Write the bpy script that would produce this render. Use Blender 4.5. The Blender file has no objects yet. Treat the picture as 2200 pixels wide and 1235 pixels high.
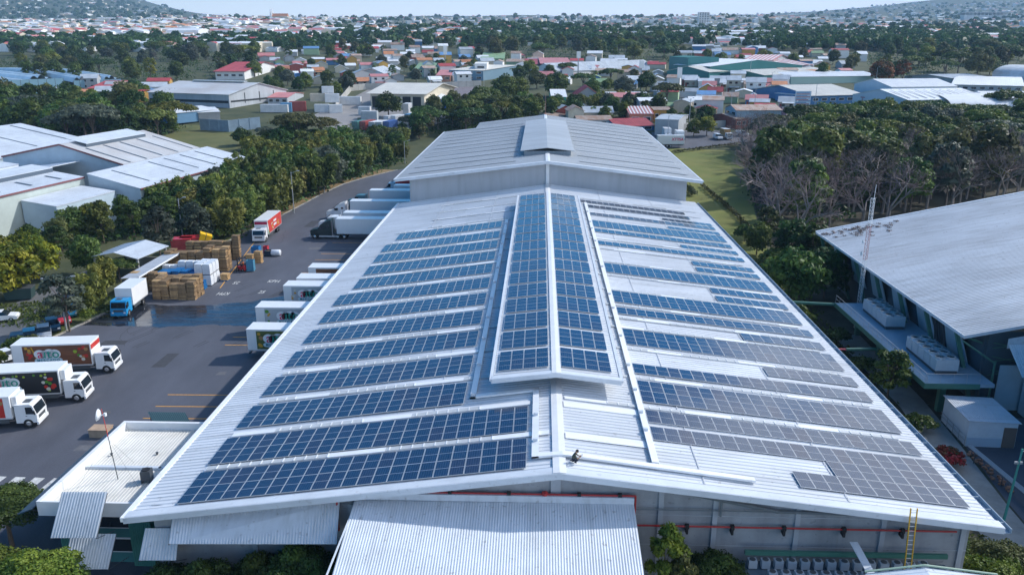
import bpy, math, random
import numpy as np
from mathutils import Vector, Matrix
PI=math.pi; R=math.radians
random.seed(7); HAZE=1.15e-4
S=bpy.context.scene; COL=S.collection
# ---------------------------------------------------------------- camera
F,TILT,YAW,CX,CZ=1725.0,0.299,0.035,-1.415,36.82   # focal length in photo pixels, metres
PWID,PHEI=2200.0,1235.0
RZ=11.0
CP=np.array([CX,0.0,CZ])
def ray(px,py):
    u=(px-PWID/2)/F; v=-(py-PHEI/2)/F
    ct,st=math.cos(TILT),math.sin(TILT); c,s=math.cos(YAW),math.sin(YAW)
    d=(u,ct+v*st,-st+v*ct)
    return np.array([d[0]*c-d[1]*s,d[0]*s+d[1]*c,d[2]])
def G(px,py,z=0.0):                      # point of the horizontal plane z seen at a photo pixel
    d=ray(px,py); p=CP+d*((z-CZ)/d[2]); return Vector(p)
def GY(px,py,Y):
    d=ray(px,py); return Vector(CP+d*(Y/d[1]))
def PR(p):
    q=np.array(p)-CP;c,s=math.cos(YAW),math.sin(YAW)
    X=q[0]*c+q[1]*s;Y=-q[0]*s+q[1]*c;Z=q[2];ct,st=math.cos(TILT),math.sin(TILT)
    d=Y*ct-Z*st;v=Y*st+Z*ct
    return (PWID/2+F*X/d,PHEI/2-F*v/d,d)
_ty=[-500,200,260,330,500,800,1200,1700,2500,4000,6000,9000]
_tz=[0,0,2.6,6.5,14,29,45,60,90,139,183,218]
def sstep(a,b,x):
    t=min(1,max(0,(x-a)/(b-a))); return t*t*(3-2*t)
def terrain(x,y):
    z=float(np.interp(y,_ty,_tz))
    if 190<y<340: z*=1-sstep(-88,-68,x)*(1-sstep(24,34,x))*(1-sstep(268,335,y))   # the yard and both warehouses stand on a level platform
    z+=sstep(700,1500,y)*(5*math.sin(x*.004+y*.0021)+4*math.sin(y*.006-x*.0027+1)+3*math.sin(x*.011+2))
    xr=x/max(y,1.)                       # hill flanks rise to both sides of the valley
    z+=sstep(-.36,-.75,xr)*sstep(2600,6500,y)*560
    z+=sstep(.16,.75,xr)*sstep(3200,8000,y)*330
    return z
def GT(px,py):                           # point of the terrain seen at a photo pixel
    d=ray(px,py); k=40.0
    while k<9000:
        p=CP+d*k
        if p[2]<=terrain(p[0],p[1]): break
        k*=1.01
    lo,hi=k/1.01,k
    for _ in range(24):
        m=(lo+hi)/2;p=CP+d*m
        if p[2]<=terrain(p[0],p[1]): hi=m
        else: lo=m
    p=CP+d*hi; return Vector((p[0],p[1],terrain(p[0],p[1])))
cam=bpy.data.cameras.new('camera'); cob=bpy.data.objects.new('camera',cam); COL.objects.link(cob)
cam.sensor_width=36; cam.lens=36*F/PWID; cam.clip_start=1; cam.clip_end=30000
cob.location=CP; cob.rotation_euler=(PI/2-TILT,0,YAW); S.camera=cob
# ---------------------------------------------------------------- materials
def lin(c): return tuple(((v/255)/12.92 if v/255<=.04045 else ((v/255+.055)/1.055)**2.4) for v in c)
MATS={}
def mat(name,col,rough=.6,metal=0.,noise=0.,scale=1.,var=0.,spec=.5,coat=0.,stretch=(1,1,1),col2=None,emit=None,bump=0.,detail=6):
    if name in MATS: return MATS[name]
    m=bpy.data.materials.new(name); m.use_nodes=True; nt=m.node_tree; b=nt.nodes['Principled BSDF']
    b.inputs['Roughness'].default_value=rough; b.inputs['Metallic'].default_value=metal
    b.inputs['Specular IOR Level'].default_value=spec; b.inputs['Coat Weight'].default_value=coat
    b.inputs['Base Color'].default_value=(*col,1)
    out=None
    if noise or col2:
        tc=nt.nodes.new('ShaderNodeTexCoord'); mp=nt.nodes.new('ShaderNodeMapping'); mp.inputs['Scale'].default_value=stretch
        nz=nt.nodes.new('ShaderNodeTexNoise'); nz.inputs['Scale'].default_value=scale; nz.inputs['Detail'].default_value=detail; nz.inputs['Roughness'].default_value=.65
        nt.links.new(tc.outputs['Object'],mp.inputs[0]); nt.links.new(mp.outputs[0],nz.inputs[0])
        mx=nt.nodes.new('ShaderNodeMix'); mx.data_type='RGBA'
        lo=col2 if col2 else tuple(c*(1-noise) for c in col)
        hi=col if col2 else tuple(min(1,c*(1+noise)) for c in col)
        mx.inputs[6].default_value=(*lo,1); mx.inputs[7].default_value=(*hi,1)
        rp=nt.nodes.new('ShaderNodeMapRange'); rp.inputs[1].default_value=.32; rp.inputs[2].default_value=.68
        nt.links.new(nz.outputs[0],rp.inputs[0]); nt.links.new(rp.outputs[0],mx.inputs[0]); out=mx.outputs[2]
        if bump:
            bp=nt.nodes.new('ShaderNodeBump'); bp.inputs['Strength'].default_value=bump; nt.links.new(nz.outputs[0],bp.inputs['Height']); nt.links.new(bp.outputs[0],b.inputs['Normal'])
    if var:
        oi=nt.nodes.new('ShaderNodeObjectInfo'); mr=nt.nodes.new('ShaderNodeMapRange'); mr.inputs[3].default_value=1-var; mr.inputs[4].default_value=1+var
        nt.links.new(oi.outputs['Random'],mr.inputs[0])
        hv=nt.nodes.new('ShaderNodeHueSaturation'); hv.inputs['Color'].default_value=(*col,1)
        nt.links.new(mr.outputs[0],hv.inputs['Value'])
        if out: nt.links.new(out,hv.inputs['Color'])
        out=hv.outputs[0]
    if out: nt.links.new(out,b.inputs['Base Color'])
    if emit: b.inputs['Emission Color'].default_value=(*col,1); b.inputs['Emission Strength'].default_value=emit
    MATS[name]=m; return m
def leafmat(name,c1,c2,trans=.3,hv=.06):
    m=bpy.data.materials.new(name); m.use_nodes=True; nt=m.node_tree; N=nt.nodes; b=N['Principled BSDF']
    b.inputs['Roughness'].default_value=.55; b.inputs['Specular IOR Level'].default_value=.25
    at=N.new('ShaderNodeAttribute'); at.attribute_name='tint'
    mx=N.new('ShaderNodeMix'); mx.data_type='RGBA'; mx.inputs[6].default_value=(*c1,1); mx.inputs[7].default_value=(*c2,1)
    nt.links.new(at.outputs['Fac'],mx.inputs[0])
    oi=N.new('ShaderNodeObjectInfo'); mr=N.new('ShaderNodeMapRange'); mr.inputs[3].default_value=.7; mr.inputs[4].default_value=1.3
    nt.links.new(oi.outputs['Random'],mr.inputs[0])
    ms=N.new('ShaderNodeMath'); ms.operation='MULTIPLY'; ms.inputs[1].default_value=7.31; fr=N.new('ShaderNodeMath'); fr.operation='FRACT'
    nt.links.new(oi.outputs['Random'],ms.inputs[0]); nt.links.new(ms.outputs[0],fr.inputs[0])
    mh=N.new('ShaderNodeMapRange'); mh.inputs[3].default_value=.5-hv/2; mh.inputs[4].default_value=.5+hv/2; nt.links.new(fr.outputs[0],mh.inputs[0])
    h=N.new('ShaderNodeHueSaturation'); nt.links.new(mx.outputs[2],h.inputs['Color']); nt.links.new(mr.outputs[0],h.inputs['Value']); nt.links.new(mh.outputs[0],h.inputs['Hue'])
    nt.links.new(h.outputs[0],b.inputs['Base Color'])
    t=N.new('ShaderNodeBsdfTranslucent'); nt.links.new(h.outputs[0],t.inputs[0])
    ad=N.new('ShaderNodeMixShader'); ad.inputs[0].default_value=trans
    nt.links.new(b.outputs[0],ad.inputs[1]); nt.links.new(t.outputs[0],ad.inputs[2]); nt.links.new(ad.outputs[0],N['Material Output'].inputs[0])
    MATS[name]=m; return m
def weather(m,streak=(.15,3,1),spots=.25,amt=.35,rustc=None):
    # patches, run-off streaks and specks worn into an existing material
    nt=m.node_tree; b=nt.nodes['Principled BSDF']; lk=b.inputs['Base Color'].links; src=lk[0].from_socket if lk else None
    tc=nt.nodes.new('ShaderNodeTexCoord'); mp=nt.nodes.new('ShaderNodeMapping'); mp.inputs['Scale'].default_value=streak; nt.links.new(tc.outputs['Object'],mp.inputs[0])
    def noise(vec,sc,a,bb,det=5):
        n=nt.nodes.new('ShaderNodeTexNoise'); n.inputs['Scale'].default_value=sc; n.inputs['Detail'].default_value=det; nt.links.new(vec,n.inputs[0]); r=nt.nodes.new('ShaderNodeMapRange'); r.inputs[1].default_value=a; r.inputs[2].default_value=bb; nt.links.new(n.outputs[0],r.inputs[0]); return r.outputs[0]
    def mixn(fac,k,col,prev):
        f=nt.nodes.new('ShaderNodeMath'); f.operation='MULTIPLY'; f.inputs[1].default_value=k; nt.links.new(fac,f.inputs[0]); x=nt.nodes.new('ShaderNodeMix'); x.data_type='RGBA'; x.blend_type='MULTIPLY'; nt.links.new(f.outputs[0],x.inputs[0]); nt.links.new(prev,x.inputs[6]); x.inputs[7].default_value=(*col,1); return x.outputs[2]
    if src is None:
        rgb=nt.nodes.new('ShaderNodeRGB'); rgb.outputs[0].default_value=b.inputs['Base Color'].default_value; src=rgb.outputs[0]
    o=mixn(noise(mp.outputs[0],1.0,.48,.72),amt,(.62,.62,.60),src); o=mixn(noise(tc.outputs['Object'],.09,.45,.7),amt,(.72,.73,.74),o); o=mixn(noise(tc.outputs['Object'],2.6,.66,.72,2),spots,(.45,.42,.40),o)
    if rustc: o=mixn(noise(mp.outputs[0],.55,.64,.76),.5,rustc,o)
    nt.links.new(o,b.inputs['Base Color']); return m
# ---------------------------------------------------------------- mesh helpers
class MB:
    def __init__(s): s.v=[];s.f=[];s.m=[]
    def add(s,vs,fs,m=0):
        o=len(s.v); s.v+= [tuple(x) for x in vs]; s.f+=[tuple(i+o for i in f) for f in fs]; s.m+=[m]*len(fs); return s
    def box(s,x0,x1,y0,y1,z0,z1,m=0,top=None,M=None):
        vs=[(x0,y0,z0),(x1,y0,z0),(x1,y1,z0),(x0,y1,z0),(x0,y0,z1),(x1,y0,z1),(x1,y1,z1),(x0,y1,z1)]
        if M is not None: vs=[M@Vector(v) for v in vs]
        s.add(vs,[(0,3,2,1),(0,1,5,4),(1,2,6,5),(2,3,7,6),(3,0,4,7)],m); o=len(s.v)-8
        s.f.append((o+4,o+5,o+6,o+7)); s.m.append(m if top is None else top); return s
    def poly(s,pts,m=0): return s.add(pts,[tuple(range(len(pts)))],m)
    def slab(s,pts,d,m=0,side=None):     # planar polygon extruded by vector d
        n=len(pts); d=Vector(d); a=[Vector(p) for p in pts]
        s.add(a+[p+d for p in a],[tuple(range(n-1,-1,-1)),tuple(range(n,2*n))],m)
        o=len(s.v)-2*n
        for i in range(n):
            j=(i+1)%n; s.f.append((o+i,o+j,o+n+j,o+n+i)); s.m.append(m if side is None else side)
        return s
    def tube(s,p,q,r,r2=None,n=6,m=0,cap=True):
        p=Vector(p);q=Vector(q);r2=r if r2 is None else r2; d=(q-p)
        if d.length<1e-6: return s
        d.normalize(); a=d.orthogonal().normalized(); b=d.cross(a)
        vs=[];fs=[]
        for k in range(n):
            t=2*PI*k/n; o=a*math.cos(t)+b*math.sin(t); vs+=[p+o*r,q+o*r2]
        for k in range(n):
            j=(k+1)%n; fs.append((2*k,2*j,2*j+1,2*k+1))
        if cap: fs+=[tuple(2*k for k in range(n-1,-1,-1)),tuple(2*k+1 for k in range(n))]
        return s.add(vs,fs,m)
    def path(s,pts,r,n=6,m=0):
        for a,b in zip(pts,pts[1:]): s.tube(a,b,r,None,n,m)
        return s
    def lathe(s,prof,n=16,m=0,c=(0,0,0),M=None):   # prof: (r,z)
        vs=[];fs=[];k=len(prof)
        for i in range(n):
            t=2*PI*i/n
            for r,z in prof:
                v=Vector((c[0]+r*math.cos(t),c[1]+r*math.sin(t),c[2]+z)); vs.append(M@v if M is not None else v)
        for i in range(n):
            j=(i+1)%n
            for a in range(k-1): fs.append((i*k+a,j*k+a,j*k+a+1,i*k+a+1))
        return s.add(vs,fs,m)
    def corr(s,a,b,c,d,pitch=.45,h=.05,m=0,duty=.3,th=0,wave=False):
        # sheet a-b (ribs repeat along a->b) and d-c; ribs run a->d, b->c
        a,b,c,d=map(Vector,(a,b,c,d)); n=max(1,round((b-a).length/pitch)); up=(b-a).cross(d-a).normalized()
        if up.z<0: up=-up
        ts=[];hs=[]
        for i in range(n):
            if wave: prof=[(0,0),(.25,1),(.5,1),(.75,0)]
            else: prof=[(0,0),(1-duty,0),(1-duty+.12,1),(1-.1,1)]
            for u,w in prof: ts.append((i+u)/n); hs.append(w*h)
        ts.append(1.);hs.append(0.)
        vs=[];fs=[]
        for t,w in zip(ts,hs): vs+=[a.lerp(b,t)+up*w,d.lerp(c,t)+up*w]
        for i in range(len(ts)-1): fs.append((2*i,2*i+2,2*i+3,2*i+1))
        s.add(vs,fs,m)
        if th:
            q=[a,b,c,d]; lo=[x-up*th for x in q]
            s.add(lo,[(3,2,1,0)],m)
            for i in range(4):
                j=(i+1)%4; s.add([lo[i],lo[j],q[j],q[i]],[(0,1,2,3)],m)
        return s
    def mesh(s,name,mats,smooth=False):
        me=bpy.data.meshes.new(name); me.from_pydata(s.v,[],s.f)
        for x in mats: me.materials.append(x)
        me.polygons.foreach_set('material_index',s.m)
        if smooth: me.polygons.foreach_set('use_smooth',[True]*len(s.f))
        me.update(); return me
    def build(s,name,mats,parent=None,loc=(0,0,0),rz=0,smooth=False):
        if not isinstance(mats,(list,tuple)): mats=[mats]
        return link(name,s.mesh(name,mats,smooth),parent,loc,rz)
def link(name,me,parent=None,loc=(0,0,0),rz=0,sc=None):
    o=bpy.data.objects.new(name,me); COL.objects.link(o); o.location=loc
    if rz: o.rotation_euler=(0,0,rz)
    if sc: o.scale=sc
    if parent: o.parent=parent
    return o
def tag(o,label=None,cat=None,group=None,kind=None):
    if label: o['label']=label
    if cat: o['category']=cat
    if group: o['group']=group
    if kind: o['kind']=kind
    return o
def thing(name,label,cat,loc=(0,0,0),rz=0,group=None):
    o=bpy.data.objects.new(name,None); COL.objects.link(o); o.location=loc; o.rotation_euler=(0,0,rz)
    o.empty_display_size=.5
    return tag(o,label,cat,group)
KIDS={}
def kids(o):
    return [c for c in ALL() if c.parent==o]
def ALL(): return list(COL.objects)
def copy_tree(src,children,loc,rz,label,group=None):
    r=src.copy(); COL.objects.link(r); r.location=loc; r.rotation_euler=(0,0,rz)
    if label: r['label']=label
    if group: r['group']=group
    def rec(lst,par):
        for o,sub in lst:
            c=o.copy(); COL.objects.link(c); c.parent=par; rec(sub,c)
    rec(children,r); return r
def tree_of(root):
    ch={}
    for o in COL.objects:
        if o.parent: ch.setdefault(o.parent.name,[]).append(o)
    def rec(o): return [(c,rec(c)) for c in ch.get(o.name,[])]
    return rec(root)
def text_mesh(s,size,mt,name='lettering',ext=.01,bold=0.,sp=1.):
    cu=bpy.data.curves.new('t','FONT'); cu.body=s; cu.size=size; cu.align_x='CENTER'; cu.align_y='CENTER'; cu.extrude=ext; cu.offset=bold; cu.space_character=sp; cu.resolution_u=3
    ob=bpy.data.objects.new('t',cu); COL.objects.link(ob); dg=bpy.context.evaluated_depsgraph_get()
    me=bpy.data.meshes.new_from_object(ob.evaluated_get(dg)); bpy.data.objects.remove(ob); me.materials.clear(); me.materials.append(mt); me.name=name
    return me
ORD=['nearest','second nearest','third nearest','fourth nearest','fifth nearest','sixth nearest','seventh nearest','eighth nearest','ninth nearest','tenth nearest','eleventh nearest','twelfth nearest','thirteenth nearest','fourteenth nearest','fifteenth nearest','sixteenth nearest']
NTH=['first','second','third','fourth','fifth','sixth','seventh','eighth','ninth','tenth','eleventh','twelfth','thirteenth','fourteenth','fifteenth','sixteenth','seventeenth','eighteenth','nineteenth','twentieth']
# ---------------------------------------------------------------- palette
white=mat('painted_white',(.74,.75,.76),.4,noise=.06,scale=.6)
whitev=mat('van_white',(.78,.79,.80),.28,noise=.03,scale=.8,coat=.3)
roofw=mat('pale_metal_roof',(.66,.69,.73),.38,noise=.09,scale=.35,stretch=(.25,1,1))
roofg=mat('grey_metal_roof',(.40,.43,.46),.5,noise=.10,scale=.22,stretch=(.2,1,1))
roofo=mat('weathered_metal_roof',(.62,.66,.71),.5,noise=.22,scale=.16,stretch=(.35,1.2,1),col2=(.47,.49,.52))
roofs=mat('galvanised_sheet',(.60,.65,.71),.42,noise=.08,scale=.5)
trim=mat('pale_trim',(.60,.65,.71),.5,noise=.05,scale=.7)
conc=mat('pale_concrete',(.33,.35,.38),.8,noise=.16,scale=.5,bump=.05)
conc2=mat('dark_concrete',(.27,.28,.28),.85,noise=.2,scale=.7)
clad=mat('grey_cladding',(.43,.46,.50),.6,noise=.08,scale=.3,stretch=(1,1,.1))
steel=mat('dark_steel',(.07,.08,.09),.5); black=mat('black_rubber',(.015,.015,.017),.7)
alu=mat('aluminium',(.62,.64,.66),.35,metal=.6); chrome=mat('polished_wheel',(.7,.7,.72),.25,metal=.8)
glassd=mat('dark_glass',(.015,.022,.03),.08,spec=.8)
skylt=mat('skylight_sheet',(.50,.52,.53),.35,noise=.1,scale=1.2); whites=mat('bright_sheet',(.80,.82,.84),.35,noise=.03,scale=.8)
redp=mat('fire_pipe_red',(.42,.03,.03),.45); green_st=mat('green_steel',(.05,.17,.13),.5,noise=.1,scale=1); teal=mat('teal_paint',(.04,.16,.17),.5,noise=.12,scale=.8)
yell=mat('yellow_paint',(.75,.42,.03),.5); orange=mat('orange_line',(.62,.30,.05),.7,noise=.25,scale=3)
wood=mat('pallet_wood',(.36,.24,.13),.85,noise=.3,scale=2.2,var=.22,col2=(.20,.13,.07)); woodl=mat('fresh_pallet_wood',(.50,.33,.16),.8,noise=.2,scale=2,var=.15)
blued=mat('plastic_blue',(.02,.17,.42),.45,noise=.1,scale=1); cyan=mat('cab_blue',(.02,.28,.58),.3,coat=.3); redv=mat('vehicle_red',(.50,.03,.04),.35,coat=.3)
navy=mat('vehicle_navy',(.012,.035,.07),.3,coat=.3); silver=mat('vehicle_silver',(.45,.47,.5),.35,metal=.3); tealcar=mat('vehicle_teal',(.03,.25,.40),.3,coat=.3)
lampg=mat('galvanised_pole',(.40,.42,.44),.5,metal=.3); bark=mat('bark',(.13,.10,.08),.9,noise=.3,scale=2); barkp=mat('pale_bark',(.24,.20,.18),.9,noise=.25,scale=2)
leafd=leafmat('leaf_dark',(.022,.050,.014),(.085,.14,.028)); leafm=leafmat('leaf_mid',(.035,.075,.016),(.15,.20,.04)); leafo=leafmat('leaf_olive',(.052,.066,.020),(.15,.15,.048))
leafy=leafmat('leaf_yellow_green',(.075,.115,.014),(.20,.22,.03)); leafb=leafmat('leaf_bamboo',(.055,.085,.015),(.27,.275,.055)); leafg=leafmat('leaf_grey',(.05,.07,.05),(.11,.13,.09))
leaff=leafmat('leaf_flame',(.05,.07,.02),(.34,.09,.03)); leafyf=leafmat('leaf_yellow_flower',(.075,.115,.014),(.30,.29,.02),hv=.02); twig=leafmat('dry_twig',(.14,.105,.10),(.31,.235,.225),0.05); leafp=leafmat('leaf_purple_flower',(.10,.075,.10),(.27,.19,.30)); leafr=leafmat('leaf_red_flower',(.04,.07,.02),(.42,.03,.05),hv=.02)
weather(roofw,(.12,2.2,1),.4,.5); weather(roofg,(.1,1.2,1),.3,.3); weather(roofo,(.10,1.6,1),.5,.55,(.75,.66,.60)); weather(roofs,(2.4,.15,1),.5,.4); weather(clad,(1,1,.1),.2,.3); weather(conc,(1.2,1,.12),.4,.5,(.75,.55,.38)); weather(trim,(.4,1,1),.25,.3); weather(whites,(.3,1,1),.2,.2)
# ---------------------------------------------------------------- world and sun
EL,AZ=R(39),R(28)
SUNV=Vector((math.cos(EL)*math.cos(AZ),math.cos(EL)*math.sin(AZ),math.sin(EL)))
W=bpy.data.worlds.new('World'); S.world=W; W.use_nodes=True; nt=W.node_tree; N=nt.nodes; L=nt.links
bg=N['Background']; sky=N.new('ShaderNodeTexSky'); sky.sky_type='NISHITA'; sky.sun_disc=False; sky.sun_elevation=EL; sky.sun_rotation=math.atan2(SUNV.x,SUNV.y); sky.altitude=1100; sky.air_density=1.0; sky.dust_density=.6; sky.ozone_density=1.0
tc=N.new('ShaderNodeTexCoord'); sx=N.new('ShaderNodeSeparateXYZ'); L.new(tc.outputs['Generated'],sx.inputs[0])
mp=N.new('ShaderNodeMapping'); mp.inputs['Scale'].default_value=(1.6,1.6,4.2); L.new(tc.outputs['Generated'],mp.inputs[0])
nz=N.new('ShaderNodeTexNoise'); nz.inputs['Scale'].default_value=1.9; nz.inputs['Detail'].default_value=7; nz.inputs['Roughness'].default_value=.55; L.new(mp.outputs[0],nz.inputs[0])
def mth(op,a,b=None,c=None):
    m=N.new('ShaderNodeMath'); m.operation=op
    for i,x in enumerate((a,b,c)):
        if x is None: continue
        if isinstance(x,(int,float)): m.inputs[i].default_value=x
        else: L.new(x,m.inputs[i])
    return m.outputs[0]
def mrange(x,a,b,c=0.,d=1.):
    m=N.new('ShaderNodeMapRange'); m.interpolation_type='SMOOTHSTEP'; L.new(x,m.inputs[0])
    for i,v in enumerate((a,b,c,d)): m.inputs[i+1].default_value=v
    return m.outputs[0]
bias=mth('ADD',mth('MULTIPLY',sx.outputs['X'],.56),mth('MULTIPLY',mrange(sx.outputs['Z'],.02,.20,1.,0.),.20))   # more cloud towards the sun and near the horizon
cl=mrange(mth('ADD',nz.outputs[0],bias),.60,.80)
low=mrange(sx.outputs['Z'],.02,.12,1.,0.)                                                                         # white bank low over the valley
cm=mth('MAXIMUM',cl,mth('MULTIPLY',low,.95))
mix=N.new('ShaderNodeMix'); mix.data_type='RGBA'; L.new(mth('MULTIPLY',cm,.92),mix.inputs[0]); hs=N.new('ShaderNodeHueSaturation'); hs.inputs['Saturation'].default_value=1.8; hs.inputs['Value'].default_value=1.0; L.new(sky.outputs[0],hs.inputs['Color']); L.new(hs.outputs[0],mix.inputs[6]); mix.inputs[7].default_value=(10.,10.6,11.6,1)
L.new(mix.outputs[2],bg.inputs[0]); bg.inputs[1].default_value=.15
sl=bpy.data.lights.new('sun','SUN'); sl.energy=4.2; sl.angle=R(1.2); sl.color=(1,.965,.92); so=bpy.data.objects.new('sun',sl); COL.objects.link(so)
so.rotation_euler=(-SUNV).to_track_quat('-Z','Y').to_euler(); so.location=(200,100,300)
S.view_settings.view_transform='Standard'; S.view_settings.look='None'; S.view_settings.exposure=0.1; S.view_settings.gamma=1
S.cycles.max_bounces=6; S.cycles.diffuse_bounces=3; S.cycles.glossy_bounces=3; S.cycles.transmission_bounces=4; S.cycles.volume_bounces=0; S.cycles.transparent_max_bounces=6; S.cycles.use_denoising=True; S.cycles.volume_max_steps=64
# ---------------------------------------------------------------- terrain and ground sheets
def terr():
    ys=sorted(set([-80,-40,0]+list(range(40,240,20))+list(range(240,560,15))+[int(560*1.045**k) for k in range(66)]))
    nx=90; vs=[];fs=[]
    for y in ys:
        half=220+1.15*max(y,0)
        for i in range(nx+1):
            x=(i/nx*2-1)*half; vs.append((x,y,terrain(x,y)-.02))
    for j in range(len(ys)-1):
        for i in range(nx):
            a=j*(nx+1)+i; fs.append((a,a+1,a+nx+2,a+nx+1))
    mb=MB().add(vs,fs); return mb
soil=mat('scrub_ground',(.085,.088,.035),.95,noise=.4,scale=.09,col2=(.030,.045,.014),bump=.1)
tag(terr().build('terrain',soil,smooth=True),kind='structure')
def sheet(name,pts,m,z,kind='structure'):
    return tag(MB().poly([(p[0],p[1],z) for p in pts],0).build(name,m),kind=kind)
def asphalt_mat():
    m=mat('asphalt',(.082,.086,.106),.75,noise=.22,scale=.11,stretch=(1.4,.5,1)); nt=m.node_tree; b=nt.nodes['Principled BSDF']
    n2=nt.nodes.new('ShaderNodeTexNoise'); n2.inputs['Scale'].default_value=9; n2.inputs['Detail'].default_value=3; tcn=nt.nodes.new('ShaderNodeTexCoord'); nt.links.new(tcn.outputs['Object'],n2.inputs[0])
    src=b.inputs['Base Color'].links[0].from_socket; mx=nt.nodes.new('ShaderNodeMix'); mx.data_type='RGBA'; mx.blend_type='OVERLAY'; mx.inputs[0].default_value=.35
    nt.links.new(src,mx.inputs[6]); nt.links.new(n2.outputs[0],mx.inputs[7]); nt.links.new(mx.outputs[2],b.inputs['Base Color']); return m
asph=asphalt_mat(); asph2=mat('worn_asphalt',(.115,.118,.125),.85,noise=.2,scale=.2)
KERB=[(-73,40),(-70,62),(-67,80),(-63.7,97),(-62.2,106),(-61.5,125),(-60.6,151),(-58.2,168),(-57,180),(-55.6,198),(-53.7,211),(-50,222),(-43.5,236),(-36,252),(-28,264)]
sheet('yard_asphalt',KERB+[(-15,268),(-15,250),(-24,228),(-24,40)],asph,.0)
# kerb stones along the yard
kb=MB()
for (a,b) in zip(KERB[:-3],KERB[1:-2]):
    d=Vector((b[0]-a[0],b[1]-a[1],0)); n=max(1,int(d.length/1.0)); d.normalize(); nn=Vector((-d.y,d.x,0))
    for k in range(n):
        p=Vector((a[0],a[1],0))+d*(k*((Vector(b)-Vector(a)).length/n)); q=p+d*.96
        kb.slab([p,q,q+nn*.3,p+nn*.3],(0,0,.14+.01*random.random()),0 if random.random()<.7 else 1)
tag(kb.build('kerb',[mat('kerb_stone',(.34,.31,.26),.9,noise=.3,scale=1.2),conc2]),kind='structure')
verge=mat('verge_grass',(.10,.12,.03),.95,noise=.35,scale=.5,col2=(.06,.085,.02)); dry=mat('dry_bank',(.27,.17,.085),.95,noise=.3,scale=.3,col2=(.17,.13,.05)); lawn=mat('lawn',(.18,.175,.04),.95,noise=.35,scale=.12,col2=(.12,.15,.025))
vb=[(x-.3,y) for x,y in KERB[:8]]; sheet('grass_verge',vb+[(x-3.2,y) for x,y in reversed(vb)],verge,.03)
vb=[(x-.3,y) for x,y in KERB[6:13]]; sheet('dry_bank',vb+[(x-6.5,y+1) for x,y in reversed(vb)],dry,.028)
q=[G(*p) for p in [(-40,840),(60,760),(120,700),(175,645),(222,592),(205,577),(120,600),(55,640),(-40,690)]]; sheet('car_park_asphalt',[(p.x,p.y) for p in q],asph2,.012)
LAWN=([(29.5,115),(29.5,252),(31,268),(62,262),(56,225),(49,190),(42,155),(37,120)])
def flat_drape(name,P,m,dz):
    c=Vector((sum(p[0] for p in P)/len(P),sum(p[1] for p in P)/len(P))); vs=[];fs=[];K_=10
    Q=[]
    for a,b in zip(P,P[1:]+P[:1]):
        for k in range(6): Q.append((a[0]+(b[0]-a[0])*k/6,a[1]+(b[1]-a[1])*k/6))
    n=len(Q)
    for r in range(K_+1):
        for q in Q: x=c.x+(q[0]-c.x)*r/K_; y=c.y+(q[1]-c.y)*r/K_; vs.append((x,y,terrain(x,y)+dz))
    for r in range(K_):
        for i in range(n): j=(i+1)%n; fs.append((r*n+i,r*n+j,(r+1)*n+j,(r+1)*n+i))
    return tag(MB().add(vs,fs).build(name,m),kind='structure')
flat_drape('lawn',LAWN,lawn,.03)
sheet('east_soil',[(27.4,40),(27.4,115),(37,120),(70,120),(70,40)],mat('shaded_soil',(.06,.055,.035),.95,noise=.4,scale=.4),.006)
q=[GT(*p) for p in [(1440,322),(1600,302),(1640,290),(1500,284),(1400,300)]]
def drape(name,pts,m,dz,kind='structure',n=14):  # polygon draped on the terrain as a fine fan grid between first and last halves
    h=len(pts)//2; A=pts[:h+1]; B=list(reversed(pts[h:]))
    def at(P,t):
        t*=len(P)-1; i=min(int(t),len(P)-2); return P[i].lerp(P[i+1],t-i)
    vs=[];fs=[]
    for i in range(n+1):
        a=at(A,i/n);b=at(B,i/n)
        for j in range(n+1):
            p=a.lerp(b,j/n); vs.append((p.x,p.y,terrain(p.x,p.y)+dz))
    for i in range(n):
        for j in range(n):
            k=i*(n+1)+j; fs.append((k,k+1,k+n+2,k+n+1))
    return tag(MB().add(vs,fs).build(name,m),kind=kind)
V=lambda *ps:[GT(*p) for p in ps]
drape('truck_park_asphalt',V((1400,318),(1445,324),(1600,306),(1660,296),(1560,282),(1470,278),(1400,285)),asph,.03)
lotm=mat('pale_concrete_lot',(.25,.24,.235),.9,noise=.14,scale=.06)
drape('container_yard_ground',V((640,262),(730,282),(800,300),(960,262),(1010,232),(935,190),(800,188),(735,222)),lotm,.05)
drape('empty_lot',V((918,206),(1030,212),(1034,188),(924,186)),mat('violet_asphalt',(.17,.15,.165),.9,noise=.1,scale=.05),.09)
drape('pasture',V((275,285),(330,312),(420,330),(530,318),(532,285),(440,270),(330,266)),mat('pasture_grass',(.14,.135,.045),.95,noise=.35,scale=.08,col2=(.075,.095,.025)),.06)
floor_=mat('shade_dark_forest_floor',(.055,.042,.024),.95,noise=.4,scale=.3,col2=(.028,.030,.014)); drape('shade_dark_forest_floor',V((1600,330),(1640,520),(1700,560),(1760,520),(1900,490),(2230,425),(2230,262),(1720,285),(1640,300)),floor_,.05,n=24); drape('shade_dark_forest_floor',V((330,500),(520,500),(600,452),(690,405),(850,352),(872,310),(640,318),(540,360),(440,460)),floor_,.045,n=24)  # dry leaf floor, darkened so its colour also carries the canopy shade
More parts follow.
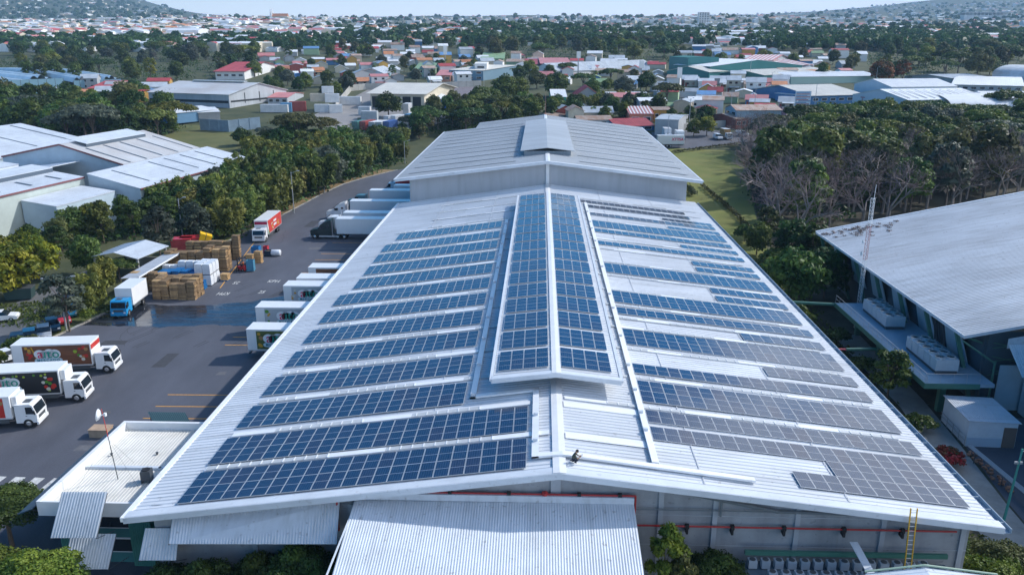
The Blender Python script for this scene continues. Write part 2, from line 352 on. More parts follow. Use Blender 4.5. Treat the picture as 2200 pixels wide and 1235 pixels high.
# lines, lettering and zebra painted on the yard
def stripe(name,a,b,w,m,z=.008,label=None):
    a=Vector((a[0],a[1],0));b=Vector((b[0],b[1],0)); d=(b-a).normalized(); n=Vector((-d.y,d.x,0))*w/2
    o=MB().poly([(p.x,p.y,z) for p in (a-n,b-n,b+n,a+n)]).build(name,m); return tag(o,kind='structure')
for y in (70.0,72.9,75.7,78.6,93.5,96.3,126.4,130.5,134.6,138.8,147.0): stripe('bay_marking',(-41.6 if y<90 else -40.7 if y>100 else -41.0,y),(-27.5,y+.25),.16,orange)
stripe('edge_marking',(-57.0,155),(-50.9,117.5),.16,orange)
rw=mat('road_paint',(.55,.55,.53),.8,noise=.35,scale=2.5)
for k in range(7): stripe('zebra_marking',(-43.4-1.75*k,61.1+.05*k),(-43.6-1.75*k,58.2+.05*k),.95,rw)
for s,x,y,rot in (('KPH',-43.7,121.3,0),('25',-43.7,115.6,0),('25',-49.4,120.4,PI),('KPH',-49.3,114.7,PI)):
    me=text_mesh(s,2.0,rw,'speed_lettering',.001,.01); tag(link('road_lettering',me,None,(x,y,.009),rot,(.5,1,1)),kind='structure')
pm=mat('patched_asphalt',(.050,.052,.060),.85,noise=.2,scale=2); pm2=mat('faded_asphalt_patch',(.125,.127,.14),.9,noise=.2,scale=1.5)
for k,(x,y,w,h) in enumerate(((-45,66,2.4,1.2),(-57,93,3.2,1.6),(-47,86,1.6,4.5),(-44,142,9,1.2),(-50,160,2,6),(-53,126,1.5,3),(-39.5,104,1.2,2),(-58,64,4,.8),(-49,176,1.6,9),(-38.5,84,1.1,1.1))): sheet('asphalt_patch',[(x,y),(x+w,y+.15),(x+w-.1,y+h),(x+.1,y+h-.1)],pm if k%3 else pm2,.0032)
cr=random.Random(12)
for k in range(9):
    x,y=cr.uniform(-62,-38),cr.uniform(60,150); a=cr.uniform(0,3.1)
    for j in range(7): q=(x+1.6*math.cos(a),y+1.6*math.sin(a)); stripe('asphalt_crack',(x,y),q,.07,pm,.0034); x,y=q; a+=cr.uniform(-.5,.5)
for x,y in ((-46,74),(-51,140),(-60,116)): tag(MB().lathe([(0,.012),(.42,.012),(.45,.004)],18).build('manhole_cover',mat('iron_cover',(.09,.085,.08),.6),None,(x,y,0)),f'round iron manhole cover in the yard, {dict([((-46,74),"nearest the parked box trucks"),((-51,140),"between the pallets and the dark tractor"),((-60,116),"beside the long shelter")])[(x,y)]}','manhole cover','manhole covers in the yard')
rd_=random.Random(8); tm=mat('tyre_mark',(.045,.047,.055),.85)
for k in range(16): x=rd_.uniform(-56,-40); y=rd_.uniform(92,100) if k<9 else rd_.uniform(112,118); l=rd_.uniform(1.5,4.5); stripe('tyre_marking',(x,y),(x+l*.35,y+l),.14,tm,.0035); stripe('tyre_marking',(x+.5,y),(x+.5+l*.35,y+l*.9),.14,tm,.0035)
def wet_mat():
    m=mat('wet_asphalt',(.022,.026,.036),.09,noise=.3,scale=.5,spec=.9); nt=m.node_tree; b=nt.nodes['Principled BSDF']
    tcn=nt.nodes.new('ShaderNodeTexCoord'); mpn=nt.nodes.new('ShaderNodeMapping'); mpn.inputs['Scale'].default_value=(.16,.9,1); n2=nt.nodes.new('ShaderNodeTexNoise'); n2.inputs['Scale'].default_value=.8; n2.inputs['Detail'].default_value=5
    nt.links.new(tcn.outputs['Object'],mpn.inputs[0]); nt.links.new(mpn.outputs[0],n2.inputs[0]); r=nt.nodes.new('ShaderNodeMapRange'); r.inputs[1].default_value=.42; r.inputs[2].default_value=.62; r.inputs[3].default_value=.05; r.inputs[4].default_value=.42
    nt.links.new(n2.outputs[0],r.inputs[0]); nt.links.new(r.outputs[0],b.inputs['Roughness']); return m
wp=[]
base=[(-62.3,104.5),(-60,110),(-56,108.6),(-50,109.2),(-44.5,110.6),(-40,113.6),(-33,115),(-30,112),(-30,103),(-36,101.5),(-40.5,100.3),(-46,100.9),(-52,99.6),(-58,99.9),(-62.8,100.2)]
for a,b in zip(base,base[1:]+base[:1]):
    for k in range(6):
        t=k/6; wp.append((a[0]+(b[0]-a[0])*t+random.uniform(-.25,.25),a[1]+(b[1]-a[1])*t+random.uniform(-.3,.3)))
sheet('puddle_water',wp,wet_mat(),.005)
# ---------------------------------------------------------------- main warehouse
SL,SR=.136,.118; HL,HR=28.1,27.65; Y0,Y1=44.45,149.4
WH=thing('warehouse','huge pale metal warehouse carrying rows of solar panels on its low gable roof','warehouse',(0,0,0))
def slope_z(x): return RZ-(SL*-x if x<0 else SR*x)
for sg,hw,s in ((-1,HL,SL),(1,HR,SR)):
    mb=MB(); mb.corr((0,Y0,RZ),(0,Y1,RZ),(sg*hw,Y1,RZ-s*hw),(sg*hw,Y0,RZ-s*hw),.46,.055,0,.22,.12); o=mb.build('roof_slope',roofw,WH)
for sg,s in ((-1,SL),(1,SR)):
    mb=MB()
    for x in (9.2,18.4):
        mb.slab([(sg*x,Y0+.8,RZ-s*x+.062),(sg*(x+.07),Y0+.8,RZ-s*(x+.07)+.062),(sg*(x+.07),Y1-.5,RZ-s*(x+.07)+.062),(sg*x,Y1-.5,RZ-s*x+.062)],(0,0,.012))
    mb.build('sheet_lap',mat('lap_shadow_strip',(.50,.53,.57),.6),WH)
mb=MB()
for sg,s in ((-1,SL),(1,SR)): mb.slab([(0,Y0-.02,RZ+.10),(0,Y1,RZ+.10),(sg*.42,Y1,RZ+.10-s*.42),(sg*.42,Y0-.02,RZ+.10-s*.42)],(0,0,.03))
mb.build('ridge_cap',white,WH)
mb=MB()
for sg,hw,s in ((-1,HL,SL),(1,HR,SR)):
    a=Vector((0,Y0-.03,RZ+.08));b=Vector((sg*(hw+.1),Y0-.03,RZ+.08-s*(hw+.1)))
    mb.slab([a,b,b+Vector((0,0,-.42)),a+Vector((0,0,-.42))],(0,-.06,0))
    mb.slab([a,b,b+Vector((0,.75,0)),a+Vector((0,.75,0))],(0,0,.02))
mb.build('fascia',trim,WH)
mb=MB(); mb.box(-HL-.28,-HL+.12,Y0-.09,Y1,RZ-SL*HL-.22,RZ-SL*HL+.09); mb.build('eave_flashing',whites,WH)
mb=MB(); z=RZ-SR*HR; mb.box(HR-.05,HR+.5,Y0-.08,Y1,z-.30,z-.26);mb.box(HR+.47,HR+.52,Y0-.08,Y1,z-.30,z+.02);mb.box(HR-.05,HR+.0,Y0-.08,Y1,z-.30,z-.06)
for k in range(70): y=Y0+.7+k*1.5; mb.box(HR,HR+.47,y,y+.06,z-.06,z-.02)
mb.build('gutter',mat('gutter_blue_grey',(.28,.36,.44),.5),WH)
# walls
YW=45.7
mb=MB(); n=40
pts=[(-26.9,YW,0),(26.4,YW,0),(26.4,YW,RZ-SR*26.4-.13),(0,YW,RZ-.13),(-26.9,YW,RZ-SL*26.9-.13)]; mb.slab(pts,(0,.25,0)); mb.box(-26.9,-26.7,YW+.25,Y1,0,RZ-SL*26.9-.13); mb.box(26.2,26.4,YW+.25,Y1,0,RZ-SR*26.4-.13)
mb.build('wall',conc,WH)
mb=MB()
for x in (-20.2,-13.6,-6.8,-.2,6.6,10.1,15.4,20.9,26.0): zt=slope_z(x)-.15; w_=.32 if x==-.2 else .16; mb.box(x-w_,x+w_,YW-.12,YW,0,zt)
for z in (3.0,5.2,7.4): mb.box(-26.9,26.4,YW-.03,YW-.002,z,z+.05)
mb.build('wall_pilaster',mat('wall_post_grey',(.38,.41,.45),.7,noise=.1,scale=.6),WH)
mb=MB()
for sg,s,x1 in ((-1,SL,-13.5),(1,SR,14)): mb.tube((sg*3.2,YW-.55,RZ-.6),(x1,YW-.3,RZ-3.0),.11); 
mb.tube((14,YW-.3,RZ-3.0),(25.5,YW-.3,RZ-3.2),.09); mb.tube((10.4,YW-.3,9.2),(10.4,YW-.3,7.6),.08)
mb.tube((-14,YW-.3,RZ-3.0),(14,YW-.3,RZ-3.0),.04); mb.build('brace_pipe',mat('conduit_grey',(.2,.23,.25),.5,metal=.3),WH)
mb=MB(); mb.path([(-14.4,YW-.35,6.0),(-14.4,YW-.35,8.95),(4.9,YW-.35,9.0),(4.9,YW-.35,6.85),(25.4,YW-.35,6.85)],.065,8); mb.lathe([(0,0),(.2,.05),(.2,.25),(0,.3)],8,0,(-.9,YW-.35,8.9)); mb.build('fire_pipe',redp,WH)
mb=MB()
for x,z in ((-10,8.96),(-7,8.97),(-3.2,8.98),(1.3,8.99),(3.9,9.0),(8.3,6.85),(11.2,6.85),(14.5,6.85),(18.3,6.85),(22,6.85)): mb.box(x-.07,x+.07,YW-.5,YW,z-.5,z-.1); mb.box(x-.12,x+.12,YW-.47,YW-.22,z-.14,z+.14)
mb.build('pipe_bracket',black,WH)
mb=MB()
for k in range(16):
    y=68+k*4.6; mb.box(-26.98,-26.9,y,y+2.8,.9,4.0)
mb.build('dock_door',mat('dock_door_grey',(.3,.33,.35),.6),WH)
# raised ridge monitor
MZ=1.4; MY0,MY1=56.9,133.4; MW=4.88
for sg in (-1,1):
    mb=MB(); mb.corr((0,MY0,RZ+MZ),(0,MY1,RZ+MZ),(sg*MW,MY1,RZ+MZ-.118*MW),(sg*MW,MY0,RZ+MZ-.118*MW),.46,.05,0,.22,.08); mb.build('monitor_roof',roofw,WH)
mb=MB(); mb.box(-4.3,-4.2,MY0+3.4,MY1-.3,RZ-.6,RZ+MZ-.62); mb.box(4.2,4.3,MY0+3.4,MY1-.3,RZ-.52,RZ+MZ-.62)
mb.slab([(-4.2,MY0+3.4,RZ-.55),(4.2,MY0+3.4,RZ-.5),(4.2,MY0+3.4,RZ+MZ-.62),(0,MY0+3.4,RZ+MZ-.12),(-4.2,MY0+3.4,RZ+MZ-.62)],(0,.08,0)); mb.build('monitor_louvre',mat('louvre_grey',(.22,.27,.32),.6),WH)
mb=MB()
for sg in (-1,1):
    a=Vector((0,MY0-.02,RZ+MZ+.08)); b=Vector((sg*(MW+.12),MY0-.02,RZ+MZ+.08-.118*(MW+.12)))
    mb.slab([a,b,b-Vector((0,0,.36)),a-Vector((0,0,.36))],(0,-.06,0)); mb.slab([a,b,b+Vector((0,.55,0)),a+Vector((0,.55,0))],(0,0,.02))
    mb.slab([b+Vector((sg*-.1,0,0)),b+Vector((sg*.15,0,0)),b+Vector((sg*.15,MY1-MY0,0)),b+Vector((sg*-.1,MY1-MY0,0))],(0,0,-.2))
mb.build('monitor_fascia',trim,WH)
mb=MB()
for sg in (-1,1): mb.slab([(0,MY0,RZ+MZ+.09),(0,MY1,RZ+MZ+.09),(sg*.36,MY1,RZ+MZ+.09-.043),(sg*.36,MY0,RZ+MZ+.09-.043)],(0,0,.03))
mb.build('monitor_ridge_cap',white,WH)
# skylight and walkway strips in the gaps between panel rows
LY=[45.4,50.45,56.1,62.1,68.3,74.35,80.4,86.4,92.5,98.55,104.6,110.3,117.0]
def strip(sg,s,x0,x1,y,w=.62):
    mb=MB(); x=x0; k=random.randint(0,1)
    def pl(xa,xb,ya,yb,h,m): za,zb=RZ-s*xa+h,RZ-s*xb+h; mb.slab([(sg*xa,ya,za),(sg*xb,ya,zb),(sg*xb,yb,zb),(sg*xa,yb,za)],(0,0,.035),m)
    pl(x0,x1,y,y+w,.045,0)
    while x<x1-1:
        l=min(random.uniform(5,9) if k%2 else random.uniform(2.6,4.2),x1-x)
        if k%2:
            pl(x,x+l,y+.05,y+w-.05,.083,1); c=x
            while c<x+l-.1: pl(c,c+.07,y+.05,y+w-.05,.121,2); c+=.8
        else: pl(x,x+l,y+.02,y+w-.02,.083,2)
        x+=l; k+=1
    mb.build('skylight_strip',[roofw,skylt,whites],WH)
for i,y in enumerate(LY): strip(-1,SL,.6 if y<50 or y>56 else 2,25.0-i*.1,y+4.3 if i<2 else y+4.55)
for y in (122.8,128.5,134.2,140.5): strip(-1,SL,1.0,19,y,.5)
for y in (55.4,61.0,67.5,73.15,75.95,80.0,85.35,91.3,97.3,104,109.5,116.2,121.6,127.4,133.9,138.5): strip(1,SR,.6,25.8,y,.5)
for y in (49.2,54.1): 
    mb=MB(); mb.slab([(.5,y,RZ-SR*.5+.05),(6.1,y,RZ-SR*6.1+.05),(6.1,y+.9,RZ-SR*6.1+.05),(.5,y+.9,RZ-SR*.5+.05)],(0,0,.03)); mb.build('skylight_strip',whites,WH)
# ---------------------------------------------------------------- solar panels
def cell_mat():
    m=bpy.data.materials.new('solar_cells'); m.use_nodes=True; nt=m.node_tree; N=nt.nodes; L=nt.links; b=N['Principled BSDF']
    oi=N.new('ShaderNodeObjectInfo'); rm=N.new('ShaderNodeValToRGB'); e=rm.color_ramp.elements; e[0].color=(.002,.020,.062,1); e[1].color=(.016,.020,.052,1); e.new(.5).color=(.003,.025,.075,1); L.new(oi.outputs['Random'],rm.inputs[0])
    tc=N.new('ShaderNodeTexCoord'); sx=N.new('ShaderNodeSeparateXYZ'); L.new(tc.outputs['Object'],sx.inputs[0])
    def mt(op,a,bb): 
        n=N.new('ShaderNodeMath'); n.operation=op; L.new(a,n.inputs[0]); n.inputs[1].default_value=bb; return n.outputs[0]
    fx=mt('FRACT',mt('MULTIPLY',sx.outputs[0],6.25),0); lx=mt('LESS_THAN',fx,.13)
    fy=mt('FRACT',mt('MULTIPLY',sx.outputs[1],12.2),0); ly=mt('LESS_THAN',fy,.06); mxn=N.new('ShaderNodeMath'); mxn.operation='MAXIMUM'; L.new(lx,mxn.inputs[0]); L.new(ly,mxn.inputs[1])
    mx=N.new('ShaderNodeMix'); mx.data_type='RGBA'; L.new(mt('MULTIPLY',mxn.outputs[0],.36),mx.inputs[0]); L.new(rm.outputs[0],mx.inputs[6]); mx.inputs[7].default_value=(.16,.17,.21,1)
    L.new(mx.outputs[2],b.inputs['Base Color']); b.inputs['Roughness'].default_value=.10; b.inputs['Specular IOR Level'].default_value=.62; b.inputs['Coat Weight'].default_value=.3; b.inputs['Coat Roughness'].default_value=.03
    return m
cellm=cell_mat(); PW,PD=1.0,2.02
mb=MB(); mb.box(-.49,.49,-1.0,1.0,0,.036,0); g=.028
for ya,yb in ((-1.0+g,-.018),(.018,1.0-g)): mb.poly([(-.49+g,ya,.039),(.49-g,ya,.039),(.49-g,yb,.039),(-.49+g,yb,.039)],1)
PANEL=mb.mesh('solar_panel',[mat('panel_frame',(.55,.57,.60),.4,metal=.3),cellm])
def array(label,sg,s,zr,blocks,gr,tilt=True):
    # blocks: (x0, count, y0, rows) with x measured from the ridge
    x0=min(b[0] for b in blocks); y0=min(b[2] for b in blocks)
    t=thing('solar_array',label,'solar array',(sg*x0,y0,zr-s*x0),0,gr); ang=math.atan(s)*sg; ox,oy,oz=sg*x0,y0,zr-s*x0
    mb=MB()
    for bx,n,by,rows in blocks:
        for r in range(rows):
            for f in (.35,1.65):
                xa,xb=bx,bx+n*PW; y=by+r*PD+f; mb.slab([(sg*xa-ox,y-oy,zr-s*xa+.05-oz),(sg*xb-ox,y-oy,zr-s*xb+.05-oz),(sg*xb-ox,y+.06-oy,zr-s*xb+.05-oz),(sg*xa-ox,y+.06-oy,zr-s*xa+.05-oz)],(0,0,.055))
            for i in range(n):
                x=bx+(i+.5)*PW; p=link('solar_panel',PANEL,t,(sg*x-ox,by+(r+.5)*PD-oy,zr-s*x+.108-oz))
                p.rotation_euler=(R(random.gauss(0,.22)),ang+R(random.gauss(0,.28)),0)
    mb.build('mounting_rail',alu,t); return t
for i,y in enumerate(LY):
    n=23 if i<2 else 18 if i<8 else 17 if i<12 else 16
    array(f'{NTH[i]} solar array back from the front gable on the left roof slope, two panels deep',-1,SL,RZ,[(2.1 if i<2 else 7.1,n,y,2)],'solar arrays on the left roof slope')
RA=[([(6.6,20,50.42,1),(18.6,8,48.38,1),(15.6,11,46.34,1)],'stepped solar array at the front corner of the right roof slope, three rows deep'),
([(6.6,20,53.12,1)],0),([(6.6,20,56.58,2)],1),([(6.6,20,62.15,1)],0),([(18.6,8,65.25,1)],2),([(6.6,20,68.75,2)],1),([(18.6,8,73.85,1)],2),([(6.6,20,77.35,1)],0),([(6.6,20,81.1,2)],1),([(18.6,8,86.03,1)],2),([(18.6,8,89.1,1)],2),([(6.6,20,92.6,2)],1),([(18.6,8,98.1,1)],2),([(18.6,8,101.1,1)],2),([(6.6,20,106.2,1)],0),([(18.6,8,109.9,1)],2),([(6.6,20,113.7,1)],0),([(6.6,20,117.2,2)],1),([(18.6,8,121.8,1)],2),([(6.6,20,125.4,1)],0),([(18.6,8,127.9,1)],2),([(6.6,17,131.4,1)],0),([(5.4,18,135.2,1)],0)]
cnt=[0,0,0]; kn=('full width single row solar array','full width double row solar array','short solar array by the outer eave')
for b,l in RA:
    if isinstance(l,int): cnt[l]+=1; l=f'{kn[l]}, {NTH[cnt[l]-1]} such from the front on the right slope'
    array(l,1,SR,RZ,b,'solar arrays on the right roof slope')
for sg,nm,x0 in ((-1,'left',.58),(1,'right',.36)):
    for k in range(16): array(f'eight panel solar array on the {nm} side of the raised ridge, {NTH[k]} from the front',sg,.118,RZ+MZ,[(x0,4,58.2+k*4.68,2)],'solar arrays on the raised ridge')
# cable trays
def tray(name,label,pts,w=.46):
    t=thing(name,label,'cable tray',(0,0,0)); mb=MB(); hh=.15
    for a,b in zip(pts,pts[1:]):
        a=Vector((a[0],a[1],0));b=Vector((b[0],b[1],0)); d=(b-a).normalized(); nn=Vector((-d.y,d.x,0))*w/2; e=d*w/2
        za=slope_z(a.x)+.13; zb=slope_z(b.x)+.13; q=[a-nn-e,b-nn+e,b+nn+e,a+nn-e]
        mb.slab([(v.x,v.y,slope_z(v.x)+.14) for v in q],(0,0,hh))
    mb.build('tray_cover',whites,t); return t
t=tray('cable_tray','white cable tray with two bends beside the left solar arrays',[(-6.45,121),(-6.45,57.0),(-1.55,57.0),(-1.55,46.7),(0,46.7)])
for y in LY[2:]+[51.5,47.6]: MB().box(-.16,.16,-.12,.12,.28,.48).build('junction_box',trim,t,(-6.45 if y>55 else -1.55,y+1,slope_z(-6.4 if y>55 else -1.5)))
t=tray('cable_tray','white cable tray crossing the ridge and running up the right slope',[(0.46,46.7),(12.4,46.35)]); mb=MB()
for a,b in ((46.95,134.5),): mb.slab([(x,y,slope_z(x)+.15) for x,y in ((6.07,a),(6.53,a),(6.53,b),(6.07,b))],(0,0,.15))
mb.build('tray_cover',whites,t)
for y in (51.4,54.2,58.2,63.2,70.2,78.3,83,94,107,114.6,119,126.5): MB().box(-.16,.16,-.12,.12,.28,.48).build('junction_box',trim,t,(6.2,y,slope_z(6.3)))
# ---------------------------------------------------------------- taller building behind
BH=thing('warehouse','taller grey roofed warehouse behind the solar roof with a raised flat ridge vent','warehouse',(0,147.5,0)); bz=15.5; bs=.122; bw=28.3; o=(0,147.5,0)
def bslope(sg,x0,x1,ya,yb):
    mb=MB(); mb.corr((sg*x0,ya,bz-bs*x0),(sg*x0,yb,bz-bs*x0),(sg*x1,yb,bz-bs*x1),(sg*x1,ya,bz-bs*x1),.9,.05,0,.2,.12); return mb
bslope(-1,0,19.6,0,96).build('roof_slope',roofg,BH); bslope(-1,19.6,bw,0,80.5).build('roof_slope',roofg,BH); bslope(1,0,bw,0,95).build('roof_slope',roofg,BH)
mb=MB()
for sg in (-1,1):
    a=Vector((0,-.03,bz+.06));b=Vector((sg*(bw+.1),-.03,bz+.06-bs*(bw+.1))); mb.slab([a,b,b-Vector((0,0,.5)),a-Vector((0,0,.5))],(0,-.08,0)); mb.slab([a,b,b+Vector((0,.8,0)),a+Vector((0,.8,0))],(0,0,.02))
    l=80.5 if sg<0 else 95; e=Vector((sg*(bw+.02),0,bz-bs*bw+.03)); mb.slab([e,e+Vector((sg*.3,0,0)),e+Vector((sg*.3,l,0)),e+Vector((0,l,0))],(0,0,-.25))
mb.build('fascia',trim,BH)
mb=MB()
for sg in (-1,1): mb.slab([(0,0,bz+.06),(0,95.5,bz+.06),(sg*.42,95.5,bz+.01),(sg*.42,0,bz+.01)],(0,0,.06))
mb.build('ridge_cap',whites,BH)
mb=MB(); mb.slab([(-25.9,1.9,0),(25.9,1.9,0),(25.9,1.9,bz-bs*25.9-.15),(0,1.9,bz-.15),(-25.9,1.9,bz-bs*25.9-.15)],(0,.25,0)); mb.box(-25.9,-25.7,2.15,80,0,bz-bs*25.9-.15); mb.box(25.7,25.9,2.15,94,0,bz-bs*25.9-.15); mb.box(-19.4,-19.2,80,95,0,bz-bs*19.6-.15); mb.box(-25.9,-19.4,79.8,80,0,bz-bs*25.9-.2); mb.box(-19.4,25.9,94,94.2,0,11.9); mb.build('wall',clad,BH)
mb=MB(); mb.box(-.3,.3,1.6,1.9,RZ-.5,bz-.4); mb.build('downpipe_cover',whites,BH)
for sg in (-1,1):
    mb=MB(); a=1.05; mb.slab([(0,11,bz+a),(0,72,bz+a),(sg*5.3,72,bz+a-bs*5.3),(sg*5.3,11,bz+a-bs*5.3)],(0,0,.1)); mb.build('monitor_roof',roofg,BH)
mb=MB(); mb.box(-4.6,4.6,11.6,71.5,bz-.7,bz+.38); mb.build('monitor_wall',mat('louvre_grey',(.22,.27,.32),.6),BH)
for sg in (-1,1):
    mb=MB()
    for k in range(11):
        y=5+k*(7.1 if sg<0 else 8.2); xa,xb=6.0,26.5
        if y<79 or sg>0: mb.slab([(sg*xa,y,bz-bs*xa+.05),(sg*xb,y,bz-bs*xb+.05),(sg*xb,y+.55,bz-bs*xb+.05),(sg*xa,y+.55,bz-bs*xa+.05)],(0,0,.05))
    mb.build('shadow_toned_ridge',mat('purlin_shadow_tone',(.30,.33,.36),.5),BH)  # slight roof ridges; their darker tone stands for purlin shadows
mb=MB(); mb.tube((0,95,bz),(0,95,bz+6.5),.06,.04); mb.build('lightning_mast',mat('mast_rust',(.35,.17,.13),.6),BH)
rl0=random.Random(77)
# ---------------------------------------------------------------- people
skin=mat('skin',(.42,.24,.16),.6); hairm=mat('dark_hair',(.02,.016,.014),.7)
def person(name,label,joints,rad,edges,loc,rz,regions,mats,head,look,hands):
    me=bpy.data.meshes.new(name); idx={k:i for i,k in enumerate(joints)}
    me.from_pydata([joints[k] for k in joints],[(idx[a],idx[b]) for a,b in edges],[])
    o=bpy.data.objects.new(name,me); COL.objects.link(o); sk=o.modifiers.new('s','SKIN'); su=o.modifiers.new('u','SUBSURF'); su.levels=2; su.render_levels=2
    for k,i in idx.items(): me.skin_vertices[0].data[i].radius=(rad[k],rad[k]); me.skin_vertices[0].data[i].use_root=(i==0)
    dg=bpy.context.evaluated_depsgraph_get(); m2=bpy.data.meshes.new_from_object(o.evaluated_get(dg)); bpy.data.objects.remove(o)
    mb=MB(); vs=[v.co.copy() for v in m2.vertices]; fs=[tuple(p.vertices) for p in m2.polygons]
    segs=[(Vector(joints[a]),Vector(joints[b]),regions.get((a,b),0)) for a,b in edges]
    for f in fs:
        c=sum((vs[i] for i in f),Vector())/len(f); best=9;mi=0
        for a,b,r in segs:
            ab=b-a;t=max(0,min(1,(c-a).dot(ab)/ab.length_squared)); d=(c-a-ab*t).length
            if d<best: best=d;mi=r
        mb.f.append(f); mb.m.append(mi)
    mb.v=[tuple(v) for v in vs]
    H=Vector(head); lk=Vector(look).normalized(); sd=lk.cross(Vector((0,0,1))).normalized(); up=sd.cross(lk)
    def ell(c,r,n=10,m=2):
        M=Matrix.Translation(c)@Matrix((lk,sd,up)).transposed().to_4x4(); prof=[(math.sin(PI*k/8),-math.cos(PI*k/8)) for k in range(9)]
        b=MB().lathe(prof,n); mb.add([M@Vector((v[0]*r[0],v[1]*r[1],v[2]*r[2])) for v in b.v],b.f,m)
    ell(H,(.098,.078,.118)); ell(H+lk*.098-up*.01,(.02,.014,.02),6); ell(H+sd*.078,(.02,.012,.028),6); ell(H-sd*.078,(.02,.012,.028),6); ell(H+lk*.085-up*.055,(.016,.028,.008),6,3)
    for s in (-1,1): ell(H+lk*.088+sd*.032*s+up*.02,(.01,.013,.008),6,3)
    for hp,hd,pd in hands:
        hp=Vector(hp);hd=Vector(hd).normalized();pd=Vector(pd).normalized(); ac=hd.cross(pd)
        mb.tube(hp,hp+hd*.075,.03,.036,8,2)
        for k,l in enumerate((.052,.064,.068,.06)):
            b=hp+hd*.072+ac*(k-1.5)*.019; t=b+hd*l*.6+pd*.012; mb.tube(b,t,.0095,.009,6,2); mb.tube(t,t+hd*l*.25+pd*l*.5,.009,.007,6,2)
        b=hp+hd*.025+ac*.034; mb.tube(b,b+ac*.03+hd*.03,.011,.0095,6,2); mb.tube(b+ac*.03+hd*.03,b+ac*.028+hd*.06+pd*.02,.0095,.008,6,2)
    o=mb.build(name,mats,None,loc,rz,smooth=True); tag(o,label,'person')
    hb=MB(); M=Matrix.Translation(H-lk*.014+up*.022)@Matrix((lk,sd,up)).transposed().to_4x4(); prof=[(math.sin(t),math.cos(t)) for t in [PI*.62*k/7 for k in range(7,-1,-1)]]
    b=MB().lathe(prof,12); hb.add([M@Vector((v[0]*.104,v[1]*.088,v[2]*.112)) for v in b.v],b.f); hb.build('hair',hairm,o,smooth=True); return o
J=dict(pelvis=(0,0,.24),belly=(.05,0,.38),chest=(.13,0,.55),neck=(.21,0,.67),head=(.255,0,.73),shl=(.17,.17,.60),ell=(.30,.22,.40),hal=(.46,.09,.44),shr=(.17,-.17,.60),elr=(.31,-.21,.38),har=(.46,-.07,.42),
 hil=(.02,.10,.22),knl=(.38,.15,.20),anl=(.0,.11,.09),tol=(-.17,.11,.045),hir=(.02,-.10,.22),knr=(.40,-.12,.26),anr=(.14,-.13,.08),tor=(.30,-.13,.045))
RD=dict(pelvis=.14,belly=.13,chest=.15,neck=.06,head=.06,shl=.068,ell=.048,hal=.032,shr=.068,elr=.048,har=.032,hil=.10,knl=.066,anl=.048,tol=.038,hir=.10,knr=.066,anr=.048,tor=.04)
ED=[('pelvis','belly'),('belly','chest'),('chest','neck'),('neck','head'),('chest','shl'),('shl','ell'),('ell','hal'),('chest','shr'),('shr','elr'),('elr','har'),('pelvis','hil'),('hil','knl'),('knl','anl'),('anl','tol'),('pelvis','hir'),('hir','knr'),('knr','anr'),('anr','tor')]
RG={('neck','head'):2,('ell','hal'):2,('elr','har'):2,('pelvis','hil'):1,('hil','knl'):1,('knl','anl'):1,('anl','tol'):3,('pelvis','hir'):1,('hir','knr'):1,('knr','anr'):1,('anr','tor'):3}
pz=slope_z(.95)+.06
person('person','person crouching on the roof ridge in an olive shirt, looking at a phone',J,RD,ED,(.85,46.05,pz),R(-8),RG,[mat('olive_shirt',(.075,.085,.065),.85),mat('dark_jeans',(.02,.03,.06),.85),skin,mat('dark_shoe',(.015,.015,.02),.6)],(.29,0,.80),(.85,0,-.5),[((.46,.09,.44),(.5,-.3,.55),(.3,-.8,0)),((.46,-.07,.42),(.5,.3,.55),(.3,.8,0))])
tag(MB().box(-.006,.006,-.045,.045,-.08,.08,0).box(.0062,.0066,-.04,.04,-.07,.07,1).build('phone',[black,glassd],None,(1.45,45.97,pz+.56),R(160)),'small dark phone in the hand of the crouching person','phone')
# ---------------------------------------------------------------- front annex roof, awnings, office block
t=thing('annex','front annex under a broad corrugated roof sloping down from the gable wall','annex',(-4.2,45.4,0)); mb=MB(); sl=.186
mb.corr((-13.2+4.2,0,8.42),(4.8+4.2,0,8.55),(4.8+4.2,-13,8.55-sl*13),(-13.2+4.2,-13,8.42-sl*13),.17,.02,0,.3,.05,True); mb.build('roof',roofs,t)
mb=MB(); mb.box(-8.6,8.6,-12.5,-.1,0,5.6); mb.build('wall',clad,t); mb=MB(); mb.box(-9.05,-8.95,-13,0,8.0,8.05); mb.build('edge_trim',trim,t)
mb=MB(); mb.box(-9,9,-.25,.02,8.5,8.95); mb.build('flashing',roofs,t)
def awning(label,a,b,c,d,wallY,pitch=.2,thick=.04,braces=True):
    a,b,c,d=map(Vector,(a,b,c,d)); o=(a+b)/2; t=thing('awning',label,'awning',o,0,'corrugated sunshades on the front walls'); L=lambda v:v-o
    MB().corr(L(a),L(b),L(c),L(d),pitch,.035,0,.3,thick,True).build('sheet',roofs,t)
    if braces:
        for p,q in ((d,a),(c,b)): MB().tube(L(q)+Vector((0,0,-.1)),L(p)+Vector((0,0,-.06)),.035).build('arm',steel,t); MB().tube(L(p)+Vector((0,0,-.06)),Vector((L(p).x,wallY-o.y,L(p).z-.9)),.025).build('brace',steel,t)
    return t
awning('tall corrugated sunshade rising above the parapet of the low office block',GY(133,1056,48),GY(230,1056,48),GY(207,1155,46.2),GY(108,1155,46.2),48.4)
awning('lower corrugated sunshade directly under the tall one on the office block',GY(152,1146,47.3),GY(249,1146,47.3),GY(232,1222,45.8),GY(136,1222,45.8),48.4)
awning('small blue grey sunshade between the green corner pier and the long sunshade',GY(312,1134,45.5),GY(385,1134,45.5),GY(378,1203,44.2),GY(298,1203,44.2),45.6)
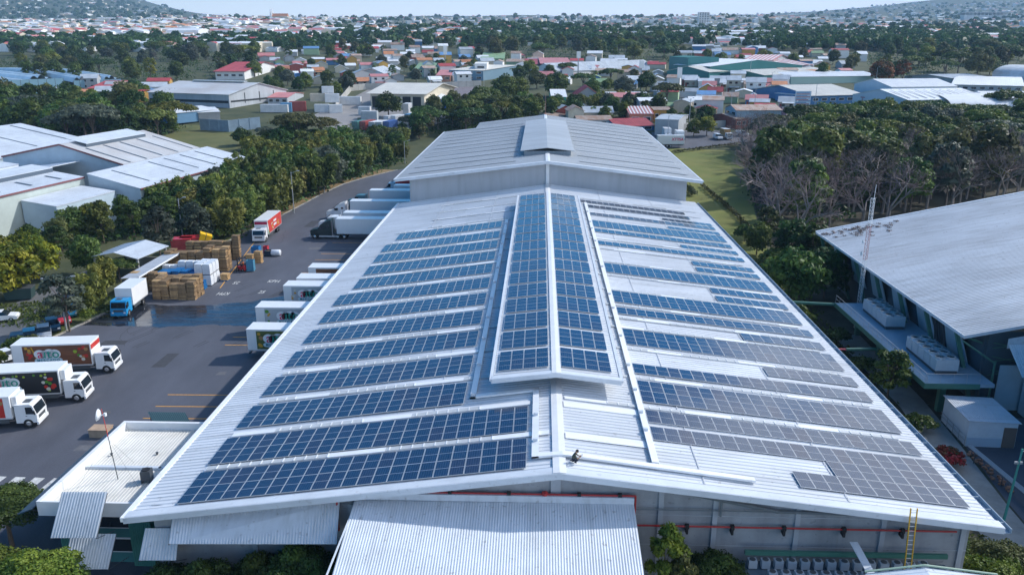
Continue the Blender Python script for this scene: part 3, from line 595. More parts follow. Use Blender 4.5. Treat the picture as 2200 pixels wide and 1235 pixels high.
awning('long rust streaked corrugated sunshade under the left front eave',(-25.4,45.5,7.05),(-14.25,45.5,8.1),GY(723,1168,43.5),GY(362,1168,43.5),45.7)
OB=thing('office_block','low flat roofed office block with a white parapet beside the warehouse','office block',(-32.5,55,0)); zp,zr=5.4,4.62; x0,x1,ya,yb=-4.6,5.4,-6.0,6.7
mb=MB(); mb.corr((x0+.3,ya+.2,zr),(x1,ya+.2,zr),(x1,-.2,zr+.05),(x0+.3,-.2,zr+.05),.26,.04,0,.3,.2); mb.corr((x0+.3,.1,zr+.05),(x1,.1,zr+.05),(x1,yb-.2,zr+.12),(x0+.3,yb-.2,zr+.12),.26,.04,0,.3,.2); mb.build('roof',mat('cream_metal_roof',(.62,.61,.57),.5,noise=.12,scale=.5),OB)
mb=MB(); mb.box(x0+.3,x1,-.2,.1,zr-.1,zr+.26); mb.build('roof_step',trim,OB)
mb=MB(); mb.box(x0,x0+.3,ya,yb,zp-1.15,zp); mb.box(x0+.3,x1,yb-.3,yb,zp-1.15,zp); mb.box(x0+.3,x1,ya,ya+.2,zp-1.15,zp-.02); mb.build('parapet',white,OB)
mb=MB(); mb.box(x0+1.0,x1-2.9,ya+.7,yb-.6,0,zr-.25); mb.build('wall',teal,OB)
mb=MB(); mb.corr((x1-3.7,ya+.25,0),(x1-2.1,ya+.25,0),(x1-2.1,ya+.25,zp-1.15),(x1-3.7,ya+.25,zp-1.15),.16,-.03,0,.3); mb.box(x1-3.7,x1-2.1,ya+.28,ya+1,0,zp-1.15); mb.build('corner_pier',mat('green_cladding',(.05,.20,.17),.5),OB); mb=MB(); mb.corr((x0+.9,ya+.55,0),(x0+2.2,ya+.55,0),(x0+2.2,ya+.55,zp-1.15),(x0+.9,ya+.55,zp-1.15),.16,-.03,0,.3); mb.build('corner_pier',mat('green_cladding',(.05,.20,.17),.5),OB)
for za,zb in ((2.9,4.1),(.9,2.1)):
    f=MB().box(x0+2.3,x1-3.8,ya+.62,ya+.69,za,zb).build('window_frame',trim,OB); MB().box(x0+2.4,x1-3.9,ya+.58,ya+.61,za+.1,zb-.1).build('pane',glassd,f)
t=thing('sunshade','dark sloping sunshade along the outer side of the low office block','sunshade',(-37.3,55,0)); MB().slab([(0,-6.3,4.9),(0,7.2,4.9),(-1.1,7.2,4.45),(-1.1,-6.3,4.45)],(0,0,.08)).build('blade',mat('navy_sheet',(.03,.06,.10),.4),t)
for k in range(5): MB().tube((-.02,-5.5+k*3,4.3),(-1.0,-5.5+k*3,4.42),.03).build('bracket',steel,t)
t=thing('canopy','small dark corrugated canopy behind the office block parapet','canopy',(-36,67.2,0)); MB().corr((-2.3,.7,3.2),(1.3,.7,3.2),(2.3,-.6,2.9),(-1.2,-.6,2.9),.2,.04,0,.3,.05).build('sheet',mat('dark_green_sheet',(.07,.13,.14),.5),t)
for x in (-2.0,1.2): MB().tube((x+.3,0,0),(x+.3,0,3.0),.05).build('post',steel,t)
tag(MB().slab([(-.9,-.6,0),(.9,-.6,0),(.9,.6,0),(-.9,.6,0)],(0,0,.75),0).box(-.95,.95,-.65,.65,.75,.83).build('concrete_plinth',mat('tan_concrete',(.42,.30,.21),.9,noise=.15,scale=1.5),None,(-43.9,69.2,0)),'low tan concrete plinth on the asphalt behind the office block','plinth')
t=thing('antenna_mast','slim red and grey mast carrying a white round dish on the office roof','mast',(-33.5,53.4,4.68)); MB().tube((0,0,0),(-.24,0,3.6),.035,.03).build('pole',steel,t); MB().tube((-.24,0,3.6),(-.4,0,5.9),.03,.02).build('upper_pole',mat('mast_red',(.55,.05,.04),.5),t)
M=Matrix.Translation((-.62,-.12,5.45))@Matrix.Rotation(R(-82),4,'Y')@Matrix.Rotation(R(12),4,'X'); MB().lathe([(0,-.16),(.2,-.13),(.36,-.05),(.47,.08),(.45,.09),(.34,0),(0,-.12)],20,0,(0,0,0),M).build('dish',whitev,t,smooth=True); MB().tube((-.5,-.1,5.4),(-.15,-.1,5.5),.05).box(-.2,-.05,-.2,0,5.35,5.6).build('dish_mount',whitev,t)
for p in ((-2.4,-1.5),(2.2,-1.2),(0,2.5)): MB().tube((-.26,0,3.4),(p[0],p[1],0),.006,None,4).build('guy_wire',steel,t)
t=thing('air_conditioner','dark box shaped air conditioner standing on the office roof','air conditioner',(-31.1,53.2,4.66),R(8)); MB().box(-.36,.36,-.36,.36,.22,.98).build('casing',steel,t); MB().lathe([(0,.985),(.27,.985),(.3,1.0),(.3,1.04),(.26,1.04),(0,1.0)],14,0).build('fan_grille',black,t)
for x in (-.3,.3): MB().box(x-.04,x+.04,-.4,.4,0,.22).build('foot',steel,t)
for (x,y) in ((-35.8,56.9),(-32.2,57.2),(-30.9,54.9)): tag(MB().lathe([(0,.25),(.12,.22),(.09,.12),(.07,0)],8,0).build('roof_vent',steel,None,(x,y,4.7)),{-35.8:'small dark roof vent close to the inner parapet of the office roof',-32.2:'small dark roof vent in the middle of the office roof',-30.9:'small dark roof vent nearest the warehouse eave on the office roof'}[x],'roof vent','vents on the office roof')
# ladder, equipment deck, condensers
t=thing('equipment_deck','dark steel equipment deck with a beam along the right end of the front wall','deck',(18,44,0)); MB().box(-6.6,7,-2.6,1.3,4.3,4.42).build('floor',mat('deck_blue_grey',(.10,.15,.20),.6,noise=.15,scale=.8),t); MB().box(-6,6.8,.75,.95,5.2,5.5).build('beam',green_st,t)
for x in (-6,0,6.5): MB().box(x-.1,x+.1,-2.4,-2.2,0,4.3).build('leg',steel,t)
MB().slab([(.5,.75,6.3),(1.0,.75,6.3),(1.3,-2.4,5.6),(.8,-2.4,5.6)],(0,0,.06)).build('sloping_plank',roofs,t)
CU=thing('condenser_unit','x','condenser'); MB().box(-.27,.27,-.22,.22,.08,.62).build('casing',mat('condenser_grey',(.42,.47,.52),.5),CU); MB().lathe([(0,.63),(.19,.63),(.2,.65),(0,.655)],12,0).build('fan_grille',steel,CU); MB().box(-.2,.2,-.18,.18,0,.08).build('base',steel,CU)
ch=tree_of(CU); first=True
for row,(y,xs) in enumerate(((44.55,[12.45+.83*k for k in range(14)]),(43.35,[13.4+.83*k for k in range(9)]))):
    for k,x in enumerate(xs):
        lb=f'{NTH[k]} grey condenser from the left, '+('row against the wall' if row==0 else 'row farther from the wall')
        if first: CU.location=(x,y,4.43); CU['label']=lb; CU['group']='condensers on the front deck'; first=False
        else: copy_tree(CU,ch,(x,y,4.43),0,lb,'condensers on the front deck')
t=thing('ladder','yellow extension ladder leaning against the front eave','ladder',(21.9,43.7,4.43)); 
for x in (-.2,.2): MB().slab([(x-.03,0,0),(x+.03,0,0),(x+.03,.08,0),(x-.03,.08,0)],(0,.5,4.75)).build('rail',yell,t)
for k in range(15): MB().tube((-.19,.04+.5*(k+.6)/15.5,4.75*(k+.6)/15.5),(.19,.04+.5*(k+.6)/15.5,4.75*(k+.6)/15.5),.02).build('rung',alu,t)
t=thing('pump_house','small near pitched roof with green edging in front of the equipment deck','pump house',(20.8,38,0))
for sg,w in ((-1,3.3),(1,4.2)): MB().corr((0,2,8.0),(0,-3,8.0),(sg*w,-3,7.5),(sg*w,2,7.5),.4,.03,0,.3,.05).build('roof',roofs,t)
mb=MB(); mb.slab([(0,2,8.08),(-3.3,2,7.56),(-3.3,2.1,7.56),(0,2.1,8.08)],(0,0,.08)); mb.slab([(0,2,8.08),(4.2,2,7.56),(4.2,2.1,7.56),(0,2.1,8.08)],(0,0,.08)); mb.build('edge_trim',mat('sage_trim',(.25,.35,.27),.5),t); MB().box(-3,3.8,-2.8,1.7,0,7.4).build('wall',conc,t)
# ---------------------------------------------------------------- right hand building and its surroundings
RB=thing('industrial_shed','large shed with a wide weathered grey mono pitch roof and blue walls','industrial shed',(41.9,78.2,0)); rs=.21; Ln=46; wd=46
mb=MB(); mb.corr((0,0,8.05),(0,Ln,8.05),(wd,Ln,8.05+rs*wd),(wd,0,8.05+rs*wd),.42,.05,0,.3,.12); mb.build('roof',roofo,RB)
mb=MB(); mb.slab([(-.05,-.05,8.1),(wd,-.05,8.1+rs*wd),(wd,-.05,7.75+rs*wd),(-.05,-.05,7.75)],(0,-.05,0)); mb.box(-.08,0,-.05,Ln,7.8,8.12); mb.slab([(0,Ln,8.2),(wd,Ln,8.2+rs*wd),(wd,Ln+.4,8.2+rs*wd),(0,Ln+.4,8.2)],(0,0,-.2)); mb.build('edge_trim',trim,RB)
bl=mat('pale_blue_wall',(.36,.46,.52),.6,noise=.1,scale=.4)
mb=MB(); mb.box(3.0,3.2,1.5,Ln-1,0,8.4); mb.box(3.2,wd,1.2,1.5,0,8.1); mb.build('wall',mat('dark_blue_wall',(.05,.09,.12),.7),RB)
mb=MB()
for k in range(6): y=3.5+k*7.1; mb.slab([(2.9,y,3.2),(2.9,y+4.6,3.2),(1.5,y+4.0,7.7),(1.5,y+.6,7.7)],(.1,0,0))
mb.build('wall_panel',bl,RB)
mb=MB()
for k in range(7): y=1.8+k*7.05; mb.slab([(2.6,y,0),(3.0,y,0),(.4,y,7.9),(-.0,y,7.9)],(0,.35,0)); mb.slab([(3.0,y,6.5),(3.0,y+.35,6.5),(0.1,y+.35,7.6),(0.1,y,7.6)],(0,0,.2))
mb.build('steel_frame',green_st,RB)
mb=MB(); mb.slab([(4.2,-.5,7.95),(6.1,-.5,8.35),(6.1,-.5,7.3),(4.2,-.5,6.9)],(0,.06,0)); mb.corr((4.2,-.6,7.4),(6.1,-.6,7.4),(6.1,-3.2,4.9),(4.6,-3.2,4.9),.25,.04,0,.3,.04,True); mb.build('porch_roof',roofs,RB)
mb=MB(); mb.tube((-.2,-.3,7.6),(3.4,-.3,5.2),.1); mb.tube((3.4,-.3,0),(3.4,-.3,5.4),.12)
for k in range(5): mb.tube((3.6+k*.1,.9,7.0-k*1.5),(6.8,.9,6.3-k*1.5),.05); mb.tube((3.6,.9,6.4-k*1.5),(6.8,.9,6.9-k*1.5),.05)
mb.build('porch_frame',green_st,RB)
mb=MB(); mb.box(4.0,7.5,-.3,-.2,0,5.0); mb.build('door_panel',bl,RB); MB().box(7.55,8.45,-.3,-.2,0,5.2).build('door_post',mat('olive_post',(.22,.25,.18),.6),RB)
mb=MB()
for k in range(5): mb.tube((2.4,8+k*.55,3.9),(1.8,8+k*.55,7.4),.10)
mb.build('duct_pipe',steel,RB)
mb=MB(); mb.box(6.3,48,-38,-.8,0,13.8); mb.slab([(6.05,-38.5,13.8),(48,-38.5,18),(48,-.75,18),(6.05,-.75,13.8)],(0,0,.2),1); mb.build('unseen_shading_wing',[bl,roofo],RB)  # unseen wing, added and sized to shade the strip beside the shed
# equipment platform
t=thing('equipment_platform','long raised platform with railing carrying fan units beside the shed wall','platform',(37.5,75.7,0)); pb=mat('platform_blue_grey',(.26,.36,.44),.6,noise=.12,scale=.5)
MB().box(0,6.9,0,26,3.45,3.8).build('deck',pb,t); MB().box(-.08,0,-.1,26.1,3.3,3.86).box(0,5.4,-.1,-.02,3.3,3.86).build('edge_beam',green_st,t)
for y in (1.5,9,17,24): MB().box(2.4,3.0,y,y+.6,0,3.45).build('post',green_st,t)
mb=MB()
for k in range(20): y=.2+k*1.36; mb.tube((.1,y,3.8),(.1,y,4.85),.02,None,4)
for k in range(5): mb.tube((.2+k*1.3,.1,3.8),(.2+k*1.3,.1,4.85),.02,None,4)
mb.tube((.1,.1,4.85),(.1,26,4.85),.02,None,4); mb.tube((.1,.1,4.35),(.1,26,4.35),.015,None,4); mb.tube((.1,.1,4.85),(5.4,.1,4.85),.02,None,4); mb.build('railing',lampg,t)
def fanbank(label,x,y,n):
    t=thing('fan_unit',label,'fan unit',(x,y,3.81),0,'rooftop fan units on the platform')
    for k in range(n): MB().box(0,2.3,k*1.42+.03,k*1.42+1.38,.35,1.55).build('casing',mat('fan_casing',(.50,.54,.57),.5,noise=.06,scale=2),t)
    MB().box(.1,2.2,0,n*1.42,.0,.33).build('base_frame',steel,t)
    for k in range(n):
        for j in (.6,1.7): f=MB().lathe([(.50,1.555),(.50,1.75),(.44,1.75),(.44,1.57),(0,1.565)],16,0,(j,k*1.42+.71,0)).build('fan_ring',alu,t); MB().lathe([(0,1.60),(.43,1.60)],12,0,(j,k*1.42+.71,0)).build('fan_blades',black,f)
fanbank('far bank of white casings with paired round fans on the platform',39.9,91.6,5); fanbank('near bank of white casings with paired round fans on the platform',39.6,78.2,5)
MB()
t=thing('pipe_bridge','green pipe bridge between the warehouse eave and the platform','pipe bridge',(0,0,0)); t.location=(28,103,3.6); MB().tube((0,0,0),(10,-1.5,0),.22,None,8).build('pipe',green_st,t)
t=thing('pipe_bridge','red and green pipe crossing to the middle of the platform','pipe bridge',(28,88,2.6)); MB().tube((0,0,0),(6.5,0,0),.12,None,8).build('pipe',mat('pink_pipe',(.5,.08,.12),.5),t); MB().tube((6.2,0,0),(9.6,0,.1),.2,None,8).build('sleeve',green_st,t)
# lattice mast
t=thing('lattice_mast','white and red lattice mast with small dishes beside the shed','mast',(41.0,102.5,0)); ht=19.3
for a,b,m in ((0,9.5,'w'),(9.5,14,'r'),(14,17.6,'w')):
    mb=MB(); leg=[(.28*math.cos(q),.28*math.sin(q)) for q in (.3,.3+2*PI/3,.3+4*PI/3)]
    for x,y in leg: mb.tube((x,y,a),(x,y,b),.028,None,5)
    z=a
    while z<b-.01:
        for k in range(3): p=leg[k];q=leg[(k+1)%3]; mb.tube((*p,z),(*q,min(b,z+.5)),.014,None,4); mb.tube((*p,z),(*q,z),.014,None,4)
        z+=.5
    mb.build('lattice_section',whitev if m=='w' else mat('mast_dull_red',(.46,.24,.24),.5),t)
MB().tube((.1,0,17.6),(.15,0,ht),.03).build('top_rod',whitev,t)
for z,r in ((11.9,.22),(10.3,.3)): MB().lathe([(0,-.1),(r*.6,-.07),(r,.05),(r*.9,.05),(0,-.05)],14,0,(0,0,0),Matrix.Translation((-.6,-.1,z))@Matrix.Rotation(R(-85),4,'Y')).tube((-.55,-.1,z),(-.2,0,z),.03).build('dish',whitev,t,smooth=True)
# walkway, shed, pipes, pole
slabm=mat('concrete_path',(.30,.29,.27),.9,noise=.2,scale=.5); kd=[(32.2,40),(32.8,52),(33.5,58),(35.6,70),(36.6,78),(37,100)]; sheet('concrete_path',kd+[(40.5,100),(39.8,80),(38.8,70),(37.6,60),(36.8,50),(36,40)],slabm,.02)
sheet('east_yard_asphalt',[(36.2,40),(37,50),(37.8,60),(39.2,70),(40.2,76),(75,76),(75,40)],asph,.014)
for k in range(12): stripe('slab_joint',(32.6+.35*k*.9,50+3.6*k*.9) if k<9 else (36.3,76+3*(k-8)),(36.4+.3*k*.9,49.6+3.6*k*.9) if k<9 else (40,76+3*(k-8)),.06,conc2,.024)
t=thing('storage_shed','white sheet metal storage shed standing beside the concrete path','storage shed',(41.6,72.4,0),R(-3)); ws=mat('ribbed_white_sheet',(.62,.68,.74),.5,noise=.08,scale=.8)
mb=MB(); mb.box(-2.3,2.1,-2.7,2.7,0,2.6); mb.build('body',ws,t)
MB().corr((-2.45,-2.85,2.72),(2.3,-2.85,2.62),(2.3,2.9,2.62),(-2.45,2.9,2.72),.24,.03,0,.3,.05).build('roof',roofo,t); MB().box(.9,2.05,-2.76,-2.705,.05,2.1).build('door',mat('brown_door',(.16,.12,.10),.7),t); MB().box(-2.28,.85,-2.74,-2.702,.05,.95).build('lower_panel',mat('blue_white_panel',(.45,.55,.65),.5),t)
mb=MB(); 
for z in (.6,1.0): mb.tube((-2.42,-2.7,z),(-2.42,2.7,z),.03)
for k in range(5): mb.tube((-2.42,-2.7+1.3*k,0),(-2.42,-2.7+1.3*k,1.05),.03)
mb.build('guard_rail',lampg,t)
t=thing('pipe_rack','long grey pipes laid on trestles beside the concrete path','pipe rack',(38.9,62.6,0),R(4))
for k,x in enumerate((-.15,.02,.2)): MB().tube((x,-6,1.0+.03*k),(x,5.5,1.0),.07,None,8).build('pipe',lampg,t)
for y in (-4,0,4): MB().box(-.4,.4,y-.04,y+.04,.88,.95).tube((-.35,y,0),(-.3,y,.9),.03).tube((.35,y,0),(.3,y,.9),.03).build('trestle',steel,t)
br=mat('brick_rubble',(.33,.18,.12),.9,noise=.3,scale=3); 
for k in range(7):
    mb=MB()
    for j in range(5): a=random.uniform(0,3); M=Matrix.Translation((random.uniform(-.4,.4),random.uniform(-.5,.5),.12+.1*random.random()))@Matrix.Rotation(a,4,'Z')@Matrix.Rotation(random.uniform(-.4,.4),4,'X'); mb.box(-.16,.16,-.08,.08,-.08,.08,0,None,M)
    tag(mb.build('brick_heap',br,None,(38.7+.08*k+random.uniform(-.2,.2),68-1.0*k,0)),f'small heap of broken bricks beside the pipes, {ORD[k]} to the white storage shed','brick heap','brick heaps beside the pipes')
lit=[]
for k in range(60): lit.append((rl0.gauss(4.5,2.6),Ln-1.5-abs(rl0.gauss(0,2.2)),0,.5,.5,.06,rl0.random()))
LITTER=lit
t=thing('lamp_post','green steel lamp post at the near right corner of the warehouse','lamp post',(36.05,57.4,0)); MB().tube((0,0,0),(.3,0,6.4),.11,.07,8).build('pole',mat('post_green',(.05,.30,.26),.5),t); MB().tube((.3,0,6.2),(1.4,0,6.3),.04).box(1.1,1.6,-.12,.12,6.22,6.36).build('lamp_head',lampg,t); MB().box(-.1,.5,-.06,.06,5.1,5.3).build('bracket',lampg,t)
# ---------------------------------------------------------------- vehicles
gred=mat('logo_red',(.75,.03,.13),.4); ggreen=mat('logo_green',(.02,.33,.25),.4); gcloud=mat('logo_pale_blue',(.50,.66,.72),.4); gteal=mat('logo_teal',(.03,.22,.30),.4)
gbrown=mat('print_wood_brown',(.17,.065,.03),.4,noise=.35,scale=1.2,stretch=(.3,1,3)); gblack=mat('print_black',(.015,.017,.022),.4); ggrey=mat('print_grey',(.42,.45,.48),.4); golive=mat('print_olive',(.10,.13,.03),.4,noise=.5,scale=1.5)
FR=[mat('print_tomato',(.5,.03,.02),.4),mat('print_leaf',(.08,.26,.02),.4),mat('print_lime',(.30,.42,.03),.4),mat('print_mustard',(.62,.33,.03),.4),mat('print_nut',(.40,.22,.08),.4),mat('print_berry',(.38,.01,.06),.4),mat('print_cream',(.6,.58,.5),.4)]
lampm=mat('headlight_lens',(.75,.78,.8),.15); taill=mat('tail_light',(.5,.02,.02),.3)
def wheel(par,x,y,r,w=.28,nm='wheel'):
    mb=MB(); M=Matrix.Translation((x,y,r))@Matrix.Rotation(PI/2,4,'X'); mb.lathe([(r*.55,-w/2),(r*.93,-w/2),(r,-w*.35),(r,w*.35),(r*.93,w/2),(r*.55,w/2)],18,0,(0,0,0),M); o=mb.build(nm,black,par)
    MB().lathe([(0,-w*.42),(r*.3,-w*.46),(r*.55,-w*.36),(r*.56,w*.36),(r*.3,w*.46),(0,w*.42)],14,0,(0,0,0),M).build('rim',chrome,o); return o
def logo(par,x,y,z,sz,sub='MERCADO'):
    e=MB()
    def disc(cx,cz,rx,rz2,m,yy=0,n=16): e.poly([(cx+rx*math.cos(2*PI*k/n),yy,cz+rz2*math.sin(2*PI*k/n)) for k in range(n)],m)
    for cx,cz,r in ((-1.0,.25,.74),(-.35,.2,.66),(.25,.34,.74),(.9,.25,.76)): disc(cx*sz,cz*sz,r*sz,r*sz*.85,1,-.004)
    for k in range(9): cx=(-1.35+k*.34); disc(cx*sz,-.62*sz,.42*sz,(.30+.08*(k%2))*sz,0,-.008-.0006*k)
    o=e.build('logo_cloud',[gcloud,whitev],par,(x,y,z))
    for s,dx,m in (('a',-.95,gred),('uto',.22,ggreen)): t=link('lettering',text_mesh(s,1.75*sz,m,'lettering',.004,.012*sz,1.06),o,(dx*sz,-.03,.26*sz)); t.rotation_euler=(PI/2,0,0)
    t=link('lettering',text_mesh(sub,.50*sz,gteal,'lettering',.004,.004*sz,1.3),o,(0,-.03,-.62*sz)); t.rotation_euler=(PI/2,0,0)
def graphic(par,x0,x1,y,z0,z1,bg,seed,lx=None,sz=.62,fruit=True,clear=False,few=False):
    rd=random.Random(seed); mb=MB(); mb.poly([(x0,y,z0),(x1,y,z0),(x1,y,z1),(x0,y,z1)],0); w=x1-x0;h=z1-z0
    def disc(cx,cz,r,m,k,n=14): mb.poly([(cx+r*(1+.12*math.sin(3*q+k))*math.cos(q),y-.003-.0004*k,cz+r*(1+.1*math.cos(2*q))*math.sin(q)) for q in [2*PI*i/n for i in range(n)]],m)
    k=0
    if fruit:
        for c,n,m in ((.035,3,4),(.03,2,7)) if few else ((.08,5,1),(.14,3,5),(.9,5,1),(.86,3,2),(.82,3,7)):
            for i in range(n): r=rd.uniform(.14,.26); k+=1; disc(x0+w*c+rd.uniform(-.35,.35),z0+r+rd.uniform(.05,h-2*r-.05),min(r,h*.3),rd.choice((m,m,rd.randint(1,7))),k)
        if clear: 
            for i in range(9): k+=1; disc(x0+w*rd.uniform(.1,.85),z1-rd.uniform(.2,.5),rd.uniform(.12,.2),rd.choice((2,3)),k)
        elif not few: mb.poly([(x0+.9,y-.02,z1-.1),(x0+1.05,y-.02,z1-.1),(x0+1.75,y-.02,z0+.1),(x0+1.6,y-.02,z0+.1)],4)
    mb.build('side_graphic',[bg]+FR,par)
    if lx is not None: logo(par,lx,y-.035,z0+h*.50,sz)
def cab(par,col,x0,w,h,l,z0=.55,dark=None,deflector=False):
    hw=w/2; x1=x0+l; ws=h*.52
    mb=MB(); prof=[(x0,z0),(x1,z0),(x1+.03,z0+h*.42),(x1-.28,z0+h*.93),(x1-.5,z0+h),(x0,z0+h)]
    mb.slab([(x,-hw,z) for x,z in prof],(0,w,0)); o=mb.build('cab',col,par)
    a=(x1+.035,z0+h*.46);b=(x1-.24,z0+h*.86); n=Vector((h*.4,0,.27)).normalized()*.012
    MB().slab([(a[0],-hw+.1,a[1]),(a[0],hw-.1,a[1]),(b[0],hw-.14,b[1]),(b[0],-hw+.14,b[1])],n).build('windscreen',glassd,par)
    for s in (-1,1):
        y=s*(hw+.004); MB().slab([(x1-.95,y,z0+h*.48),(x1-.12,y,z0+h*.46),(x1-.36,y,z0+h*.86),(x1-.95,y,z0+h*.86)],(0,.006*s,0)).build('side_window',glassd,par)
        d=MB().slab([(x1-1.05,s*(hw+.001),z0+.1),(x1-.05,s*(hw+.001),z0+.1),(x1-.05,s*(hw+.001),z0+h*.44),(x1-1.05,s*(hw+.001),z0+h*.44)],(0,.003*s,0)).build('door',col,par); MB().box(x1-1.0,x1-.85,s*(hw+.012)-.008,s*(hw+.012)+.008,z0+h*.36,z0+h*.39).build('handle',steel,d)
        MB().box(x1-.15,x1-.05,s*(hw+.05)-.05,s*(hw+.05)+.1*s+.05,z0+h*.45,z0+h*.70).build('mirror',black,par)
        MB().box(x1+.0,x1+.06,s*hw-.28*s-.14,s*hw-.28*s+.14,z0+.12,z0+.30).build('headlight',lampm,par)
    MB().box(x1-.05,x1+.10,-hw-.02,hw+.02,z0-.22,z0+.10).build('bumper',dark or col,par); MB().box(x1+.01,x1+.055,-hw*.62,hw*.62,z0+.32,z0+.62).build('grille',steel,par)
    MB().box(x0+l*.3,x0+l*.65,-hw*.5,hw*.2,z0+h,z0+h+.05).build('roof_hatch',steel,par)
def box_truck(label,loc,rz,L,w,h,col,body,gfx=None,wheels=2,cabh=1.95,unit=False,front=None,group='box trucks in the yard'):
    t=thing('box_truck',label,'truck',(loc[0],loc[1],loc[2] if len(loc)>2 else 0.01),R(rz),group); hw=w/2; zb=1.15
    MB().box(-L,0,-hw,hw,zb,h).build('cargo_box',body,t); mb=MB(); mb.box(-L-.02,.02,-hw-.03,hw+.03,h,h+.05); mb.build('cargo_roof',whitev,t)
    mb=MB(); mb.box(-L-.01,.01,-hw-.025,hw+.025,zb-.06,zb+.06); mb.box(-L-.02,-L+.06,-hw-.02,hw+.02,zb,h); mb.build('box_trim',alu,t)
    MB().box(-L+.1,2.0,-.45,.45,.6,zb-.06).build('chassis',steel,t)
    cab(t,col,.25,w*.92,cabh,1.95)
    for s in (-1,1):
        wheel(t,1.35,s*(hw-.2),.48)
        for k in range(wheels): wheel(t,-L*.68-(1.05*k),s*(hw-.28),.48,.5)
        MB().box(-L*.5,-.4,s*(hw-.1)-.03,s*(hw-.1)+.03,.62,1.0).build('side_guard',steel,t)
    if unit: MB().box(.02,.5,-hw*.75,hw*.75,h-1.15,h-.15).build('cooling_unit',whitev,t)
    if front: MB().box(.021,.03,-hw+.08,hw-.08,h-.75,h-.2).build('front_graphic',front,t)
    if gfx: gfx(t,L,hw,zb,h)
    return t
box_truck('white box truck with brown food graphic, farthest of the three parked side by side',(-52.7,85.15),7.7,8.6,2.6,3.75,whitev,whitev,lambda t,L,hw,a,b:graphic(t,-L+1.2,-.1,-hw-.012,a+.1,b-.12,gbrown,3,-L*.55,.86),2,front=FR[0],group='three box trucks parked side by side')
box_truck('white box truck with black vegetable graphic, middle of the three parked side by side',(-51.9,77.35),9.3,8.4,2.6,3.75,whitev,whitev,lambda t,L,hw,a,b:graphic(t,-L+.5,-.1,-hw-.012,a+.1,b-.12,gblack,5,-L*.62,.80,True,True),2,unit=True,group='three box trucks parked side by side')
box_truck('white box truck with red and yellow graphic, nearest of the three parked side by side',(-53.35,71.3),9.3,6.6,2.45,3.45,whitev,whitev,lambda t,L,hw,a,b:graphic(t,-L+.3,-.6,-hw-.012,a+.1,b-.12,FR[0],8),2,unit=True,group='three box trucks parked side by side')
def redg(t,L,hw,a,b):
    MB().poly([(-L+.1,hw+.012,a+.05),(-L+.1,hw+.012,b-.05),(-.15,hw+.012,b-.05),(-.9,hw+.012,a+.05)]).build('side_graphic',mat('trailer_red',(.55,.05,.035),.4),t); mb=MB(); rd=random.Random(4)
    for k in range(26):
        c=rd.choice((-.75,-.3)); x=L*c+rd.uniform(-.6,.6); z=a+rd.uniform(.3,1.6); r=rd.uniform(.1,.22); mb.poly([(x+r*math.sin(q),hw+.016+.0005*k,z+r*math.cos(q)) for q in [2*PI*i/9 for i in range(9)]],rd.choice((0,0,1,2)))
    for z in (.75,1.5): mb.box(-L*.62,-L*.42,hw+.02,hw+.026,a+z,a+z+.42,3)
    mb.poly([(-.15,hw+.014,a+.06),(-.9,hw+.014,a+.06),(-.4,hw+.014,a+1.0)],4); mb.build('graphic_details',[FR[3],FR[6],FR[5],whitev,FR[1]],t)
box_truck('white cab truck with a bright red decorated cargo box driving on the yard road',(-54.75,148.7),-87.5,9.6,2.55,3.75,whitev,whitev,redg,2,front=FR[5],group='moving trucks')
box_truck('blue cab truck with a plain white box beside the pallet stacks',(-59.6,105.3),-86,5.2,2.35,3.55,cyan,whitev,None,1,1.85)
# trailers backed onto the dock: front end towards -x
def trailer(label,x0,y,x1,bg=None,seed=1,h=3.85,lx=None,w=2.6,name='dock_trailer',grp='white trailers backed onto the loading dock',body=whitev,stripe_m=None,leg=True):
    t=thing(name,label,'trailer',(x0,y,.01),0,grp); L=x1-x0; zb=1.2
    MB().box(0,L,0,w,zb,h).build('cargo_box',body,t); MB().box(-.03,L,-.03,w+.03,h,h+.06).build('roof_panel',whitev,t); MB().box(-.02,L,-.02,w+.02,zb-.12,zb+.05).build('box_trim',alu,t); MB().box(.5,L,.7,w-.7,.8,zb-.12).build('chassis',steel,t)
    if leg:
        for yy in (.45,w-.45): MB().box(1.6,1.78,yy-.08,yy+.08,0,zb-.1).build('landing_leg',steel,t)
        MB().box(-.1,.1,.3,w-.3,.55,.72).build('front_bar',steel,t)
    for k in range(2):
        for yy in (.22,w-.22): wheel(t,(3.2 if leg else L-3)+1.2*k,yy,.48,.4)
    if stripe_m: MB().box(L*.45,L*.8,-.012,-.006,zb+.15,zb+.5).build('side_stripe',stripe_m,t)
    if bg: graphic(t,1.15,L-.1,-.012,zb+.1,h-.15,bg,seed,lx,.92,True,False,True)
    return t
trailer('white trailer with olive food graphic and dark wheels, nearest at the dock',-36.3,88.95,-27.1,golive,11,3.75,3.55)
trailer('white trailer with grey fruit graphic, second from the near end of the dock',-38.05,97.2,-27.1,ggrey,21,3.75,4.3)
trailer('white trailer with grey lettered side, third from the near end of the dock',-37.35,106.7,-27.1,ggrey,31,3.75,3.6)
trailer('plain white trailer close behind the grey lettered one at the dock',-36.6,110.5,-27.1,None,1,3.75)
trailer('white trailer with red brown side, last before the empty dock bays',-36.45,116.2,-27.1,gbrown,41,3.75)
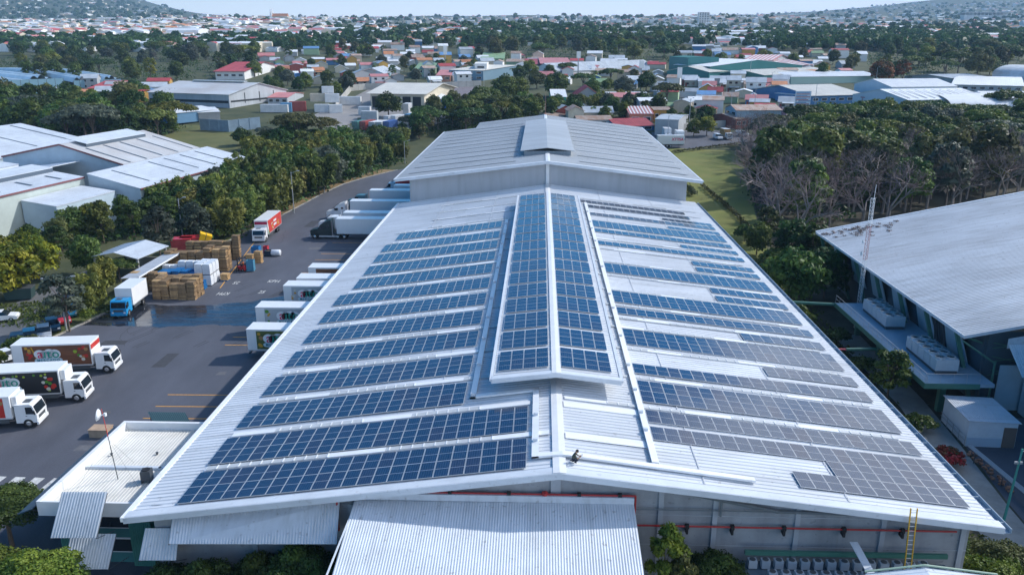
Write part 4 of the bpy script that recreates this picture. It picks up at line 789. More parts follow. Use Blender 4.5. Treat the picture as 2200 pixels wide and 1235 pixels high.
def tractor(label,x,y,col,h=2.6,sleeper=True,dirn=-1):
    t=thing('semi_tractor',label,'truck',(x,y,.01),PI if dirn<0 else 0,'semi tractors at the dock'); hw=1.2   # front is +x before turning
    mb=MB(); mb.slab([(2.7,-.95,.6),(4.3,-.85,.6),(4.35,-.82,1.5),(4.2,-.8,1.75),(2.7,-.95,2.0)],(0,1.75,0)); mb.build('bonnet',col,t)
    mb=MB(); mb.slab([(.2,-hw,.75),(2.75,-hw,.75),(2.75,-hw,2.0),(2.35,-hw,2.75),(1.6,-hw,3.3 if sleeper else 2.85),(.2,-hw,3.75 if sleeper else 2.85)],(0,2*hw,0)); mb.build('cab',col,t)
    MB().slab([(2.78,-hw+.12,2.05),(2.78,hw-.12,2.05),(2.40,hw-.16,2.7),(2.40,-hw+.16,2.7)],(.012,0,.008)).build('windscreen',glassd,t)
    for s in (-1,1):
        MB().box(1.75,2.55,s*(hw+.006)-.005,s*(hw+.006)+.005,1.95,2.5).build('side_window',glassd,t)
        if sleeper: MB().box(.6,1.1,s*(hw+.006)-.005,s*(hw+.006)+.005,2.3,2.7).build('sleeper_window',glassd,t)
        MB().box(-1.2,2.6,s*(hw-.02)-.03,s*(hw-.02)+.03,.45,.75).build('side_skirt',alu,t); wheel(t,3.5,s*1.0,.5,.3)
        for k in range(2): wheel(t,-1.0-1.25*k,s*.95,.5,.5)
        MB().box(4.05,4.3,s*.75-.1,s*.75+.1,.95,1.2).build('headlight',lampm,t); MB().tube((.0,s*1.0,.8),(.0,s*1.0,3.6),.09).build('exhaust_stack',chrome,t)
    MB().box(4.25,4.45,-1.1,1.1,.4,.75).build('bumper',alu,t); MB().box(4.345,4.37,-.55,.55,.8,1.5).build('grille',chrome,t); MB().box(-2.8,.2,-.5,.5,.65,.95).build('chassis',steel,t)
for lb,tl,x,y,col,h,sl,st in (('dark green black long nosed tractor with sleeper, nearest semi at the dock','long white trailer behind the dark tractor at the dock',-40.4,149.5,mat('tractor_dark',(.012,.028,.03),.3,coat=.3),4.0,True,None),('white short cab tractor, second semi from the near end','white trailer with a yellow roof patch behind the white tractor',-40.7,156.6,whitev,3.7,False,FR[5]),('white high cab tractor, third semi from the near end','tall white trailer behind the third semi tractor',-41.8,167.2,whitev,4.0,True,None),('blue grey tractor, fourth semi from the near end','white trailer behind the blue grey tractor',-40.2,179.9,mat('tractor_blue_grey',(.06,.16,.20),.35),4.0,False,None)):
    tractor(lb,x-.9,y+1.3,col,2.6,sl); trailer(tl,x,y,-27.3 if y<148 else -26.1,None,1,h,None,2.6,'semi_trailer','long trailers behind semi tractors',whitev,st,False)
trailer('white trailer tucked under the taller building eave',-36.0,187.5,-26.1,None,1,3.8,None,2.6,'semi_trailer','long trailers behind semi tractors',whitev,None,False)
box_truck('white and blue cab truck with red crates, farthest vehicle by the taller building',(-37.5,199.5),180,10,2.5,3.3,mat('cab_pale_blue',(.35,.55,.68),.35),redv,None,2,2.1)
# lorries and vans on the far right lot
def gpt(px,py): p=GT(px,py); return (p.x,p.y,p.z+.05)
box_truck('white box truck facing the viewer beside the lettered trailer on the far lot',gpt(1461,310),-92,6.5,2.45,4.1,whitev,whitev,None,1,2.0,group='vehicles on the far lot')
p=gpt(1412,318); t=trailer('white trailer lettered in red on the far lot behind the tall roof',p[0],p[1],p[0]+8.6,None,1,3.9,None,2.5,'parked_trailer','vehicles on the far lot'); t.location.z=p[2]; e=link('lettering',text_mesh('XTTSA',1.25,gred,'lettering',.01,.03),t,(6.5,-.04,2.7)); e.rotation_euler=(PI/2,0,0)
box_truck('white box truck half hidden behind the lettered trailer on the far lot',gpt(1434,302),-90,5.5,2.4,3.9,whitev,whitev,None,1,1.9,group='vehicles on the far lot')
box_truck('small white box truck with brown side near the yellow flowered tree',gpt(1562,299),-80,4.2,2.2,3.3,whitev,FR[4],None,1,1.7,group='vehicles on the far lot')
def car(label,loc,rz,col,van=False,grp='parked cars',nm='parked_car'):
    t=thing(nm,label,'van' if van else 'car',(loc[0],loc[1],loc[2] if len(loc)>2 else 0),R(rz),grp); w=.86
    pr=[(-2.1,.35),(2.1,.35),(2.15,.65),(1.95,.85),(1.0,.98),(-2.0,1.0),(-2.12,.7)] if not van else [(-2.3,.4),(2.3,.4),(2.35,.8),(2.2,1.05),(1.5,1.15),(-2.3,1.15)]
    MB().slab([(x,-w,z) for x,z in pr],(0,2*w,0)).build('body',col,t)
    c=[(-1.75,.99),(1.05,.97),(.35,1.45),(-1.2,1.47)] if not van else [(-2.28,1.15),(1.5,1.15),(.9,1.85),(-2.2,1.95)]
    k=.84; mb=MB(); lo=[c[0],c[1]];hi=[c[3],c[2]]
    vs=[(c[0][0],-w*.97,c[0][1]),(c[1][0],-w*.97,c[1][1]),(c[1][0],w*.97,c[1][1]),(c[0][0],w*.97,c[0][1]),(c[3][0],-w*.8,c[3][1]),(c[2][0],-w*.8,c[2][1]),(c[2][0],w*.8,c[2][1]),(c[3][0],w*.8,c[3][1])]
    mb.add(vs,[(0,1,5,4),(1,2,6,5),(2,3,7,6),(3,0,4,7)],0); mb.build('windows',glassd,t); MB().slab([(v[0],v[1],v[2]) for v in vs[4:]],(0,0,.035)).build('roof_panel',col,t)
    if van: MB().box(-2.29,-.2,-w*.985,w*.985,1.15,1.93).build('load_body',col,t)
    for x in (-1.3,1.35):
        for s in (-1,1): wheel(t,x,s*.78,.32,.2)
    for s in (-1,1): MB().box(2.0,2.16,s*.62-.16,s*.62+.16,.62,.78).build('headlight',lampm,t); MB().box(-2.14,-2.05,s*.65-.12,s*.65+.12,.65,.85).build('tail_light',taill,t)
    return t
car('white panel van with a cab, left of the small brown sided truck',gpt(1542,300),-78,whitev,True,'vehicles on the far lot','parked_van'); car('white van partly hidden by bare branches at the edge of the far lot',gpt(1594,293),-20,whitev,True,'vehicles on the far lot','parked_van')
for px,py,cl,lb,rz in ((135,692,redv,'dark red car in the car park beside the double lamp post',-52),(114,708,navy,'navy car parked next to the red one',-55),(96,724,silver,'silver white car parked between the navy and teal ones',-58),(66,733,tealcar,'teal car parked under the bushes, next to the silver one',-58),(40,742,navy,'dark blue car half hidden under the bush at the edge of the car park',-58),(150,676,tealcar,'teal car parked behind the red one',-52),(172,668,silver,'pale silver car parked farthest along under the leafy shrub',-50),(200,640,black,'black car in the shade beside the bamboo plume',-50)):
    p=G(px,py); car(lb,(p.x,p.y,.03),rz,cl)
p=G(4,690); car('white car driving on the car park road at the photo edge',(p.x,p.y,.03),20,whitev); p=G(18,786); car('white car tail beside the farthest of the three white trucks',(p.x-1,p.y+1.5,.03),60,whitev)
q=gpt(888,243); car('dark pickup parked beside the white container on the concrete lot',q,5,navy,False,'vehicles in the container yard')
# forklift with operator
p=G(521,581); t=thing('forklift','red forklift with a black mast beside the tall pallet wall','forklift',(p.x,p.y,.01),R(150)); MB().slab([(-1.1,-.55,.25),(.7,-.55,.25),(.7,-.55,.7),(-.3,-.55,.75),(-1.0,-.55,1.15),(-1.15,-.55,.9)],(0,1.1,0)).build('body',redv,t)
for s in (-1,1): wheel(t,.5,s*.5,.32,.25); wheel(t,-.75,s*.5,.27,.22); MB().tube((.75,s*.3,.2),(.8,s*.3,2.3),.06).build('mast_rail',black,t); MB().box(.8,1.9,s*.3-.06,s*.3+.06,.12,.17).build('fork',steel,t); MB().tube((.45,s*.5,.7),(.3,s*.45,2.1),.04).tube((-.9,s*.5,1.1),(-.5,s*.45,2.1),.04).build('roof_post',black,t)
MB().box(-.6,.4,-.5,.5,2.1,2.16).build('roof_guard',black,t); MB().box(-.55,-.05,-.3,.3,.75,.9).build('seat',black,t)
JS=dict(J); JS.update(pelvis=(0,0,.1),belly=(.0,0,.28),chest=(.02,0,.48),neck=(.05,0,.62),head=(.07,0,.68),shl=(.03,.18,.54),ell=(.18,.24,.34),hal=(.4,.12,.36),shr=(.03,-.18,.54),elr=(.18,-.24,.34),har=(.4,-.12,.36),hil=(.02,.1,.1),knl=(.44,.12,.12),anl=(.46,.12,-.26),tol=(.62,.12,-.3),hir=(.02,-.1,.1),knr=(.44,-.12,.12),anr=(.46,-.12,-.26),tor=(.62,-.12,-.3))
person('person','person in an orange vest seated on the red forklift',JS,RD,ED,(p.x+.25,p.y-.12,.86),R(150),RG,[mat('orange_vest',(.80,.20,.03),.7),mat('dark_trousers',(.02,.03,.05),.85),skin,black],(.09,0,.76),(1,0,-.1),[((.4,.12,.36),(1,0,0),(0,0,-1)),((.4,-.12,.36),(1,0,0),(0,0,-1))])
# ---------------------------------------------------------------- pallets and goods in the yard
mb=MB()
for k in range(6): mb.box(-.6,.6,-.5+k*.18,-.5+k*.18+.12,.118,.142)
for y in (-.5,-.05,.4): mb.box(-.58,.58,y,y+.1,.022,.118)
for x in (-.6,-.06,.48): mb.box(x,x+.12,-.5,.5,0,.022)
PAL=mb.mesh('pallet',[wood]); PAL2=mb.mesh('pallet',[woodl]); PALB=mb.mesh('pallet',[blued])
def pstack(x,y,n,label,grp,me=PAL,z=0,dp=.144):
    t=thing('pallet_stack',label,'pallet stack',(x,y,z+.01),R(random.uniform(-3,3)),grp)
    lean=(random.gauss(0,.004),random.gauss(0,.004))
    for k in range(n): o=link('pallet',me if random.random()<.85 else PAL2 if me is PAL else me,t,(random.uniform(-.07,.07)+k*lean[0],random.uniform(-.07,.07)+k*lean[1],k*dp),R(random.uniform(-5,5)))
for j in range(3):
    for i in range(5): pstack(-58.0+1.3*i,111.9+1.15*j,random.choice((20,21,22)) if j else random.choice((19,20,21,17)),f'{NTH[i]} wooden pallet stack from the blue truck, {("near","middle","far")[j]} row of front block','wooden pallet stacks in the front block')
for i in range(4): pstack(-63.2+1.3*i,116.2,20-i%2,f'{NTH[i]} wooden pallet stack from the low roof behind the white box','wooden pallet stacks behind the white box truck')
for i in range(8): 
    for j in range(2): pstack(-63.0+1.32*i,127.2+1.2*j+.15*i*0,random.choice((26,27,28)) if i>4 else random.choice((21,22,23)),f'{NTH[7-i]} pallet stack from the forklift in the tall wall, {("near","far")[j]} row','wooden pallet stacks in the tall wall')
for i in range(7): pstack(-62.5+1.35*i,134.5,random.choice((22,23,21)) if i<6 else 30,f'wooden pallet stack in the rearmost row, {NTH[i]} from the trees','wooden pallet stacks in the rearmost row')
for i in range(4): pstack(-59.5+1.35*i,123.6+.2*i,17+i%2,f'{NTH[i]} low pallet stack from the low roof behind the wrapped goods','low pallet stacks behind the white goods')
pstack(-51.6,121.6,7,'short stack of light wooden pallets on a blue one beside the white wrapped goods','loose pallet stacks',PAL2,.15); pstack(-51.6,121.6,1,'blue pallet under the short stack of wooden ones','loose pallet stacks',PALB); pstack(-51.0,131.5,12,'short wooden pallet stack beyond the forklift','loose pallet stacks',PAL2); pstack(-49.9,132.6,14,'wooden pallet stack nearest the painted edge line beyond the forklift','loose pallet stacks',PAL2)
for i in range(5):
    for j in range(2): pstack(-60.6+1.35*i,118.6+1.2*j,random.choice((15,16,17)),f'{NTH[i]} blue pallet stack from the low roof, {("near","far")[j]} row','blue plastic pallet stacks',PALB)
pstack(-53.6,117.2,9,'blue plastic pallet stack at the foot of the white wrapped goods','blue plastic pallet stacks',PALB)
wrap=mat('white_wrap',(.72,.75,.79),.3,noise=.1,scale=3,coat=.2)
def wrapped(x,y,z,h,label):
    t=thing('wrapped_goods',label,'wrapped goods',(x,y,z+.01),R(random.uniform(-2,2)),'white wrapped goods'); mb=MB(); mb.add([(-.58,-.52,.1),(.58,-.52,.1),(.58,.52,.1),(-.58,.52,.1),(-.6,-.55,h*.6),(.6,-.54,h*.6),(.6,.55,h*.6),(-.6,.54,h*.6),(-.55,-.5,h),(.55,-.5,h),(.55,.5,h-.03),(-.55,.5,h)],[(3,2,1,0),(0,1,5,4),(1,2,6,5),(2,3,7,6),(3,0,4,7),(4,5,9,8),(5,6,10,9),(6,7,11,10),(7,4,8,11),(8,9,10,11)]); mb.build('wrap',wrap,t); MB().box(-.58,.58,-.5,.5,0,.1).build('base',black,t)
for i in range(2):
    for j in range(3):
        for k in range(2): wrapped(-54.5+1.3*i,119.0+1.25*j,k*1.75,1.73,f'{("bottom","top")[k]} white wrapped load, {("near","middle","far")[j]} of the {("inner","outer")[i]} column')
for i in range(5): wrapped(-61+1.3*i,122.0,1.6 if i>1 else .9,1.5,f'{NTH[i]} white load from the low roof behind the blue pallets'); 
for i in range(5): pstack(-61+1.3*i,122.0,10 if i>1 else 5,f'{NTH[i]} pallet stack from the low roof under the white loads','pallet stacks under white loads')
def crate(label,x,y,sx,sy,h,m,cat='crate',nm='plastic_crate'):
    t=thing(nm,label,cat,(x,y,.01),R(random.uniform(-6,6)),'crates beside the pallets'); mb=MB(); w=.06
    mb.box(-sx,sx,-sy,-sy+w,.1,h).box(-sx,sx,sy-w,sy,.1,h).box(-sx,-sx+w,-sy+w,sy-w,.1,h).box(sx-w,sx,-sy+w,sy-w,.1,h).box(-sx+w,sx-w,-sy+w,sy-w,.1,.16); mb.build('box',m,t); MB().box(-sx,-sx+.15,-sy,sy,0,.1).box(sx-.15,sx,-sy,sy,0,.1).build('skid',steel,t); mb=MB()
    mb.box(-sx+w,sx-w,-sy+w,sy-w,h*.6,h*.8); mb.build('contents',wood if m is not wood else whitev,t)
crate('tall blue grey bin right of the forklift',-49.4,127.2,.6,.55,1.9,mat('bin_blue_grey',(.06,.22,.34),.5)); crate('open blue crate on the ground behind the forklift',-51.9,137.2,.7,.6,1.7,blued); crate('red crate behind the forklift beside the blue crate',-50.6,138.6,.4,.4,1.4,redv); crate('navy bin next to the white wrapped roll',-49.6,137.2,.7,.6,1.0,navy)
tag(MB().lathe([(0,-.8),(.5,-.8),(.56,-.7),(.56,.7),(.5,.8),(0,.8)],14,0,(0,0,0),Matrix.Translation((-48.3,137.0,.6))@Matrix.Rotation(PI/2,4,'Y')).build('wrapped_roll',wrap,smooth=True),'fat white wrapped roll lying at the outer end of the goods','roll')
for lb,px,py,m,s,z in (('yellow box tilted on the stacks behind the pallets',443,537,mat('yellow_plastic',(.85,.50,.01),.4),1.0,2.2),('small yellow box beside the larger tilted one',458,538,mat('yellow_plastic',(.85,.50,.01),.4),.7,1.0)):
    p=G(px,py); M=Matrix.Rotation(R(25),4,'Z')@Matrix.Rotation(R(22),4,'Y'); mb=MB(); mb.box(-s,s,-s,s,-s*.8,s*.8,0,None,M); mb.box(-s*1.05,s*1.05,-s*1.05,s*1.05,s*.62,s*.86,0,None,M); mb.box(-.04,.04,-s*1.07,s*1.07,-s*.7,s*.9,1,None,M); mb.box(-s*.6,s*.6,-s*.6,s*.6,-z,-s*.5,2); tag(mb.build('yellow_box',[m,steel,green_st],None,(p.x,p.y,z)),lb,'box')
for k,(px,py) in enumerate(((393,528),(412,525))):
    p=G(px,py+14); t=thing('red_skip',('dark red skip partly behind the pallets','brighter red skip beside the yellow boxes')[k],'skip',(p.x,p.y,0),R(10),'red skips behind the pallets'); MB().slab([(-1.5,-1,.15),(1.5,-1,.15),(1.7,-1,2.6),(-1.7,-1,2.6)],(0,2.2,0)).build('body',mat('skip_red',(.38,.05,.06),.6,noise=.2,scale=1),t); MB().box(-1.75,1.75,-1.06,1.26,2.5,2.66).build('rim',redv,t); MB().box(-1.4,1.4,-.9,1.1,0,.15).build('skid',steel,t)
t=thing('long_shelter','long low sheet roof shelter between the trees and the pallet stacks','shelter',(-62.6,120.5,0)); MB().corr((-1.35,-7.5,2.75),(-1.35,7.5,2.75),(1.4,7.5,2.95),(1.4,-7.5,2.95),.3,.03,0,.3,.05).build('roof',roofo,t); MB().box(1.35,1.5,-7.5,7.5,2.8,3.02).build('edge_trim',whites,t); MB().box(-1.3,1.3,-7.3,-7.2,0,2.5).build('wall',mat('dark_grey_wall',(.08,.08,.09),.8),t)
for y in (-7,-2.4,2.4,7): MB().box(1.2,1.32,y-.06,y+.06,0,2.9).build('post',steel,t)
t=thing('open_shed','open sided shed with a pale ridged roof among the trees','shed',(-68.8,126,0),R(-8))
for a in (-1,1): MB().corr((0,-4.2,4.4),(0,4.4,4.4),(a*4.2,4.4,3.5),(a*4.2,-4.2,3.5),.35,.04,0,.3,.06).build('roof_slope',roofs,t)
for x in (-3.8,3.8):
    for y in (-3.8,3.9): MB().box(x-.15,x+.15,y-.15,y+.15,0,3.6).build('post',conc2,t)
MB().box(-3.8,3.8,3.7,3.85,0,1.6).build('back_wall',conc2,t)
p=G(45,642); t=thing('dumpster','dark green dumpster beside the car park road under the yellow flowered tree','dumpster',(p.x,p.y,0),R(15)); MB().slab([(-1.7,-1,.2),(1.7,-1,.2),(1.9,-1,1.8),(-1.9,-1,1.8)],(0,2,0)).build('body',mat('dumpster_green',(.02,.05,.05),.6),t); MB().box(-1.95,1.95,-1.05,1.05,1.75,1.88).build('rim',steel,t)
# ---------------------------------------------------------------- poles and lamps
def pole(label,px,py,h,arm=1.4,double=False,nm='light_pole',r=.13,rz=0,m=None):
    p=GT(px,py); t=thing(nm,label,'light pole',(p.x,p.y,p.z-.02),R(rz),'light poles'); m=m or lampg; MB().tube((0,0,0),(0,0,h),r,r*.6,8).build('pole',m,t)
    for s in ((1,-1) if double else (1,)): MB().tube((0,0,h-.3),(s*arm,0,h+.25),.04).build('arm',m,t); MB().box(s*arm-.1,s*arm+.45*s+.1*(s<0),-.12,.12,h+.17,h+.33).build('lamp_head',lampg,t)
pole('concrete light pole on the dry bank nearest the red truck',632,458,9.2); pole('concrete light pole on the dry bank, second from the red truck',697,414,8.6); pole('light pole at the far end of the yard road',870,352,7.0); pole('light pole among trees behind the pallet stacks',394,520,8.4,1.0); pole('grey double lamp post on the grass strip by the parked cars',143,708,7.0,1.6,True,rz=20); pole('thin bare pole beside the double lamp post',147,703,5.2,.01,m=bark,r=.09)
for k,(px,py,h) in enumerate(((1480,277,11),(1434,306,9),(1568,262,12),(1620,240,11),(1462,214,9),(1610,180,13),(925,200,12),(1040,210,13),(1655,205,11),(1690,215,11),(1750,232,10),(1880,190,11),(985,215,8),(1200,300,7),(1240,170,10),(1590,206,10))): pole(f'tall pale utility pole in the town, {ORD[k] if k<12 else NTH[k]+" nearest"} to the far lot of white trucks',px,py,h,.8,nm='utility_pole',r=.14)
# ---------------------------------------------------------------- sheds left of the yard
SF=dict(loc=(-88,170,0),rz=R(-9.5))
rust=mat('rust_streaked_roof',(.56,.59,.62),.5,noise=.1,scale=.12,stretch=(.4,1,1),col2=(.45,.43,.42)); lapd=mat('dark_gutter_strip',(.08,.11,.15),.5); shw=mat('shed_wall_blue',(.42,.52,.60),.6,noise=.1,scale=.3); barge=mat('maroon_barge',(.20,.07,.07),.5)
def sh(name,label): return thing(name,label,'industrial shed',SF['loc'],SF['rz'],'pale roofed sheds beyond the trees')
def rquad(mb,u0,z0,u1,z1,v0,v1,p=.6): mb.corr((u0,v0,z0),(u0,v1,z0),(u1,v1,z1),(u1,v0,z1),p,.04,0,.25,.15); return mb
def rstrip(mb,u0,z0,u1,z1,v,w=.45): mb.slab([(u0,v,z0+.06),(u1,v,z1+.06),(u1,v+w,z1+.06),(u0,v+w,z0+.06)],(0,0,.04)); return mb
t=sh('industrial_shed','largest pale gabled shed behind the trees with a raised vent on its ridge'); zz=lambda u:14-.2625*(u+25) if u>-25 else 14-.2*(-25-u)
rquad(MB(),-25,14,-9,9.8,7.4,38).build('roof_slope',rust,t); rquad(MB(),-8.8,9.75,3.6,7,-5,41).build('lower_roof',roofs,t); rquad(MB(),-25,14,-41,10.8,7.4,38).build('roof_slope',rust,t)
MB().slab([(-26,11,14.75),(-26,33,14.75),(-20.8,33,13.7),(-20.8,11,13.7)],(0,0,.12)).build('ridge_vent',roofs,t); MB().slab([(-20.9,11,12.95),(-20.9,33,12.95),(-20.9,33,13.7),(-20.9,11,13.7)],(-.1,0,0)).build('vent_louvre',lapd,t)
mb=MB()
for v in (10,16,22,28.5,35): rstrip(mb,-20.5,zz(-20.5),-9.3,zz(-9.3),v); rstrip(mb,-7.5,9.46,1.5,7.47,v-(9 if v<12 else 2),.4)
mb.build('gutter_strip',lapd,t)
mb=MB(); mb.slab([(-41,7.6,0),(-9,7.6,0),(-9,7.6,9.6),(-25,7.6,13.8),(-41,7.6,10.6)],(0,.2,0)); mb.slab([(-8.7,-4.8,0),(3.3,-4.8,0),(3.3,-4.8,6.9),(-8.7,-4.8,9.6)],(0,.2,0)); mb.box(3.1,3.3,-4.6,41,0,6.9); mb.box(-9,-8.8,-4.6,7.6,0,9.6); mb.box(-41,3.3,37.8,38,0,6.9); mb.build('wall',shw,t)
mb=MB(); mb.slab([(-25,7.3,14.1),(-41,7.3,10.9),(-41,7.3,10.5),(-25,7.3,13.7)],(0,-.08,0)); mb.slab([(-25,7.3,14.1),(-9,7.3,9.9),(-9,7.3,9.5),(-25,7.3,13.7)],(0,-.08,0)); mb.box(3.6,3.75,-5,41,6.7,7.0); mb.build('barge_board',barge,t)
t=sh('industrial_shed','long pale shed with a dark edged ridge vent, left of the largest shed'); rquad(MB(),-20,10.4,-9.5,9,-70,-4.9).build('roof_slope',roofs,t); rquad(MB(),-20,10.4,-40,8,-70,7).build('roof_slope',roofs,t)
MB().slab([(-21.5,-70,11.3),(-21.5,-5.5,11.3),(-16.4,-5.5,10.75),(-16.4,-70,10.75)],(0,0,.1)).build('ridge_vent',roofs,t); MB().box(-16.6,-16.45,-70,-5.5,9.9,10.74).build('vent_louvre',lapd,t); mb=MB()
for v in range(-66,-6,8): rstrip(mb,-14.8,9.71,-11.2,9.23,v,.6)
mb.build('gutter_strip',lapd,t); mb=MB(); mb.box(-9.9,-9.7,-70,-4.9,0,8.8); mb.box(-40,-9.9,-70,-69.8,0,8); mb.build('wall',mat('shed_wall_sage',(.42,.48,.46),.65,noise=.1,scale=.3),t); MB().box(-9.6,-9.45,-70,-4.9,8.7,9.02).build('barge_board',barge,t)
MB().box(-32,-31.8,-60,2,9.1,10.0).slab([(-36,-60,10.4),(-36,2,10.4),(-31.6,2,10.0),(-31.6,-60,10.0)],(0,0,.08)).build('inner_vent',roofs,t)
t=sh('industrial_shed','small pale lean-to shed in front of the long shed, half hidden by trees'); rquad(MB(),-9.4,7.4,-1.6,6.5,-23,-6.2).build('roof_slope',roofs,t); mb=MB(); mb.box(-1.9,-1.7,-23,-6.2,0,6.4); mb.slab([(-9.4,-22.9,3),(-1.8,-22.9,0),(-1.8,-22.9,6.4),(-9.4,-22.9,7.2)],(0,.2,0)); mb.build('wall',shw,t)
t=sh('industrial_shed','farthest pale gabled shed at the photo edge behind the largest shed'); rquad(MB(),-67,14.5,-43,10,-30,43).build('roof_slope',roofs,t); rquad(MB(),-67,14.5,-92,10,-30,43).build('roof_slope',roofs,t); mb=MB()
for v in (-16,-2,12,25,38): rstrip(mb,-66,14.3,-47,10.75,v,.5)
mb.build('gutter_strip',lapd,t); MB().slab([(-68.5,5,15.2),(-68.5,22,15.2),(-63,22,14.4),(-63,5,14.4)],(0,0,.12)).build('ridge_vent',roofs,t); mb=MB(); mb.box(-43.4,-43.2,-30,43,0,9.9); mb.slab([(-92,42.8,0),(-43.4,42.8,0),(-43.4,42.8,9.9),(-67,42.8,14.3),(-92,42.8,9.8)],(0,.2,0)); mb.build('wall',shw,t)
# ---------------------------------------------------------------- generic buildings placed on the terrain
winm=glassd
def frame3(A,B,C):       # three base corners in photo pixels -> origin, heading, width (A->B) and depth (B->C)
    b=GT(*B); a=G(*A,b.z); c=G(*C,b.z); d=(b-a); w=d.length; rz=math.atan2(d.y,d.x); n=Vector((-math.sin(rz),math.cos(rz),0)); dep=max(4,(c-b).dot(n)); return a,rz,w,dep,b.z
def bld(name,label,cat,A,B,C,eave,rise,ridge='AB',roof=roofs,wall=white,over=.6,wins=0,group=None,roofkind='gable',stripe=None,dep=None,rows=1,pitch=1.0,df=1.):
    a,rz,w,d,z=frame3(A,B,C); d=dep or d*df; D=(Vector((a.x,a.y,0))-Vector((CX,0,0))).length; h=eave*D/F/.97
    t=thing(name,label,cat,(a.x,a.y,z-.1),rz,group); o=over
    if ridge=='AB':
        wl=[(0,0,0),(w,0,0),(w,d,0),(0,d,0)]
        if roofkind=='gable':
            MB().corr((-o,-o,h),(w+o,-o,h),(w+o,d/2,h+rise),(-o,d/2,h+rise),pitch,.05,0,.25,.15).build('roof_slope',roof,t); MB().corr((-o,d+o,h),(w+o,d+o,h),(w+o,d/2,h+rise),(-o,d/2,h+rise),pitch,.05,0,.25,.15).build('roof_slope',roof,t)
            mb=MB(); mb.slab([(0,0,0),(0,d,0),(0,d,h),(0,d/2,h+rise-.2),(0,0,h)],(.2,0,0)); mb.slab([(w,0,0),(w,d,0),(w,d,h),(w,d/2,h+rise-.2),(w,0,h)],(-.2,0,0)); mb.box(.2,w-.2,0,.2,0,h-.02).box(.2,w-.2,d-.2,d,0,h-.02); mb.build('wall',wall,t)
        else:
            MB().corr((-o,-o,h),(w+o,-o,h),(w+o,d+o,h+rise),(-o,d+o,h+rise),pitch,.05,0,.25,.15).build('roof_slope',roof,t); mb=MB(); mb.slab([(0,0,0),(0,d,0),(0,d,h+rise-.3),(0,0,h-.1)],(w,0,0)); mb.build('wall',wall,t)
    else:
        MB().corr((-o,-o,h),(-o,d+o,h),(w/2,d+o,h+rise),(w/2,-o,h+rise),pitch,.05,0,.25,.15).build('roof_slope',roof,t); MB().corr((w+o,-o,h),(w+o,d+o,h),(w/2,d+o,h+rise),(w/2,-o,h+rise),pitch,.05,0,.25,.15).build('roof_slope',roof,t)
        mb=MB(); mb.slab([(0,0,0),(w,0,0),(w,0,h),(w/2,0,h+rise-.2),(0,0,h)],(0,.2,0)); mb.slab([(0,d,0),(w,d,0),(w,d,h),(w/2,d,h+rise-.2),(0,d,h)],(0,-.2,0)); mb.box(0,.2,.2,d-.2,0,h-.02).box(w-.2,w,.2,d-.2,0,h-.02); mb.build('wall',wall,t)
    for r in range(rows):
        zc=h*(r+.55)/rows; hh=min(.7,h/rows*.28)
        for k in range(wins):
            x=(k+.5)*w/wins; f=MB().box(x-w/wins*.32,x+w/wins*.32,-.05,-.003,zc-hh,zc+hh).build('window',trim,t); MB().box(x-w/wins*.28,x+w/wins*.28,-.08,-.052,zc-hh*.8,zc+hh*.8).build('pane',winm,f)
    if stripe:
        mb=MB()
        for k in range(7): x=(k+.3)*w/7; mb.slab([(x,-o,h+.09),(x+w/16,-o,h+.09),(x+w/16,d/2,h+rise+.09),(x,d/2,h+rise+.09)],(0,0,.03))
        mb.build('roof_stripe',stripe,t)
    return t,w,d,h
redr=mat('red_metal_roof',(.38,.06,.06),.55,noise=.25,scale=.4,var=.2); pinkr=mat('faded_pink_roof',(.50,.20,.20),.6,noise=.15,scale=.3); rustr=mat('rusty_roof',(.30,.16,.10),.7,noise=.3,scale=.5,var=.2,col2=(.42,.36,.32)); tanr=mat('cream_roof',(.60,.58,.52),.5,noise=.1,scale=.2); bluer=mat('blue_sheet_roof',(.12,.25,.45),.5,noise=.2,scale=.4,var=.2); greenr=mat('green_sheet_roof',(.22,.33,.17),.55,noise=.2,scale=.4,var=.2); wroof=mat('white_sheet_roof',(.72,.74,.76),.4,noise=.1,scale=.3,var=.1); groof=mat('zinc_roof',(.42,.46,.50),.45,noise=.18,scale=.3,var=.2); orr=mat('orange_tile_roof',(.45,.19,.09),.7,noise=.2,scale=.6,var=.2)
wcream=mat('cream_wall',(.55,.50,.40),.8,noise=.1,scale=.5,var=.15); wblue=mat('blue_wall',(.06,.20,.42),.7,noise=.1,scale=.5,var=.2); wteal=mat('teal_wall',(.03,.18,.18),.6,noise=.08,scale=.3); wred=mat('brick_red_wall',(.34,.08,.06),.8,noise=.15,scale=.5,var=.2); wyel=mat('ochre_wall',(.55,.32,.07),.8,noise=.1,scale=.5,var=.2); wgrn=mat('pale_green_wall',(.30,.42,.26),.8,noise=.1,scale=.5,var=.2); wgry=mat('grey_wall',(.36,.38,.40),.8,noise=.1,scale=.4,var=.15); wwht=mat('white_wall',(.68,.69,.69),.75,noise=.06,scale=.4,var=.1); wsal=mat('salmon_wall',(.52,.24,.15),.8,noise=.1,scale=.5); wblk=mat('dark_opening',(.02,.025,.03),.8)
t,w,d,h=bld('grey_warehouse','grey gabled warehouse with a long pale roof beyond the pasture','warehouse',(322,226),(494,233),(577,207),24,4.2,'AB',rust,clad,pitch=1.5,df=.56)
mb=MB(); mb.box(.5,w-.5,-.06,-.01,h*.36,h*.55); mb.box(w+.01,w+.06,1,d-1,h*.42,h*.55); mb.build('wall_opening',wblk,t)
for k in range(3): MB().box(w+.01,w+.07,d*(.25+.25*k),d*(.25+.25*k)+.5,h*.3,h*1.05).build('wall_slit',wblk,t)
